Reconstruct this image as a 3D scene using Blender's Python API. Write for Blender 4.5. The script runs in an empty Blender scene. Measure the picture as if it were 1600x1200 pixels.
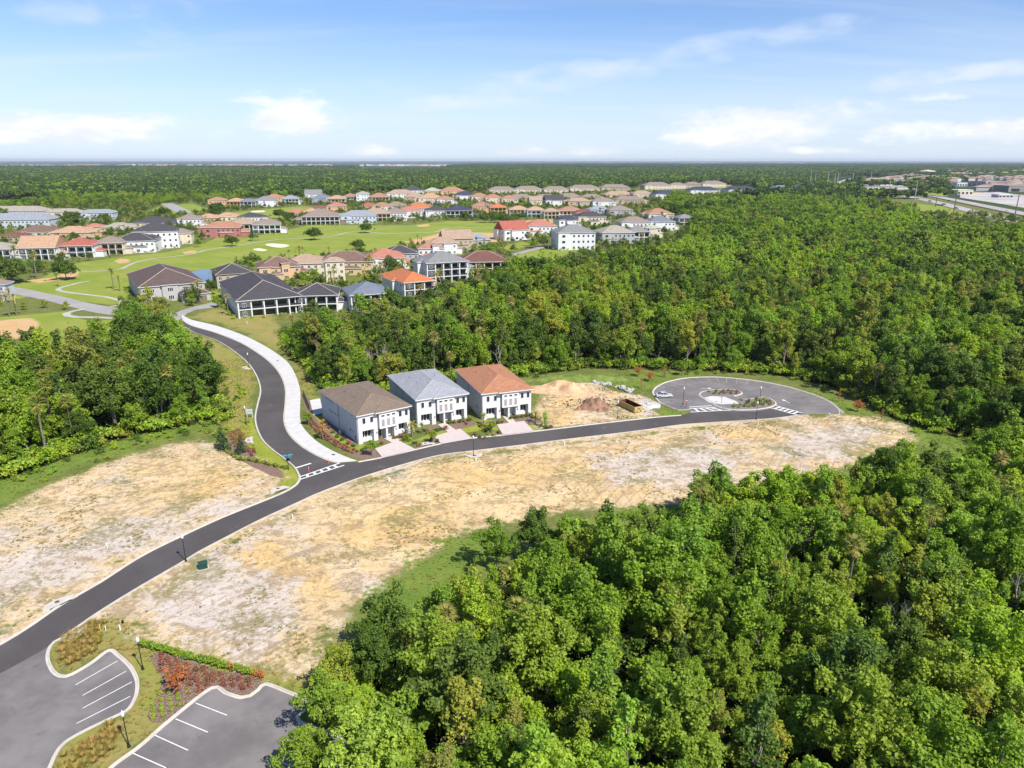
import bpy, bmesh, math, random
import numpy as np
from mathutils import Vector, Matrix
from mathutils.geometry import tessellate_polygon

random.seed(11)
rs = np.random.RandomState(5)
R = math.radians
SC = bpy.context.scene
COL = SC.collection

# ---------------------------------------------------------------- camera
FPX, CAMH = 1111.0, 62.0
PITCH = math.atan((600 - 251) / FPX)
cd = bpy.data.cameras.new('camera')
cd.sensor_width = 36.0
cd.lens = 36.0 * FPX / 1600.0
cd.clip_start = 0.5
cd.clip_end = 80000
cam = bpy.data.objects.new('camera', cd)
cam.location = (0, 0, CAMH)
cam.rotation_euler = (math.pi / 2 - PITCH, 0, 0)
COL.objects.link(cam)
SC.camera = cam

# ---------------------------------------------------------------- world
SUN_EL, SUN_AZ = R(50), R(137)          # azimuth clockwise from +Y
W = bpy.data.worlds.new('World')
SC.world = W
W.use_nodes = True
nt = W.node_tree
for n in list(nt.nodes):
    nt.nodes.remove(n)


class NT:
    """tiny helper to write node trees"""
    def __init__(s, tree):
        s.t = tree

    def n(s, typ, **kw):
        nd = s.t.nodes.new(typ)
        for k, v in kw.items():
            if k == 'i':
                for kk, vv in v.items():
                    if isinstance(vv, bpy.types.NodeSocket):
                        s.t.links.new(vv, nd.inputs[kk])
                    else:
                        nd.inputs[kk].default_value = vv
            else:
                setattr(nd, k, v)
        return nd

    def m(s, op, a, b=0.0, c=0.0, clamp=False):
        nd = s.t.nodes.new('ShaderNodeMath')
        nd.operation = op
        nd.use_clamp = clamp
        for k, v in enumerate((a, b, c)):
            if isinstance(v, bpy.types.NodeSocket):
                s.t.links.new(v, nd.inputs[k])
            else:
                nd.inputs[k].default_value = v
        return nd.outputs[0]

    def mix(s, f, a, b, blend='MIX'):
        nd = s.t.nodes.new('ShaderNodeMix')
        nd.data_type = 'RGBA'
        nd.blend_type = blend
        nd.clamp_factor = True
        for k, v in ((0, f), (6, a), (7, b)):
            if isinstance(v, bpy.types.NodeSocket):
                s.t.links.new(v, nd.inputs[k])
            elif k == 0:
                nd.inputs[k].default_value = v
            else:
                nd.inputs[k].default_value = (*v, 1) if len(v) == 3 else v
        return nd.outputs[2]

    def noise(s, vec, scale, detail=4, rough=0.55, lac=2.0, dist=0.0):
        nd = s.t.nodes.new('ShaderNodeTexNoise')
        if vec is not None:
            s.t.links.new(vec, nd.inputs['Vector'])
        nd.inputs['Scale'].default_value = scale
        nd.inputs['Detail'].default_value = detail
        nd.inputs['Roughness'].default_value = rough
        nd.inputs['Lacunarity'].default_value = lac
        nd.inputs['Distortion'].default_value = dist
        return nd.outputs['Fac']

    def step(s, x, lo, hi):
        nd = s.t.nodes.new('ShaderNodeMapRange')
        nd.interpolation_type = 'SMOOTHSTEP'
        s.t.links.new(x, nd.inputs[0])
        nd.inputs[1].default_value = lo
        nd.inputs[2].default_value = hi
        return nd.outputs[0]


w = NT(nt)
sky = w.n('ShaderNodeTexSky', sky_type='NISHITA', sun_disc=False, sun_elevation=SUN_EL,
          sun_rotation=SUN_AZ, altitude=60, air_density=1.0, dust_density=0.3, ozone_density=2.2)
tc = w.n('ShaderNodeTexCoord')
sep = w.n('ShaderNodeSeparateXYZ')
nt.links.new(tc.outputs['Generated'], sep.inputs[0])
az = w.m('ARCTAN2', sep.outputs[0], sep.outputs[1])        # radians, 0 = +Y, + = right
el = w.m('ARCSINE', sep.outputs[2])
uv = w.n('ShaderNodeCombineXYZ', i={0: az, 1: w.m('MULTIPLY', el, 2.6), 2: sep.outputs[1]}).outputs[0]


def sky_dir(px, py):
    u, v = (px - 800) / FPX, (600 - py) / FPX
    d = Vector((u, math.cos(PITCH) + v * math.sin(PITCH), v * math.cos(PITCH) - math.sin(PITCH))).normalized()
    return math.atan2(d.x, d.y), math.asin(d.z)


def blob(px, py, wx, wy):
    a, e = sky_dir(px, py)
    dx = w.m('DIVIDE', w.m('SUBTRACT', az, a), wx / FPX)
    dy = w.m('DIVIDE', w.m('SUBTRACT', el, e), wy / FPX)
    # flat-bottomed: squash below centre
    dy = w.m('MULTIPLY', dy, w.m('ADD', 1.0, w.m('MULTIPLY', w.m('LESS_THAN', dy, 0.0), 0.9)))
    r2 = w.m('ADD', w.m('MULTIPLY', dx, dx), w.m('MULTIPLY', dy, dy))
    return w.m('SUBTRACT', 1.0, r2)


cum = None
for b in ((150, 206, 190, 40), (240, 190, 80, 26), (455, 185, 120, 50), (380, 158, 60, 16), (1190, 205, 210, 44), (1290, 178, 110, 34),
          (1425, 218, 110, 30), (1560, 208, 110, 32), (1475, 152, 60, 12), (590, 238, 70, 15), (800, 239, 80, 12),
          (925, 238, 60, 12), (1070, 216, 90, 22), (20, 210, 80, 26), (1290, 236, 70, 11), (1900, 200, 160, 40), (-300, 195, 180, 44)):
    v = blob(*b)
    cum = v if cum is None else w.m('MAXIMUM', cum, v)
cum = w.m('MAXIMUM', cum, -0.6)
nz = w.noise(uv, 9.0, 9, 0.62)
nzf = w.noise(uv, 26.0, 6, 0.62)
shape = w.m('ADD', cum, w.m('MULTIPLY', w.m('SUBTRACT', nz, 0.55), 3.4))
shape = w.m('ADD', shape, w.m('MULTIPLY', w.m('SUBTRACT', nzf, 0.5), 1.0))
dens = w.step(shape, 0.22, 1.15)
# the same low cloud band continues all round the horizon, sparse
band = w.m('MULTIPLY', w.step(el, 0.01, 0.03), w.m('SUBTRACT', 1.0, w.step(el, 0.06, 0.11)))
gen = w.m('MULTIPLY', w.step(w.noise(uv, 4.0, 8, 0.6), 0.56, 0.75), band)
dens = w.m('MAXIMUM', dens, w.m('MULTIPLY', gen, 0.7))
# high cirrus drawn out in streaks on a plane overhead
inv = w.m('DIVIDE', 1.0, w.m('ADD', w.m('MAXIMUM', sep.outputs[2], 0.0), 0.10))
pl = w.n('ShaderNodeCombineXYZ', i={0: w.m('MULTIPLY', sep.outputs[0], inv), 1: w.m('MULTIPLY', sep.outputs[1], inv), 2: 0.0}).outputs[0]
mp = w.n('ShaderNodeMapping', i={'Vector': pl, 'Rotation': (0, 0, R(-16)), 'Scale': (0.22, 1.1, 1)}).outputs[0]
cir = w.m('MULTIPLY', w.step(w.noise(mp, 1.25, 7, 0.6, dist=0.35), 0.42, 0.80), 0.36)


def streak(x0, y0, x1, y1, wd, amt):
    a0, e0 = sky_dir(x0, y0)
    a1, e1 = sky_dir(x1, y1)
    L = math.hypot(a1 - a0, e1 - e0)
    cx, sx = (a1 - a0) / L, (e1 - e0) / L
    da, de = w.m('SUBTRACT', az, (a0 + a1) / 2), w.m('SUBTRACT', el, (e0 + e1) / 2)
    u_ = w.m('DIVIDE', w.m('ADD', w.m('MULTIPLY', da, cx), w.m('MULTIPLY', de, sx)), L / 2)
    v_ = w.m('DIVIDE', w.m('SUBTRACT', w.m('MULTIPLY', de, cx), w.m('MULTIPLY', da, sx)), wd / FPX)
    v_ = w.m('ADD', v_, w.m('MULTIPLY', w.m('SUBTRACT', w.noise(uv, 5, 5), 0.5), 2.4))
    r2 = w.m('ADD', w.m('POWER', w.m('ABSOLUTE', u_), 4.0), w.m('MULTIPLY', v_, v_))
    f = w.step(w.m('SUBTRACT', 1.0, r2), 0.0, 1.0)
    return w.m('MULTIPLY', w.m('MULTIPLY', f, w.step(w.noise(uv, 14, 6), 0.25, 0.75)), amt)


for sarg in ((700, 135, 1060, 95, 24, .65), (960, 100, 1420, 15, 22, .5), (1340, 140, 1640, 100, 15, .75), (600, 165, 860, 152, 14, .55),
             (0, 15, 330, 5, 18, .4), (180, 45, 340, 50, 16, .35), (1000, 172, 1200, 170, 12, .4)):
    cir = w.m('MAXIMUM', cir, streak(*sarg))
skyc = sky.outputs[0]
skyc = w.mix(1.0, skyc, (0.76, 0.885, 1.14), 'MULTIPLY')
lowhaze = w.m('MULTIPLY', w.m('SUBTRACT', 1.0, w.step(el, -0.02, 0.19)), 0.74)
skyc = w.mix(lowhaze, skyc, (5.7, 6.6, 7.9))
skyc = w.mix(cir, skyc, (6.6, 7.0, 7.7))
skyc = w.mix(dens, skyc, w.mix(w.step(w.noise(uv, 16, 7, .65), .35, .65), (6.6, 6.8, 7.3), (8.0, 8.1, 8.3)))
bg = w.n('ShaderNodeBackground', i={'Color': skyc, 'Strength': 0.085})
out = w.n('ShaderNodeOutputWorld')
nt.links.new(bg.outputs[0], out.inputs[0])

sl = bpy.data.lights.new('sun', 'SUN')
sl.energy = 4.6
sl.angle = R(0.53)
sl.color = (1.0, 0.955, 0.88)
sun = bpy.data.objects.new('sun', sl)
sd = Vector((math.sin(SUN_AZ) * math.cos(SUN_EL), math.cos(SUN_AZ) * math.cos(SUN_EL), math.sin(SUN_EL)))
sun.rotation_euler = sd.to_track_quat('Z', 'Y').to_euler()
COL.objects.link(sun)

vs = SC.view_settings
vs.view_transform = 'Standard'
vs.look = 'None'
vs.exposure = 0.70
vs.gamma = 1.0
SC.display_settings.display_device = 'sRGB'
SC.cycles.max_bounces = 6
SC.cycles.diffuse_bounces = 3
SC.cycles.glossy_bounces = 2
SC.cycles.transmission_bounces = 3
SC.cycles.transparent_max_bounces = 4
SC.cycles.volume_bounces = 0
HAZE = 0.000036
KA = 0.83          # exposed for the foliage: mineral surfaces sit a little lower


# ---------------------------------------------------------------- mapping from the survey (photo pixels -> ground metres)
def g(px, py, z=0.0):
    u, v = (px - 800) / FPX, (600 - py) / FPX
    d = Vector((u, math.cos(PITCH) + v * math.sin(PITCH), v * math.cos(PITCH) - math.sin(PITCH)))
    t = (z - CAMH) / d.z
    return Vector((d.x * t, d.y * t, z))


def gz(zx, zy, s, x, y):
    """pixel read in an enlargement that starts at (zx, zy) with scale s"""
    return g(zx + x / s, zy + y / s)


def px_of(x, y, z=0.0):
    zc = y * math.cos(PITCH) - (z - CAMH) * math.sin(PITCH)
    yc = y * math.sin(PITCH) + (z - CAMH) * math.cos(PITCH)
    return 800 + FPX * x / zc, 600 - FPX * yc / zc, zc


# ---------------------------------------------------------------- materials
MATS = {}


def nodes(name):
    m = bpy.data.materials.new(name)
    m.use_nodes = True
    t = NT(m.node_tree)
    return m, t, m.node_tree.nodes['Principled BSDF']


def mat(name, col, rough=0.8, var=0.12, scale=1.5, spec=0.3, metal=0.0, bump=0.0, bscale=None, dirt=None):
    """plain surface with a little uneven colour and relief of its own"""
    if name in MATS:
        return MATS[name]
    m, t, b = nodes(name)
    pos = t.n('ShaderNodeNewGeometry').outputs['Position']
    f = t.noise(pos, scale, 5, 0.6)
    col = tuple(c * KA for c in col)
    lo = tuple(c * (1 - var) for c in col)
    hi = tuple(min(1, c * (1 + var)) for c in col)
    c = t.mix(t.step(f, 0.3, 0.7), lo, hi)
    if dirt:
        f2 = t.noise(pos, scale * 0.35, 6, 0.65)
        c = t.mix(t.m('MULTIPLY', t.step(f2, 0.52, 0.72), dirt[3]), c, tuple(q * KA for q in dirt[:3]))
    m.node_tree.links.new(c, b.inputs['Base Color'])
    b.inputs['Roughness'].default_value = rough
    b.inputs['Specular IOR Level'].default_value = spec
    b.inputs['Metallic'].default_value = metal
    if bump:
        bm_ = t.n('ShaderNodeBump', i={'Strength': 0.6, 'Distance': bump, 'Height': t.noise(pos, bscale or scale * 6, 4)})
        m.node_tree.links.new(bm_.outputs[0], b.inputs['Normal'])
    MATS[name] = m
    return m


# ---------------------------------------------------------------- mesh helpers
def fast_mesh(name, verts, faces, mats=(), mi=None, smooth=False, attrs=None):
    """faces: (n,k) int array, k = 3 or 4"""
    verts = np.asarray(verts, dtype=np.float32)
    faces = np.asarray(faces, dtype=np.int32)
    me = bpy.data.meshes.new(name)
    n, k = faces.shape
    me.vertices.add(len(verts))
    me.vertices.foreach_set('co', verts.ravel())
    me.loops.add(n * k)
    me.loops.foreach_set('vertex_index', faces.ravel())
    me.polygons.add(n)
    me.polygons.foreach_set('loop_start', np.arange(0, n * k, k, dtype=np.int32))
    me.polygons.foreach_set('loop_total', np.full(n, k, dtype=np.int32))
    if mi is not None:
        me.polygons.foreach_set('material_index', np.asarray(mi, dtype=np.int32))
    if smooth:
        me.polygons.foreach_set('use_smooth', np.ones(n, dtype=bool))
    for m in mats:
        me.materials.append(m)
    for k2, arr in (attrs or {}).items():
        arr = np.asarray(arr, dtype=np.float32)
        if arr.ndim == 1:
            a = me.attributes.new(k2, 'FLOAT', 'POINT')
            a.data.foreach_set('value', arr)
        else:
            a = me.attributes.new(k2, 'FLOAT_COLOR', 'POINT')
            a.data.foreach_set('color', arr.ravel())
    me.update(calc_edges=True)
    return me


def props(o, label=None, cat=None, group=None, kind=None):
    if label:
        o['label'] = label
    if cat:
        o['category'] = cat
    if group:
        o['group'] = group
    if kind:
        o['kind'] = kind
    return o


def obj(name, me, parent=None, loc=None, rz=0.0, **kw):
    o = bpy.data.objects.new(name, me)
    COL.objects.link(o)
    if parent is not None:
        o.parent = parent
    if loc is not None:
        o.location = loc
    if rz:
        o.rotation_euler = (0, 0, rz)
    return props(o, **kw)


def empty(name, loc, rz=0.0, sc=None, **kw):
    o = obj(name, None, None, loc, rz, **kw)
    o.empty_display_size = 0.5
    if sc:
        o.scale = (sc,) * 3 if not isinstance(sc, tuple) else sc
    return o


def copy_tree(o, parent=None):
    c = o.copy()
    COL.objects.link(c)
    c.parent = parent
    for ch in [x for x in o.children]:
        copy_tree(ch, c)
    return c


class MB:
    """collects shapes of one part"""
    def __init__(s):
        s.v, s.f, s.mi = [], [], []

    def quad(s, *p, m=0):
        b = len(s.v)
        s.v += [tuple(x) for x in p]
        s.f.append(tuple(range(b, b + len(p))))
        s.mi.append(m)

    def box(s, x0, y0, z0, x1, y1, z1, m=0):
        b = len(s.v)
        s.v += [(x0, y0, z0), (x1, y0, z0), (x1, y1, z0), (x0, y1, z0), (x0, y0, z1), (x1, y0, z1), (x1, y1, z1), (x0, y1, z1)]
        for f in ((0, 3, 2, 1), (4, 5, 6, 7), (0, 1, 5, 4), (1, 2, 6, 5), (2, 3, 7, 6), (3, 0, 4, 7)):
            s.f.append(tuple(b + i for i in f))
            s.mi.append(m)

    def tube(s, pts, rad, n=6, m=0, cap=True):
        pts = [Vector(p) for p in pts]
        rings = []
        for i, p in enumerate(pts):
            d = (pts[min(i + 1, len(pts) - 1)] - pts[max(i - 1, 0)]).normalized()
            a = d.cross(Vector((0, 0, 1)) if abs(d.z) < 0.9 else Vector((1, 0, 0))).normalized()
            b_ = d.cross(a)
            r = rad[i] if hasattr(rad, '__len__') else rad
            rings.append(len(s.v))
            for k in range(n):
                t = 2 * math.pi * k / n
                s.v.append(tuple(p + a * math.cos(t) * r + b_ * math.sin(t) * r))
        for i in range(len(rings) - 1):
            for k in range(n):
                k2 = (k + 1) % n
                s.f.append((rings[i] + k, rings[i] + k2, rings[i + 1] + k2, rings[i + 1] + k))
                s.mi.append(m)
        if cap:
            s.f.append(tuple(rings[0] + k for k in range(n)))
            s.f.append(tuple(rings[-1] + k for k in reversed(range(n))))
            s.mi += [m, m]

    def lathe(s, prof, n=10, m=0, c=(0, 0, 0)):
        rings = []
        for r, z in prof:
            rings.append(len(s.v))
            for k in range(n):
                t = 2 * math.pi * k / n
                s.v.append((c[0] + r * math.cos(t), c[1] + r * math.sin(t), c[2] + z))
        for i in range(len(rings) - 1):
            for k in range(n):
                k2 = (k + 1) % n
                s.f.append((rings[i] + k, rings[i] + k2, rings[i + 1] + k2, rings[i + 1] + k))
                s.mi.append(m)
        s.f.append(tuple(rings[0] + k for k in reversed(range(n))))
        s.f.append(tuple(rings[-1] + k for k in range(n)))
        s.mi += [m, m]

    def mesh(s, name, mats, smooth=False):
        me = bpy.data.meshes.new(name)
        me.from_pydata(s.v, [], s.f)
        for m in (mats if isinstance(mats, (list, tuple)) else [mats]):
            me.materials.append(m)
        if any(s.mi):
            me.polygons.foreach_set('material_index', s.mi)
        if smooth:
            me.polygons.foreach_set('use_smooth', [True] * len(me.polygons))
        me.update()
        return me

    def build(s, name, mats, parent=None, loc=None, rz=0.0, smooth=False, **kw):
        return obj(name, s.mesh(name, mats, smooth), parent, loc, rz, **kw)


def spline(pts, step=1.5, closed=False):
    """Catmull-Rom through 2-D ground points, resampled"""
    P_ = [Vector((p[0], p[1])) for p in pts]
    if closed:
        P_ = [P_[-1]] + P_ + [P_[0], P_[1]]
    else:
        P_ = [P_[0] * 2 - P_[1]] + P_ + [P_[-1] * 2 - P_[-2]]
    outp = []
    for i in range(1, len(P_) - 2):
        a, b, c, d = P_[i - 1:i + 3]
        n = max(1, int((c - b).length / step))
        for k in range(n):
            t = k / n
            outp.append(0.5 * ((2 * b) + (c - a) * t + (2 * a - 5 * b + 4 * c - d) * t * t + (3 * b - a - 3 * c + d) * t ** 3))
    if not closed:
        outp.append(P_[-2])
    return outp


def sheet(name, pts, z, m, **kw):
    poly = [Vector((p[0], p[1], 0)) for p in pts]
    tris = tessellate_polygon([poly])
    ts = []
    for t in tris:
        a, b, c = (poly[i] for i in t)
        ts.append(t if (b - a).cross(c - a).z > 0 else (t[0], t[2], t[1]))
    me = bpy.data.meshes.new(name)
    me.from_pydata([(p.x, p.y, z) for p in poly], [], ts)
    me.materials.append(m)
    me.update()
    return obj(name, me, **kw)


def ribbon_v(mb, pts, prof, m=0, closed=False):
    """sweep a profile [(offset to the left, z)...] along a 2-D line"""
    n = len(pts)
    base = len(mb.v)
    for i, p in enumerate(pts):
        a = pts[i - 1] if (i or closed) else p
        b = pts[(i + 1) % n] if (i < n - 1 or closed) else p
        d = (b - a)
        d = d.normalized() if d.length > 1e-6 else Vector((1, 0))
        nn = Vector((-d.y, d.x))
        for o_, z in prof:
            q = p + nn * o_
            mb.v.append((q.x, q.y, z))
    k = len(prof)
    for i in range(n if closed else n - 1):
        j = (i + 1) % n
        for q in range(k - 1):
            mb.f.append((base + i * k + q, base + i * k + q + 1, base + j * k + q + 1, base + j * k + q)[::-1])
            mb.mi.append(m)
# ================================================================ outlines read off the photograph (ground points)
def Z7(x, y):
    return gz(0, 900, 3.2, x, y)


def L(s):
    """'x,y x,y ...' photo pixels -> ground points"""
    return [g(*(float(v) for v in p.split(','))) for p in s.split()]


def TL(s, z=10.5):
    """the line of treetops read in the photograph, brought down to the ground below them"""
    res = []
    for p in s.split():
        v = g(*(float(q) for q in p.split(',')), z)
        res.append(Vector((v.x, v.y, 0)))
    return res


def L7(s):
    return [Z7(*(float(v) for v in p.split(','))) for p in s.split()]


# street running across the picture
st_n1 = L('-160,1092 12,1000 94,946 156,910 219,870 281,839 344,810 406,785 438,772')            # north edge, west of the junction
st_n2 = L('560,722 600,714.5 650,702.5 687,694 737,685 787,680 837,674 895,667 932,662.5 989,656 1026,652 1064,649')
st_s = L('97,997 156,956 219,917 281,881 312,862 344,845 406,813 469,784 500,770 562,747 625,727.5 687,711.5 750,703.5 812,696 875,688 1000,673 1064,664 1127,659.5 1181,656 1212,653.5 1251,648.5')
# curving side lane
ln_w = L('289,511 305,520 337,531 362,546 382,562 395,577 404,595 407,612 403,630 399,650 401,667 410,687 425,702 445,717 460,730 467,742')
ln_e = L('285,500 300,509 337,520 375,535 405,553 425,569 439,587 446,607 446,630 444,655 450,675 465,692 485,706 512,719 530,723.5')
wk_e = L('284,492 300,500 337,509 375,522 405,536 430,551 450,567 462,587 469,610 469,635 469,655 475,670 495,690 520,705 545,716 559,721')
corner_w = L('467,742 467.5,750 462,758 450,766 438,772')
# kerb round the western car park and its island
kb1 = L7('310,310 275,328 255,350 242,385 242,420 252,450 270,480 300,500 330,503 360,492 450,440 545,372 590,395 650,450 680,500 690,545 682,600 650,660 600,692 450,762 330,830 285,885 255,950 200,1080')
kb2 = L7('480,1030 570,945 700,850 850,720 1060,560 1130,585 1205,608 1250,600 1290,570 1330,540 1440,580 1540,620 1565,645 1520,680 1488,705 1500,730 1560,755 1700,800')
# turning circle with parking
lot_out = L('1077,640 1060,641 1049,637 1042,634 1032,630 1023,619.5 1020,612 1027.6,603.6 1042.5,597 1064,592 1089,589.7 1119,589.3 1149,591.4 1180.6,595 1212.5,600.4 1244,608 1276,618.4 1297.5,628 1312,640 1319,646')
isl = L('1096,620 1094,615.5 1100,611.5 1115,609 1140,608.6 1155,611 1159,615 1152,618 1147,619.5 1165,624 1195,620.5 1206,625 1212,631 1203,636.5 1180,640 1149,640.5 1125,636 1110,627')

pond_px = L('286,430 302,424 320,420.5 331,420 336,432 326,440 308,440')

# kerb of the light street by the neighbours
far_street = [
    L('-60,440 25,449 75,459 100,464 140,474 190,482 232,486 275,489 283,485 300,480 322,475 337,470 345,474 333,481 306,484 292,490 285,497 275,503 240,500 190,494 150,489 125,483 60,467 0,456 -60,450'),
]
far_walks = [
    (L('141,439.5 128,441 112,445 98,448.5 90,452 98,455.5 115,458 140,461 165,464 182,468 191,472 187,477 172,479'), 2.4),
    (L('132,483 115,486 103,490 106,494 120,495.5 150,496 180,497.5 205,499'), 3.0),
    (L('125,424 150,424 175,422.5 190,420 210,411 240,404 270,401 300,397 320,391.5 340,388'), 2.2),
    (L('340,388 370,384 400,379 440,374 480,372 520,369 545,363 570,361.5'), 2.4),
    (L('570,361.5 600,365 640,364 680,362.5 700,357 740,356 780,357 830,354 880,350'), 2.6),
    (L('0,350 60,345 130,340 180,337 240,336'), 5.0),
    (L('260,318 275,325 290,333'), 18.0),
    (L('795,400 830,391 855,385 880,383'), 6.5),
]
F_LOW = L('200,1420 480,1260 505,1150 530,1090 590,1045 660,1002 730,960 788,915 850,880 915,875 985,862 1050,846 1100,822 1150,806 1210,803 1290,790 1345,775 1420,760 1500,742 1600,730 1800,735 2300,900 2300,1900 200,1900')
F_MID = L('444,522 452,548 480,572 500,600 525,620 600,614 640,607 700,600 790,590 850,583 920,575 985,575 1060,578 1110,580 1160,582 1215,586 1262,596 1310,608 1350,625 1400,652 1450,672 1520,690 1600,705 1760,735 2100,800 2600,800 2100,420') + TL('1700,352 1300,345 1085,352 1060,370 1000,384 950,392 925,396 905,396 850,392 800,405 770,425 735,440 700,450 660,466 625,482 560,490 500,492 470,494')
F_LEFT = L('-250,800 0,752 60,728 150,700 220,678 300,664 332,655 342,640') + TL('342,590 334,565 318,545 296,522 276,500 250,478 205,474 150,505 100,527 50,537 -60,547 -300,550', 12)
F_NW = None
CLEAR_MID = L('800,478 812,452 850,440 868,448 850,470 815,490')

SAND1 = L('-200,860 0,800 60,765 120,740 200,712 290,690 340,692 380,705 420,725 440,742 436,760 406,778 281,832 156,902 94,938 0,995 -200,1110')
SAND2 = L('170,953 281,888 344,852 406,820 500,777 562,752 687,717 812,701 1000,680 1127,664 1251,652 1320,648 1372,653 1418,664 1440,680 1420,700 1370,716 1290,740 1200,752 1100,775 1060,790 980,797 930,790 860,800 800,815 740,835 700,860 660,885 620,915 560,945 505,990 490,1035 470,1052 440,1055 370,1040 300,1020 230,1000 215,985')
SAND3 = L('836,672 834,640 850,610 880,598 930,598 960,612 1000,618 1024,628 1040,645 1010,652 940,660 860,668')
LUSH = [
    (L('-250,850 0,790 60,760 110,735 200,706 280,680 345,668 345,650 300,655 220,670 150,690 60,720 0,740 -250,780'), 5),
    (L('560,950 610,905 650,875 700,845 745,830 770,835 760,905 700,955 620,1000'), 5),
    (L('930,845 940,806 1000,792 1070,790 1100,800 1040,835'), 4),
    (L('1380,716 1440,690 1420,664 1460,668 1520,688 1600,705 1600,735 1500,745'), 4),
    (L('1244,604 1290,614 1330,630 1372,648 1320,645 1290,625'), 2),
    (L('930,596 985,580 1062,582 1110,587 1064,590 1030,600 1017,613 1012,612 960,603'), 4),
    (L('1023,632 1045,641 1074,641 1070,650 1040,651 1018,640'), 1.5),
    (L('800,478 812,452 850,440 868,448 850,470 815,490'), 12),
    (L('840,600 850,586 900,584 985,586 930,594 880,596'), 4),
]
DRY = [
    (L('340,650 345,668 380,700 440,735 460,752 446,764 420,724 395,690 388,650 398,600 395,580 370,552 330,530 300,522 330,560 345,610'), 3),
    (L('300,496 330,483 420,490 450,520 470,560 495,590 490,620 470,600 462,570 430,545 380,518 337,503'), 6),
    (L7('330,300 480,200 640,170 690,230 790,300 920,350 1000,380 1300,470 1560,470 1560,620 1330,530 1200,600 1060,550 700,840 480,1030 200,1080 250,950 330,830 600,700 690,545 545,365 330,500 260,460 250,350'), 2.5),
    (L('490,1035 470,1052 440,1055 420,1070 480,1085 500,1100'), 3),
]
MULCH = [
    (L7('735,378 850,392 960,432 1100,475 1310,505 1300,560 1220,600 1060,552 950,640 850,715 800,740 735,720 760,640 800,560 815,520 770,450'), .7),
    (L('470,617 478,640 477,660 500,682 530,700 548,712 562,716 590,716 596,712 586,703 575,700 555,707 535,695 510,672 492,650 480,620'), .6),
    (L('557,700 500,662 508,656 562,690'), .6),
    (L('563,702 585,700 598,716 575,719 555,714'), .6), (L('590,688 624,678 640,684 606,692'), .6), (L('640,690 652,703 670,698 664,688'), .6),
    (L('660,668 690,662 702,670 676,678'), .6), (L('700,664 734,656 745,664 714,672'), .6), (L('668,684 684,684 692,694 680,697'), .6),
    (L('748,660 782,655 794,661 762,670'), .6), (L('797,655 836,650 850,660 812,663'), .6), (L('764,676 780,674 786,681 764,684'), .6), (L('745,684 758,680 764,687 748,691'), .6),
    (L('352,690 372,676 384,680 388,700 400,715 440,735 446,748 420,742 380,722 350,708'), 1),
    (L('1115,609.5 1140,609.5 1156,612 1150,617 1118,618 1105,615'), .5), (L('1150,621 1165,625 1195,622 1209,630 1200,635 1180,638.5 1149,639 1130,634 1165,632'), .5),
    (L('846,668 862,664 866,669 852,671'), .5),
]
LAWN = [
    (L('500,650 556,692 600,700 660,690 700,680 760,672 838,672 862,664 840,655 830,665 760,655 700,668 640,690 560,712 548,708 480,660 478,650'), 1.2),
    (L('395,650 398,668 408,688 440,716 462,735 466,750 450,764 436,758 440,740 400,712 382,690 372,668'), 1.5),
    (L('862,664 838,674 836,660 850,654'), 1.0),
]
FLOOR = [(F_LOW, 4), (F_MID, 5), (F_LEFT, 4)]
GOLF = [
    (L('-40,478 20,444 60,436 115,412 200,400 262,394 320,380 350,366 380,372 440,362 480,352 560,352 640,352 700,345 760,346 830,350 890,352 880,360 800,362 740,367 700,378 640,384 600,398 520,400 430,412 340,418 300,423 260,425 232,432 210,445 190,478 120,470 60,461'), 7),
    (L('-60,500 40,492 105,486 130,500 220,500 200,530 160,545 60,540 40,525 -60,520'), 5),
    (L('330,344 360,332 470,322 500,324 500,331 440,345 410,352 330,350'), 9),
    (L('228,333 250,322 300,318 330,328 300,336'), 9),
    (L('330,470 345,460 337,452 290,470'), 3),
    (L('798,420 805,395 870,386 905,388 880,400 850,412'), 7),
    (L('780,385 815,378 830,381 800,393'), 5),
    (L('985,352 1020,350 1025,358 990,362'), 8),
    (L('1430,318 1470,322 1505,332 1508,340 1440,334'), 9),
    (L('1435,298 1480,300 1480,307 1440,304'), 14),
]
WASTE = [
    (L('630,378 700,362 770,364 800,366 790,378 740,378 690,382 668,384'), 7),
    (L('40,438 110,431 100,437 60,442'), 4), (L('-40,508 20,498 50,497 62,505 55,520 20,532 -40,535'), 4),
    (L('178,407 190,403 204,406 200,410 185,412'), 2.2), (L('285,394 305,390 308,394 290,398'), 2.2),
    (L('800,346 860,342 880,347 820,352'), 7), (L('650,352 670,350 672,353 655,355'), 4),
    (L('80,437 100,425 125,423 120,432'), 4), (L('1030,288 1400,283 1400,288 1040,291'), 25),
    (L('1520,300 1590,305 1600,325 1530,312'), 20),
]
BUNK = [L('414,382 425,380.5 446,382 452,384 440,387 424,385.5'), L('396,389 405,388 418,391 412,392.5 398,391'), L('488,400 497,399.5 496,402 489,402'), L('393,330 410,329 414,331 396,332')]
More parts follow.
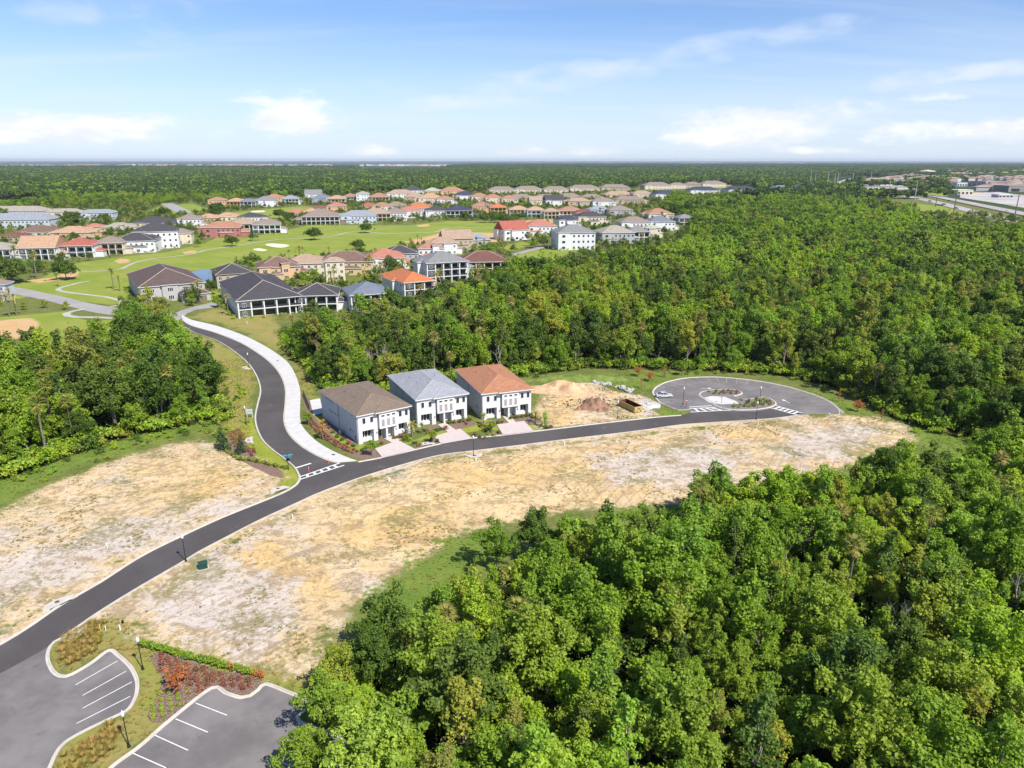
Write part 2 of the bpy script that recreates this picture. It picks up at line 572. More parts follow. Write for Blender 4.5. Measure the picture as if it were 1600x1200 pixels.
# tawny drift of purer yellow sand, and grey-white drifts
YEL = [(L('355,860 430,845 500,880 540,930 500,950 440,910 370,890'), 4), (L('200,735 300,700 400,740 330,790 220,780'), 7), (L('470,800 560,756 700,718 900,700 1050,690 1080,760 930,790 800,815 700,855 600,880 500,850'), 9),
       (L('835,650 880,610 920,600 910,640 880,665'), 5), (L('1120,670 1200,668 1210,685 1130,690'), 5), (L('1310,650 1390,655 1420,690 1390,690 1370,665'), 4)]
PALE = [(L('-100,900 150,820 300,790 380,790 200,870 0,960'), 7), (L('200,960 330,860 460,900 480,980 400,1040 260,1000'), 7), (L('1200,700 1280,665 1400,665 1340,715 1250,740'), 7),
        (L('900,710 1100,690 1180,720 1100,770 950,760'), 9), (L('992,630 1012,620 1028,640 1020,652 996,648'), 1.5)]


def sdist(X, Y, poly):
    """signed distance (inside positive) of points to a closed outline"""
    d2 = np.full(X.shape, 1e18)
    ins = np.zeros(X.shape, dtype=bool)
    n = len(poly)
    for i in range(n):
        ax, ay = poly[i][0], poly[i][1]
        bx, by = poly[(i + 1) % n][0], poly[(i + 1) % n][1]
        ex, ey = bx - ax, by - ay
        t = np.clip(((X - ax) * ex + (Y - ay) * ey) / max(ex * ex + ey * ey, 1e-9), 0, 1)
        d2 = np.minimum(d2, (X - ax - t * ex) ** 2 + (Y - ay - t * ey) ** 2)
        if abs(ey) > 1e-12:
            c = ((ay > Y) != (by > Y)) & (X < ex * (Y - ay) / ey + ax)
            ins ^= c
    return np.where(ins, 1, -1) * np.sqrt(d2)


def inside(x, y, poly):
    return float(sdist(np.array([x]), np.array([y]), poly)[0])


def vnoise(X, Y, s, seed=0):
    """smooth value noise, 0..1"""
    r = np.random.RandomState(seed)
    T = r.rand(256, 256)
    x, y = X / s + 1000, Y / s + 1000
    xi, yi = np.floor(x).astype(int), np.floor(y).astype(int)
    fx, fy = x - xi, y - yi
    fx, fy = fx * fx * (3 - 2 * fx), fy * fy * (3 - 2 * fy)
    a, b = T[xi % 256, yi % 256], T[(xi + 1) % 256, yi % 256]
    c, d = T[xi % 256, (yi + 1) % 256], T[(xi + 1) % 256, (yi + 1) % 256]
    return (a * (1 - fx) + b * fx) * (1 - fy) + (c * (1 - fx) + d * fx) * fy


def wmax(X, Y, lst):
    w_ = np.zeros(X.shape)
    for poly, hw in lst:
        xs = [p[0] for p in poly]
        ys = [p[1] for p in poly]
        k = (X > min(xs) - hw) & (X < max(xs) + hw) & (Y > min(ys) - hw) & (Y < max(ys) + hw)
        if k.any():
            w_[k] = np.maximum(w_[k], np.clip(0.5 + 0.5 * sdist(X[k], Y[k], poly) / hw, 0, 1))
    return w_


ROAD_POLYS = [st_n1 + st_n2 + lot_out[::1] + st_s[::-1], kb1, kb2, ln_w + ln_e[::-1], wk_e + ln_e[::-1]]
roadline = [st_n1, st_n2, st_s, ln_w, wk_e, kb1, kb2, lot_out]


def line_dist(X, Y, line):
    d2 = np.full(X.shape, 1e18)
    for a, b in zip(line[:-1], line[1:]):
        ex, ey = b[0] - a[0], b[1] - a[1]
        t = np.clip(((X - a[0]) * ex + (Y - a[1]) * ey) / max(ex * ex + ey * ey, 1e-9), 0, 1)
        d2 = np.minimum(d2, (X - a[0] - t * ex) ** 2 + (Y - a[1] - t * ey) ** 2)
    return np.sqrt(d2)


def height_fn(X, Y, sand):
    """graded sand lies in low uneven heaps away from the kerbs"""
    dr = np.full(X.shape, 1e9)
    for l_ in roadline:
        dr = np.minimum(dr, line_dist(X, Y, l_))
    k = np.clip((dr - 2.0) / 6.0, 0, 1) * np.clip(sand * 2 - 0.6, 0, 1)
    h = 0.55 * (vnoise(X, Y, 13, 1) - .3) + 0.30 * (vnoise(X, Y, 4.5, 2) - .4) + 0.16 * (vnoise(X, Y, 1.7, 3) - .4)
    # wheel ruts, in long gentle arcs
    ph = (X * 0.55 - Y * 0.83 + 6 * vnoise(X, Y, 30, 4)) / 2.1
    h += -0.07 * np.clip(np.sin(ph * 2 * math.pi) - 0.55, 0, 1) * (vnoise(X, Y, 18, 5) > .5)
    return np.clip(h, -0.05, 2) * k


def grid(x0, x1, y0, y1, s, hole=None):
    xs = np.arange(x0, x1 + s * .5, s)
    ys = np.arange(y0, y1 + s * .5, s)
    X, Y = np.meshgrid(xs, ys, indexing='ij')
    nx, ny = X.shape
    I = np.arange(nx * ny).reshape(nx, ny)
    F = np.stack([I[:-1, :-1], I[1:, :-1], I[1:, 1:], I[:-1, 1:]], -1).reshape(-1, 4)
    if hole:
        cx = (X[:-1, :-1] + s / 2).ravel()
        cy = (Y[:-1, :-1] + s / 2).ravel()
        F = F[~((cx > hole[0]) & (cx < hole[1]) & (cy > hole[2]) & (cy < hole[3]))]
    return X.ravel(), Y.ravel(), F


# ---- ground material
gm, t, b = nodes('ground_cover')
lk = gm.node_tree.links
geo = t.n('ShaderNodeNewGeometry')
pos = geo.outputs['Position']


def att(nm):
    a = t.n('ShaderNodeAttribute', attribute_name=nm)
    s_ = t.n('ShaderNodeSeparateColor')
    lk.new(a.outputs['Color'], s_.inputs[0])
    return s_.outputs[0], s_.outputs[1], s_.outputs[2], a.outputs['Alpha']


sandw, lushw, dryw, floorw = att('cover_a')
golfw, mulchw, wastew, yeloww = att('cover_b')
palew, lawnw, darkw, _ = att('cover_c')
n_big = t.noise(pos, 0.035, 5, 0.6)
n_mid = t.noise(pos, 0.16, 6, 0.62)
n_fin = t.noise(pos, 0.9, 7, 0.66)
n_vf = t.noise(pos, 3.2, 5, 0.7)
rag = t.m('ADD', t.m('MULTIPLY', t.m('SUBTRACT', n_mid, 0.5), 1.3), t.m('MULTIPLY', t.m('SUBTRACT', n_fin, 0.5), 1.2))


def layer(col, wt, newc, k=1.0, soft=0.16):
    f = t.m('ADD', wt, t.m('MULTIPLY', rag, k))
    return t.mix(t.step(f, 0.5 - soft, 0.5 + soft), col, newc)


grass = t.mix(t.step(n_mid, .3, .7), (0.13, 0.17, 0.035), (0.24, 0.22, 0.07))
grass = t.mix(t.step(n_fin, .35, .75), grass, (0.08, 0.12, 0.025))
far_wood = t.mix(t.step(t.noise(pos, 0.012, 6, .6), .35, .7), (0.030, 0.062, 0.014), (0.055, 0.095, 0.022))
grass = t.mix(t.step(darkw, .3, .7), grass, far_wood)
dryc = t.mix(t.step(n_mid, .35, .65), (0.36, 0.27, 0.10), (0.27, 0.26, 0.07))
dryc = t.mix(t.step(n_fin, .45, .75), dryc, (0.17, 0.19, 0.045))
dryc = t.mix(t.step(n_big, .50, .62), dryc, (0.25, 0.27, 0.05))
lushc = t.mix(t.step(n_mid, .35, .65), (0.115, 0.205, 0.026), (0.190, 0.255, 0.044))
lushc = t.mix(t.step(n_fin, .45, .7), lushc, (0.19, 0.205, 0.05))
lushc = t.mix(t.step(n_vf, .5, .75), lushc, (0.05, 0.085, 0.016))
lawnc = t.mix(t.step(n_mid, .3, .7), (0.23, 0.29, 0.032), (0.34, 0.33, 0.055))
lawnc = t.mix(t.m('MULTIPLY', t.step(n_fin, .45, .75), .6), lawnc, (0.13, 0.19, 0.025))
golfc = t.mix(t.step(n_big, .35, .65), (0.210, 0.275, 0.034), (0.290, 0.310, 0.058))
golfc = t.mix(t.m('MULTIPLY', t.step(n_mid, .5, .75), .55), golfc, (0.27, 0.26, 0.075))
mow = t.n('ShaderNodeTexWave', wave_type='BANDS', bands_direction='DIAGONAL', i={'Vector': pos, 'Scale': 0.045, 'Distortion': 3.0, 'Detail': 2.0})
golfc = t.mix(t.m('MULTIPLY', mow.outputs['Fac'], .22), golfc, (0.16, 0.25, 0.030))
sandc = t.mix(t.step(n_mid, .35, .65), (0.67, 0.485, 0.260), (0.68, 0.54, 0.36))
sandc = t.mix(t.step(t.noise(pos, 0.06, 7, .68), .50, .60), sandc, (0.61, 0.51, 0.41))
sandc = t.mix(t.m('MULTIPLY', t.step(t.m('ADD', yeloww, t.m('MULTIPLY', rag, .9)), .38, .70), .85), sandc, t.mix(t.step(n_big, .42, .56), (0.72, 0.54, 0.290), (0.71, 0.47, 0.190)))
sandc = t.mix(t.m('MULTIPLY', t.step(t.m('ADD', palew, t.m('MULTIPLY', rag, 1.0)), .45, .70), .85), sandc, (0.60, 0.53, 0.475))
# brown stains, damp and trodden soil, in streaks drawn out by the grader
mps = t.n('ShaderNodeMapping', i={'Vector': pos, 'Rotation': (0, 0, R(-28)), 'Scale': (0.8, 1.25, 1)}).outputs[0]
st = t.noise(mps, 0.22, 9, 0.74, dist=1.2)
sandc = t.mix(t.m('MULTIPLY', t.step(st, .50, .58), .62), sandc, (0.33, 0.225, 0.120))
st2 = t.noise(pos, 0.75, 8, 0.74, dist=.8)
sandc = t.mix(t.m('MULTIPLY', t.step(st2, .52, .59), .66), sandc, (0.30, 0.215, 0.12))
st3 = t.noise(mps, 0.5, 8, 0.7)
sandc = t.mix(t.m('MULTIPLY', t.step(st3, .56, .66), .55), sandc, (0.74, 0.66, 0.55))
# thin weeds creeping over the sand
wd = t.m('ADD', t.m('MULTIPLY', t.noise(pos, 0.085, 5, .6), .55), t.m('MULTIPLY', t.noise(pos, 1.0, 8, .76), .5))
sandc = t.mix(t.m('MULTIPLY', t.step(wd, .545, .61), .75), sandc, (0.225, 0.205, 0.075))
# dark crumbs and twigs
crn = t.m('MULTIPLY', t.step(t.noise(pos, 4.5, 3, .6, dist=1.5), .57, .66), t.step(t.noise(pos, .22, 7, .74), .44, .56))
sandc = t.mix(t.m('MULTIPLY', crn, .85), sandc, (0.13, 0.10, 0.055))
sandc = t.mix(t.m('MULTIPLY', t.step(n_vf, .52, .8), .5), sandc, (0.35, 0.265, 0.165))
# tyre tracks in the graded sand: pairs of long gentle arcs
for ang_, sc_, lo_ in ((33, .16, .5), (-12, .13, .56)):
    mpt = t.n('ShaderNodeMapping', i={'Vector': pos, 'Rotation': (0, 0, R(ang_))}).outputs[0]
    wv = t.n('ShaderNodeTexWave', wave_type='BANDS', bands_direction='X', i={'Vector': mpt, 'Scale': sc_, 'Distortion': 9.0, 'Detail': 2.0, 'Detail Scale': 0.10})
    trk = t.m('MULTIPLY', t.step(wv.outputs['Fac'], .84, .97), t.step(t.noise(pos, .045, 5, .6), lo_, lo_ + .06))
    trk = t.m('MULTIPLY', trk, t.step(n_fin, .35, .55))
    sandc = t.mix(t.m('MULTIPLY', trk, .6), sandc, (0.34, 0.25, 0.15))
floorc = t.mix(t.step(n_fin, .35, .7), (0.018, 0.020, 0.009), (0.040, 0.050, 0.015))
mulchc = t.mix(t.step(t.noise(pos, 5.0, 4, .7), .40, .60), (0.12, 0.070, 0.052), (0.33, 0.235, 0.185))
wastec = t.mix(t.step(n_mid, .3, .7), (0.56, 0.39, 0.21), (0.58, 0.335, 0.145))

c = layer(grass, dryw, dryc)
c = layer(c, golfw, golfc, .25, .08)
c = layer(c, lawnw, lawnc, .25, .12)
c = layer(c, wastew, wastec, .35, .08)
c = layer(c, sandw, sandc, .85)
c = layer(c, lushw, lushc, 1.35, .16)
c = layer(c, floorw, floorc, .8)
c = layer(c, mulchw, mulchc, .35, .08)
c = t.mix(1.0, c, (KA, KA, KA), 'MULTIPLY')
lk.new(c, b.inputs['Base Color'])
b.inputs['Roughness'].default_value = 0.95
b.inputs['Specular IOR Level'].default_value = 0.12
hgt = t.m('ADD', t.m('MULTIPLY', n_fin, .7), t.m('MULTIPLY', n_vf, .35))
lk.new(t.n('ShaderNodeBump', i={'Strength': 0.9, 'Distance': 0.30, 'Height': hgt}).outputs[0], b.inputs['Normal'])


def cover(X, Y):
    sand = wmax(X, Y, [(SAND1, 5), (SAND2, 5), (SAND3, 3)])
    sh = np.minimum(line_dist(X, Y, st_s[1:]), line_dist(X, Y, st_n1[:-1]))
    sand = np.maximum(sand, np.clip(1.05 - sh / 4.0, 0, .8))
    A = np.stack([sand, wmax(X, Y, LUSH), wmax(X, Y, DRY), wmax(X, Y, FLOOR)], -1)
    B = np.stack([wmax(X, Y, GOLF), wmax(X, Y, MULCH), wmax(X, Y, WASTE), wmax(X, Y, YEL)], -1)
    # beyond the houses the land is wooded
    town = L('-300,420 -200,330 60,318 230,312 320,312 480,302 560,298 760,290 900,283 1000,280 1150,278 1240,285 1300,290 1420,300 1600,330 1700,352 1500,345 1300,315 1100,330 1080,365 900,400 780,470 440,600 0,700')
    dark = np.clip(.5 - sdist(X, Y, town) / 40, 0, 1) * (Y > 330)
    C = np.stack([wmax(X, Y, PALE), wmax(X, Y, LAWN), dark, np.zeros_like(X)], -1)
    return sand, dict(cover_a=A, cover_b=B, cover_c=C)


def ground_part(name, x0, x1, y0, y1, s, hole=None, rough=False, **kw):
    X, Y, F = grid(x0, x1, y0, y1, s, hole)
    sand, at = cover(X, Y)
    Z = height_fn(X, Y, sand) if rough else np.zeros_like(X)
    me = fast_mesh(name, np.stack([X, Y, Z], -1), F, [gm], smooth=True, attrs=at)
    return obj(name, me, **kw)


N0 = (-140, 212, 36, 340)
M0 = (-940, 1412, 36, 2004)
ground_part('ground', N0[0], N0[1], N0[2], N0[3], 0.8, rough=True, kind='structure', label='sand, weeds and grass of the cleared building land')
ground_part('terrain', M0[0], M0[1], M0[2], M0[3], 4.0, hole=N0, kind='structure', label='golf course lawns and open land beyond the cleared lots')
# outer land to the horizon: rings of coarser cells
mb = MB()
xs = [-70000, -20000, -6000, -2500, M0[0], M0[1], 2500, 6000, 20000, 70000]
ys = [-70000, -6000, -600, M0[2], M0[3], 4000, 8000, 16000, 35000, 75000]
for i in range(len(xs) - 1):
    for j in range(len(ys) - 1):
        if xs[i] >= M0[0] and xs[i + 1] <= M0[1] and ys[j] >= M0[2] and ys[j + 1] <= M0[3]:
            continue
        mb.quad((xs[i], ys[j], 0), (xs[i + 1], ys[j], 0), (xs[i + 1], ys[j + 1], 0), (xs[i], ys[j + 1], 0))
fw = mat('distant_woodland_floor', (0.035, 0.062, 0.018), .95, .3, .01, spec=.1)
mb.build('plain', fw, kind='structure', label='flat wooded plain running out to the horizon')

# ================================================================ roads
am, t, b = nodes('asphalt')
lk = am.node_tree.links
pos = t.n('ShaderNodeNewGeometry').outputs['Position']
base = t.mix(t.step(t.noise(pos, .09, 5, .6), .35, .65), (0.077, 0.068, 0.067), (0.100, 0.090, 0.088))
base = t.mix(t.m('MULTIPLY', t.step(t.noise(pos, 14, 3, .8), .5, .85), .5), base, (0.14, 0.13, 0.125))
base = t.mix(t.m('MULTIPLY', t.step(t.noise(pos, .30, 7, .72), .57, .72), .38), base, (0.24, 0.19, 0.14))
base = t.mix(t.m('MULTIPLY', t.step(t.noise(pos, 1.3, 5, .7), .6, .75), .35), base, (0.05, 0.046, 0.046))
base = t.mix(t.m('MULTIPLY', t.step(t.noise(pos, .6, 4, .7), .70, .8), .6), base, (0.035, 0.032, 0.032))
lk.new(t.mix(1.0, base, (KA, KA, KA), 'MULTIPLY'), b.inputs['Base Color'])
b.inputs['Roughness'].default_value = .85
b.inputs['Specular IOR Level'].default_value = .25
am2, t, b = nodes('worn_asphalt')
lk = am2.node_tree.links
pos = t.n('ShaderNodeNewGeometry').outputs['Position']
base = t.mix(t.step(t.noise(pos, .12, 6, .66), .35, .68), (0.145, 0.130, 0.126), (0.225, 0.205, 0.196))
base = t.mix(t.m('MULTIPLY', t.step(t.noise(pos, .5, 6, .72), .56, .72), .55), base, (0.10, 0.09, 0.088))
base = t.mix(t.m('MULTIPLY', t.step(t.noise(pos, .9, 3, .7), .72, .78), .7), base, (0.045, 0.042, 0.042))
lk.new(t.mix(1.0, base, (KA, KA, KA), 'MULTIPLY'), b.inputs['Base Color'])
b.inputs['Roughness'].default_value = .88
M_CONC = mat('concrete', (0.56, 0.515, 0.455), .85, .10, .7, bump=.01, dirt=(0.46, 0.38, 0.29, .5))
M_WALK = mat('pavement_concrete', (0.60, 0.58, 0.56), .8, .06, .5, dirt=(0.52, 0.49, 0.45, .4))
M_PAINT = mat('road_paint', (0.78, 0.78, 0.76), .6, .08, 3, dirt=(0.35, 0.33, 0.31, .35))
M_GSTREET = mat('pale_street', (0.34, 0.32, 0.305), .85, .1, .1)
M_PATH = mat('cart_path', (0.44, 0.42, 0.36), .85, .1, .2)

sheet('street', st_n1 + corner_w[::-1][1:] + L('500,733 530,723.5 545,722.5') + st_n2 + L('1077,645 1110,641 1149,643 1181,643 1212,637 1240,641 1256,645') + st_s[::-1][0:] + L('60,1020 -160,1140'), 0.020, am, kind='structure', label='dark asphalt street sweeping between the sand lots')
sheet('lane', spline(ln_w, 2) + L('500,735') + spline(ln_e, 2)[::-1], 0.026, am, kind='structure', label='dark asphalt lane curving up to the older houses')
lot_poly = spline(lot_out, 2) + L('1262,647 1250,649.5 1200,655 1150,659 1081,648')
sheet('turning_circle', lot_poly, 0.014, am2, kind='structure', label='grey asphalt turning circle with parking bays')
west = L('97,997') + spline(kb1, 1.0)[1:] + L7('-300,1200 -1400,1200 -1400,700 -600,500') + L('-160,1140 60,1020')
sheet('car_park', west, 0.014, am2, kind='structure', label='worn asphalt car park in the lower left corner')
sheet('car_park', spline(kb2, 1.0) + L7('1900,900 1900,1300 300,1300'), 0.010, am2, kind='structure', label='asphalt car park bays below the red planting bed')
sheet('pavement', spline(wk_e, 1.5) + spline(ln_e, 1.5)[::-1], 0.11, M_WALK, kind='structure', label='broad pale concrete pavement along the curving lane')
mb = MB()
ribbon_v(mb, spline(wk_e, 1.5), [(0, 0.11), (0, 0.0)])
# expansion joints scored across the walk
we, wi = spline(wk_e, 1.5), spline(ln_e, 1.5)
mb.build('pavement_edge', M_WALK, kind='structure')
mj = MB()
m_joint = mat('joint_grey', (0.30, 0.29, 0.28), .9)  # darker grey of the joint strips
for k in range(3, len(we) - 3, 2):
    a = we[k]
    q = min(wi, key=lambda p: (p - a).length)
    d = (q - a).normalized()
    s_ = Vector((-d.y, d.x)) * .03
    mj.quad((*(a + s_), .114), (*(q + s_), .114), (*(q - s_), .114), (*(a - s_), .114))
mj.build('pavement_joints', m_joint, kind='structure')

for p in far_street:
    sheet('side_street', spline(p, 6, True), 0.05, M_GSTREET, kind='structure', label='pale street passing the older houses')
for i, (p, wd_) in enumerate(far_walks):
    mb = MB()
    zz = 0.06 + .012 * i
    ribbon_v(mb, spline(p, 4), [(wd_ / 2, zz), (-wd_ / 2, zz)])
    mb.build('path', M_PATH if i < 5 else M_GSTREET, kind='structure', label='pale concrete path winding over the golf course')
m_bunk = mat('bunker_sand', (0.76, 0.68, 0.48), .9, .05)
for p in BUNK:
    sheet('bunker', spline(p, 3, True), 0.07, m_bunk, kind='structure', label='pale sand bunker in the fairway')
wm, t, b = nodes('pond_water')
b.inputs['Base Color'].default_value = (0.05, 0.08, 0.10, 1)
b.inputs['Roughness'].default_value = .06
b.inputs['Specular IOR Level'].default_value = .6
sheet('pond', spline(pond_px, 4, True), 0.08, wm, kind='structure', label='small blue pond between the pale stone house and fairway')

# kerbs: gutter slab and raised kerb swept along every edge
KP = [(-.30, .024), (-.02, .030), (.0, .125), (.02, .135), (.17, .135), (.17, .0)]


def kerb(line, side, step=1.0, closed=False):
    mb_ = MB()
    pr = [(o_ * side, z) for o_, z in KP]
    ribbon_v(mb_, spline(line, step, closed), pr, closed=closed)
    if side < 0:
        mb_.f = [f[::-1] for f in mb_.f]
    return mb_.build('kerb', M_CONC, kind='structure')


kerb(st_n1, 1)
kerb(st_n2, 1)
kerb(st_s, -1)
kerb(ln_w + corner_w[1:], -1)
kerb(ln_e, 1)
kerb(kb1, 1, .6)
kerb(kb2, 1, .6)
kerb(lot_out, 1)
kerb(isl, -1, .7, True)


def strip(mb_, a, b_, wd_, z):
    a, b_ = Vector((a[0], a[1])), Vector((b_[0], b_[1]))
    d = (b_ - a).normalized()
    n_ = Vector((-d.y, d.x)) * wd_ / 2
    mb_.quad((*(a + n_), z), (*(a - n_), z), (*(b_ - n_), z), (*(b_ + n_), z))


# bay lines: every painted line is its own flat mark
M_FADED = mat('faded_paint', (0.42, 0.41, 0.40), .7, .2, 1.5, dirt=(0.18, 0.16, 0.15, .9))


def mark(a, b_, wd_=.12, z=.030, nm='bay_line', pm=None):
    m_ = MB()
    strip(m_, a, b_, wd_, z)
    return m_.build(nm, pm or M_PAINT, kind='structure')


for s_ in ('378,545 588,425', '413,598 630,477', '413,662 660,530', '383,738 652,602', '978,636 1135,697', '878,715 1040,782', '775,797 940,872', '665,887 830,960', '1420,815 1530,855', '1330,908 1480,958', '560,985 720,1050'):
    a, b_ = L7(s_)
    mark(a, b_)
# radial bays of the turning circle
lo = spline(lot_out, .5)
cen = g(1150, 617)
acc, last = 0, -9
i = 0
for k in range(1, len(lo)):
    acc += (lo[k] - lo[k - 1]).length
    if acc - last >= 2.75:
        p = lo[k]
        px_, py_, _ = px_of(p.x, p.y)
        last = acc
        if (py_ < 632 and px_ < 1170) or (1238 < px_ < 1304):
            d = (lo[min(k + 1, len(lo) - 1)] - lo[k - 1]).normalized()
            n_ = Vector((-d.y, d.x))
            if n_.dot(Vector((cen.x, cen.y)) - p) < 0:
                n_ = -n_
            mark(p + n_ * .4, p + n_ * 5.4, pm=M_FADED)
# crossing at the junction, stop bar, crossings at the circle
def ladder(a, b_, c_, d_, n):
    """two long lines a-b, c-d and rungs between"""
    mark(a, b_, .35, nm='crossing_line')
    mark(c_, d_, .35, nm='crossing_line')
    for k in range(1, n):
        f = k / n
        p, q = a.lerp(b_, f), c_.lerp(d_, f)
        e = (q - p).normalized() * .18
        mark(p + e, q - e, .55, nm='crossing_bar')


ladder(*L('469,745 531,723.5 469.5,749 538,727'), 6)
mark(*L('463,731 486,724'), .5, nm='stop_line')
ladder(*L('1077,638.5 1118,636.5 1079,644 1142,641'), 5)
mark(*L('1077,636 1112,634'), .4, nm='stop_line')
ladder(*L('1213,634 1254,645.5 1203,637 1246,648.5'), 6)


def arrow(p, dx, dy):
    m_ = MB()
    d = Vector((dx, dy)).normalized()
    n_ = Vector((-d.y, d.x))
    p = Vector((p[0], p[1]))
    strip(m_, p - d * 1.6, p + d * .5, .2, .031)
    q = [p + d * .5 + n_ * .55, p + d * .5 - n_ * .55, p + d * 1.7]
    m_.quad(*[(*x, .031) for x in q])
    m_.build('arrow', M_PAINT, kind='structure', label='white arrow painted on the asphalt')


arrow(g(1104, 607), 1, .2)
arrow(g(1228, 627), -.3, 1)
mi_ = MB()
iw = L('1098,622 1112,619 1132,620 1150,627 1155,631 1128,632 1108,629')
sheet('island_path', iw, .05, M_WALK, kind='structure', label='pale concrete crossing slab in the planted island')
# ================================================================ vegetation
def leaf_mat(name, ramp, trans=0.25, rough=.55, spec=.25):
    """leaves: hue differs from tree to tree (object random) and from leaf to leaf (tint attribute)"""
    m, t, b = nodes(name)
    lk = m.node_tree.links
    oi = t.n('ShaderNodeObjectInfo')
    cr = t.n('ShaderNodeValToRGB')
    cr.color_ramp.interpolation = 'LINEAR'
    e = cr.color_ramp.elements
    e[0].position, e[0].color = 0, (*ramp[0], 1)
    e[1].position, e[1].color = 1, (*ramp[-1], 1)
    for i, c_ in enumerate(ramp[1:-1], 1):
        q = e.new(i / (len(ramp) - 1))
        q.color = (*c_, 1)
    lk.new(oi.outputs['Random'], cr.inputs[0])
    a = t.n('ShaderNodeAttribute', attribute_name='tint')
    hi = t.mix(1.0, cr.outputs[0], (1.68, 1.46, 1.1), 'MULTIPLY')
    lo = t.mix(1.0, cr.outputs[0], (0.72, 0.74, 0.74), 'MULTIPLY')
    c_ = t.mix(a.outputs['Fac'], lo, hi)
    lk.new(c_, b.inputs['Base Color'])
    b.inputs['Roughness'].default_value = rough
    b.inputs['Specular IOR Level'].default_value = spec
    if trans:
        tr = t.n('ShaderNodeBsdfTranslucent')
        lk.new(t.mix(1.0, c_, (1.25, 1.35, .55), 'MULTIPLY'), tr.inputs['Color'])
        mx = t.n('ShaderNodeMixShader', i={0: trans})
        lk.new(b.outputs[0], mx.inputs[1])
        lk.new(tr.outputs[0], mx.inputs[2])
        o_ = [n for n in m.node_tree.nodes if n.type == 'OUTPUT_MATERIAL'][0]
        lk.new(mx.outputs[0], o_.inputs['Surface'])
    return m


LM = {
    'bright': leaf_mat('bright_leaves', [(0.215, 0.345, 0.030), (0.260, 0.400, 0.036), (0.320, 0.410, 0.042), (0.230, 0.390, 0.050), (0.300, 0.400, 0.075)], .42),
    'mid': leaf_mat('green_leaves', [(0.145, 0.255, 0.024), (0.185, 0.305, 0.030), (0.225, 0.315, 0.038), (0.155, 0.285, 0.036)], .40),
    'dark': leaf_mat('dark_leaves', [(0.066, 0.125, 0.018), (0.090, 0.160, 0.024), (0.105, 0.155, 0.030), (0.072, 0.145, 0.026)], .32),
    'olive': leaf_mat('olive_leaves', [(0.210, 0.280, 0.042), (0.26, 0.320, 0.044), (0.215, 0.240, 0.060), (0.330, 0.360, 0.044)], .38),
    'wood': leaf_mat('woodland_leaves', [(0.046, 0.092, 0.020), (0.066, 0.120, 0.024), (0.082, 0.130, 0.028), (0.040, 0.076, 0.022)], .25),
    'palm': leaf_mat('palm_fronds', [(0.16, 0.20, 0.040), (0.22, 0.24, 0.055), (0.28, 0.25, 0.09)], .25),
    'gold': leaf_mat('dead_fronds', [(0.40, 0.29, 0.13), (0.44, 0.31, 0.15)], .2),
    'rust': leaf_mat('rust_leaves', [(0.36, 0.135, 0.055), (0.40, 0.17, 0.07)], .25),
    'maroon': leaf_mat('maroon_leaves', [(0.185, 0.070, 0.060), (0.24, 0.105, 0.080), (0.16, 0.085, 0.06)], .2),
    'straw': leaf_mat('straw_grass', [(0.25, 0.195, 0.075), (0.21, 0.19, 0.055), (0.29, 0.20, 0.085)], .2, .8, .1),
    'orange': leaf_mat('orange_leaves', [(0.42, 0.24, 0.07), (0.36, 0.20, 0.06)], .25),
    'copper': leaf_mat('copper_leaves', [(0.27, 0.18, 0.075), (0.22, 0.14, 0.065)], .2),
    'weed': leaf_mat('weeds', [(0.17, 0.19, 0.045), (0.14, 0.18, 0.04), (0.24, 0.22, 0.07)], .2, .8, .1),
    'conifer': leaf_mat('conifer_needles', [(0.025, 0.065, 0.025), (0.04, 0.085, 0.03)], .1),
}
M_BARK = mat('bark', (0.20, 0.165, 0.13), .9, .3, 2, bump=.02)
M_BARKP = mat('pale_bark', (0.36, 0.32, 0.28), .9, .2, 2, bump=.02)
M_DEAD = mat('dead_wood', (0.40, 0.36, 0.33), .9, .2, 2)


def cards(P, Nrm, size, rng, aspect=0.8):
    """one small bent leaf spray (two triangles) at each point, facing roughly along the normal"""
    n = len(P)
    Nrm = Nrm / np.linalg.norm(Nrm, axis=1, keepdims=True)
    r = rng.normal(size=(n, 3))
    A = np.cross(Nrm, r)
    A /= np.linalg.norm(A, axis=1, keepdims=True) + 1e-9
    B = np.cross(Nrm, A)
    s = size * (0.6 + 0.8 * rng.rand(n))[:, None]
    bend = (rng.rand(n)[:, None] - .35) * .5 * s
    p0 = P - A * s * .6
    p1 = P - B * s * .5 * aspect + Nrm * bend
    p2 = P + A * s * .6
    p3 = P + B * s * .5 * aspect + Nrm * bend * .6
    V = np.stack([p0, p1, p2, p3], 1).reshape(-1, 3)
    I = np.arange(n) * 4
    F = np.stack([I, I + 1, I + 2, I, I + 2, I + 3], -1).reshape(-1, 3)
    return V, F


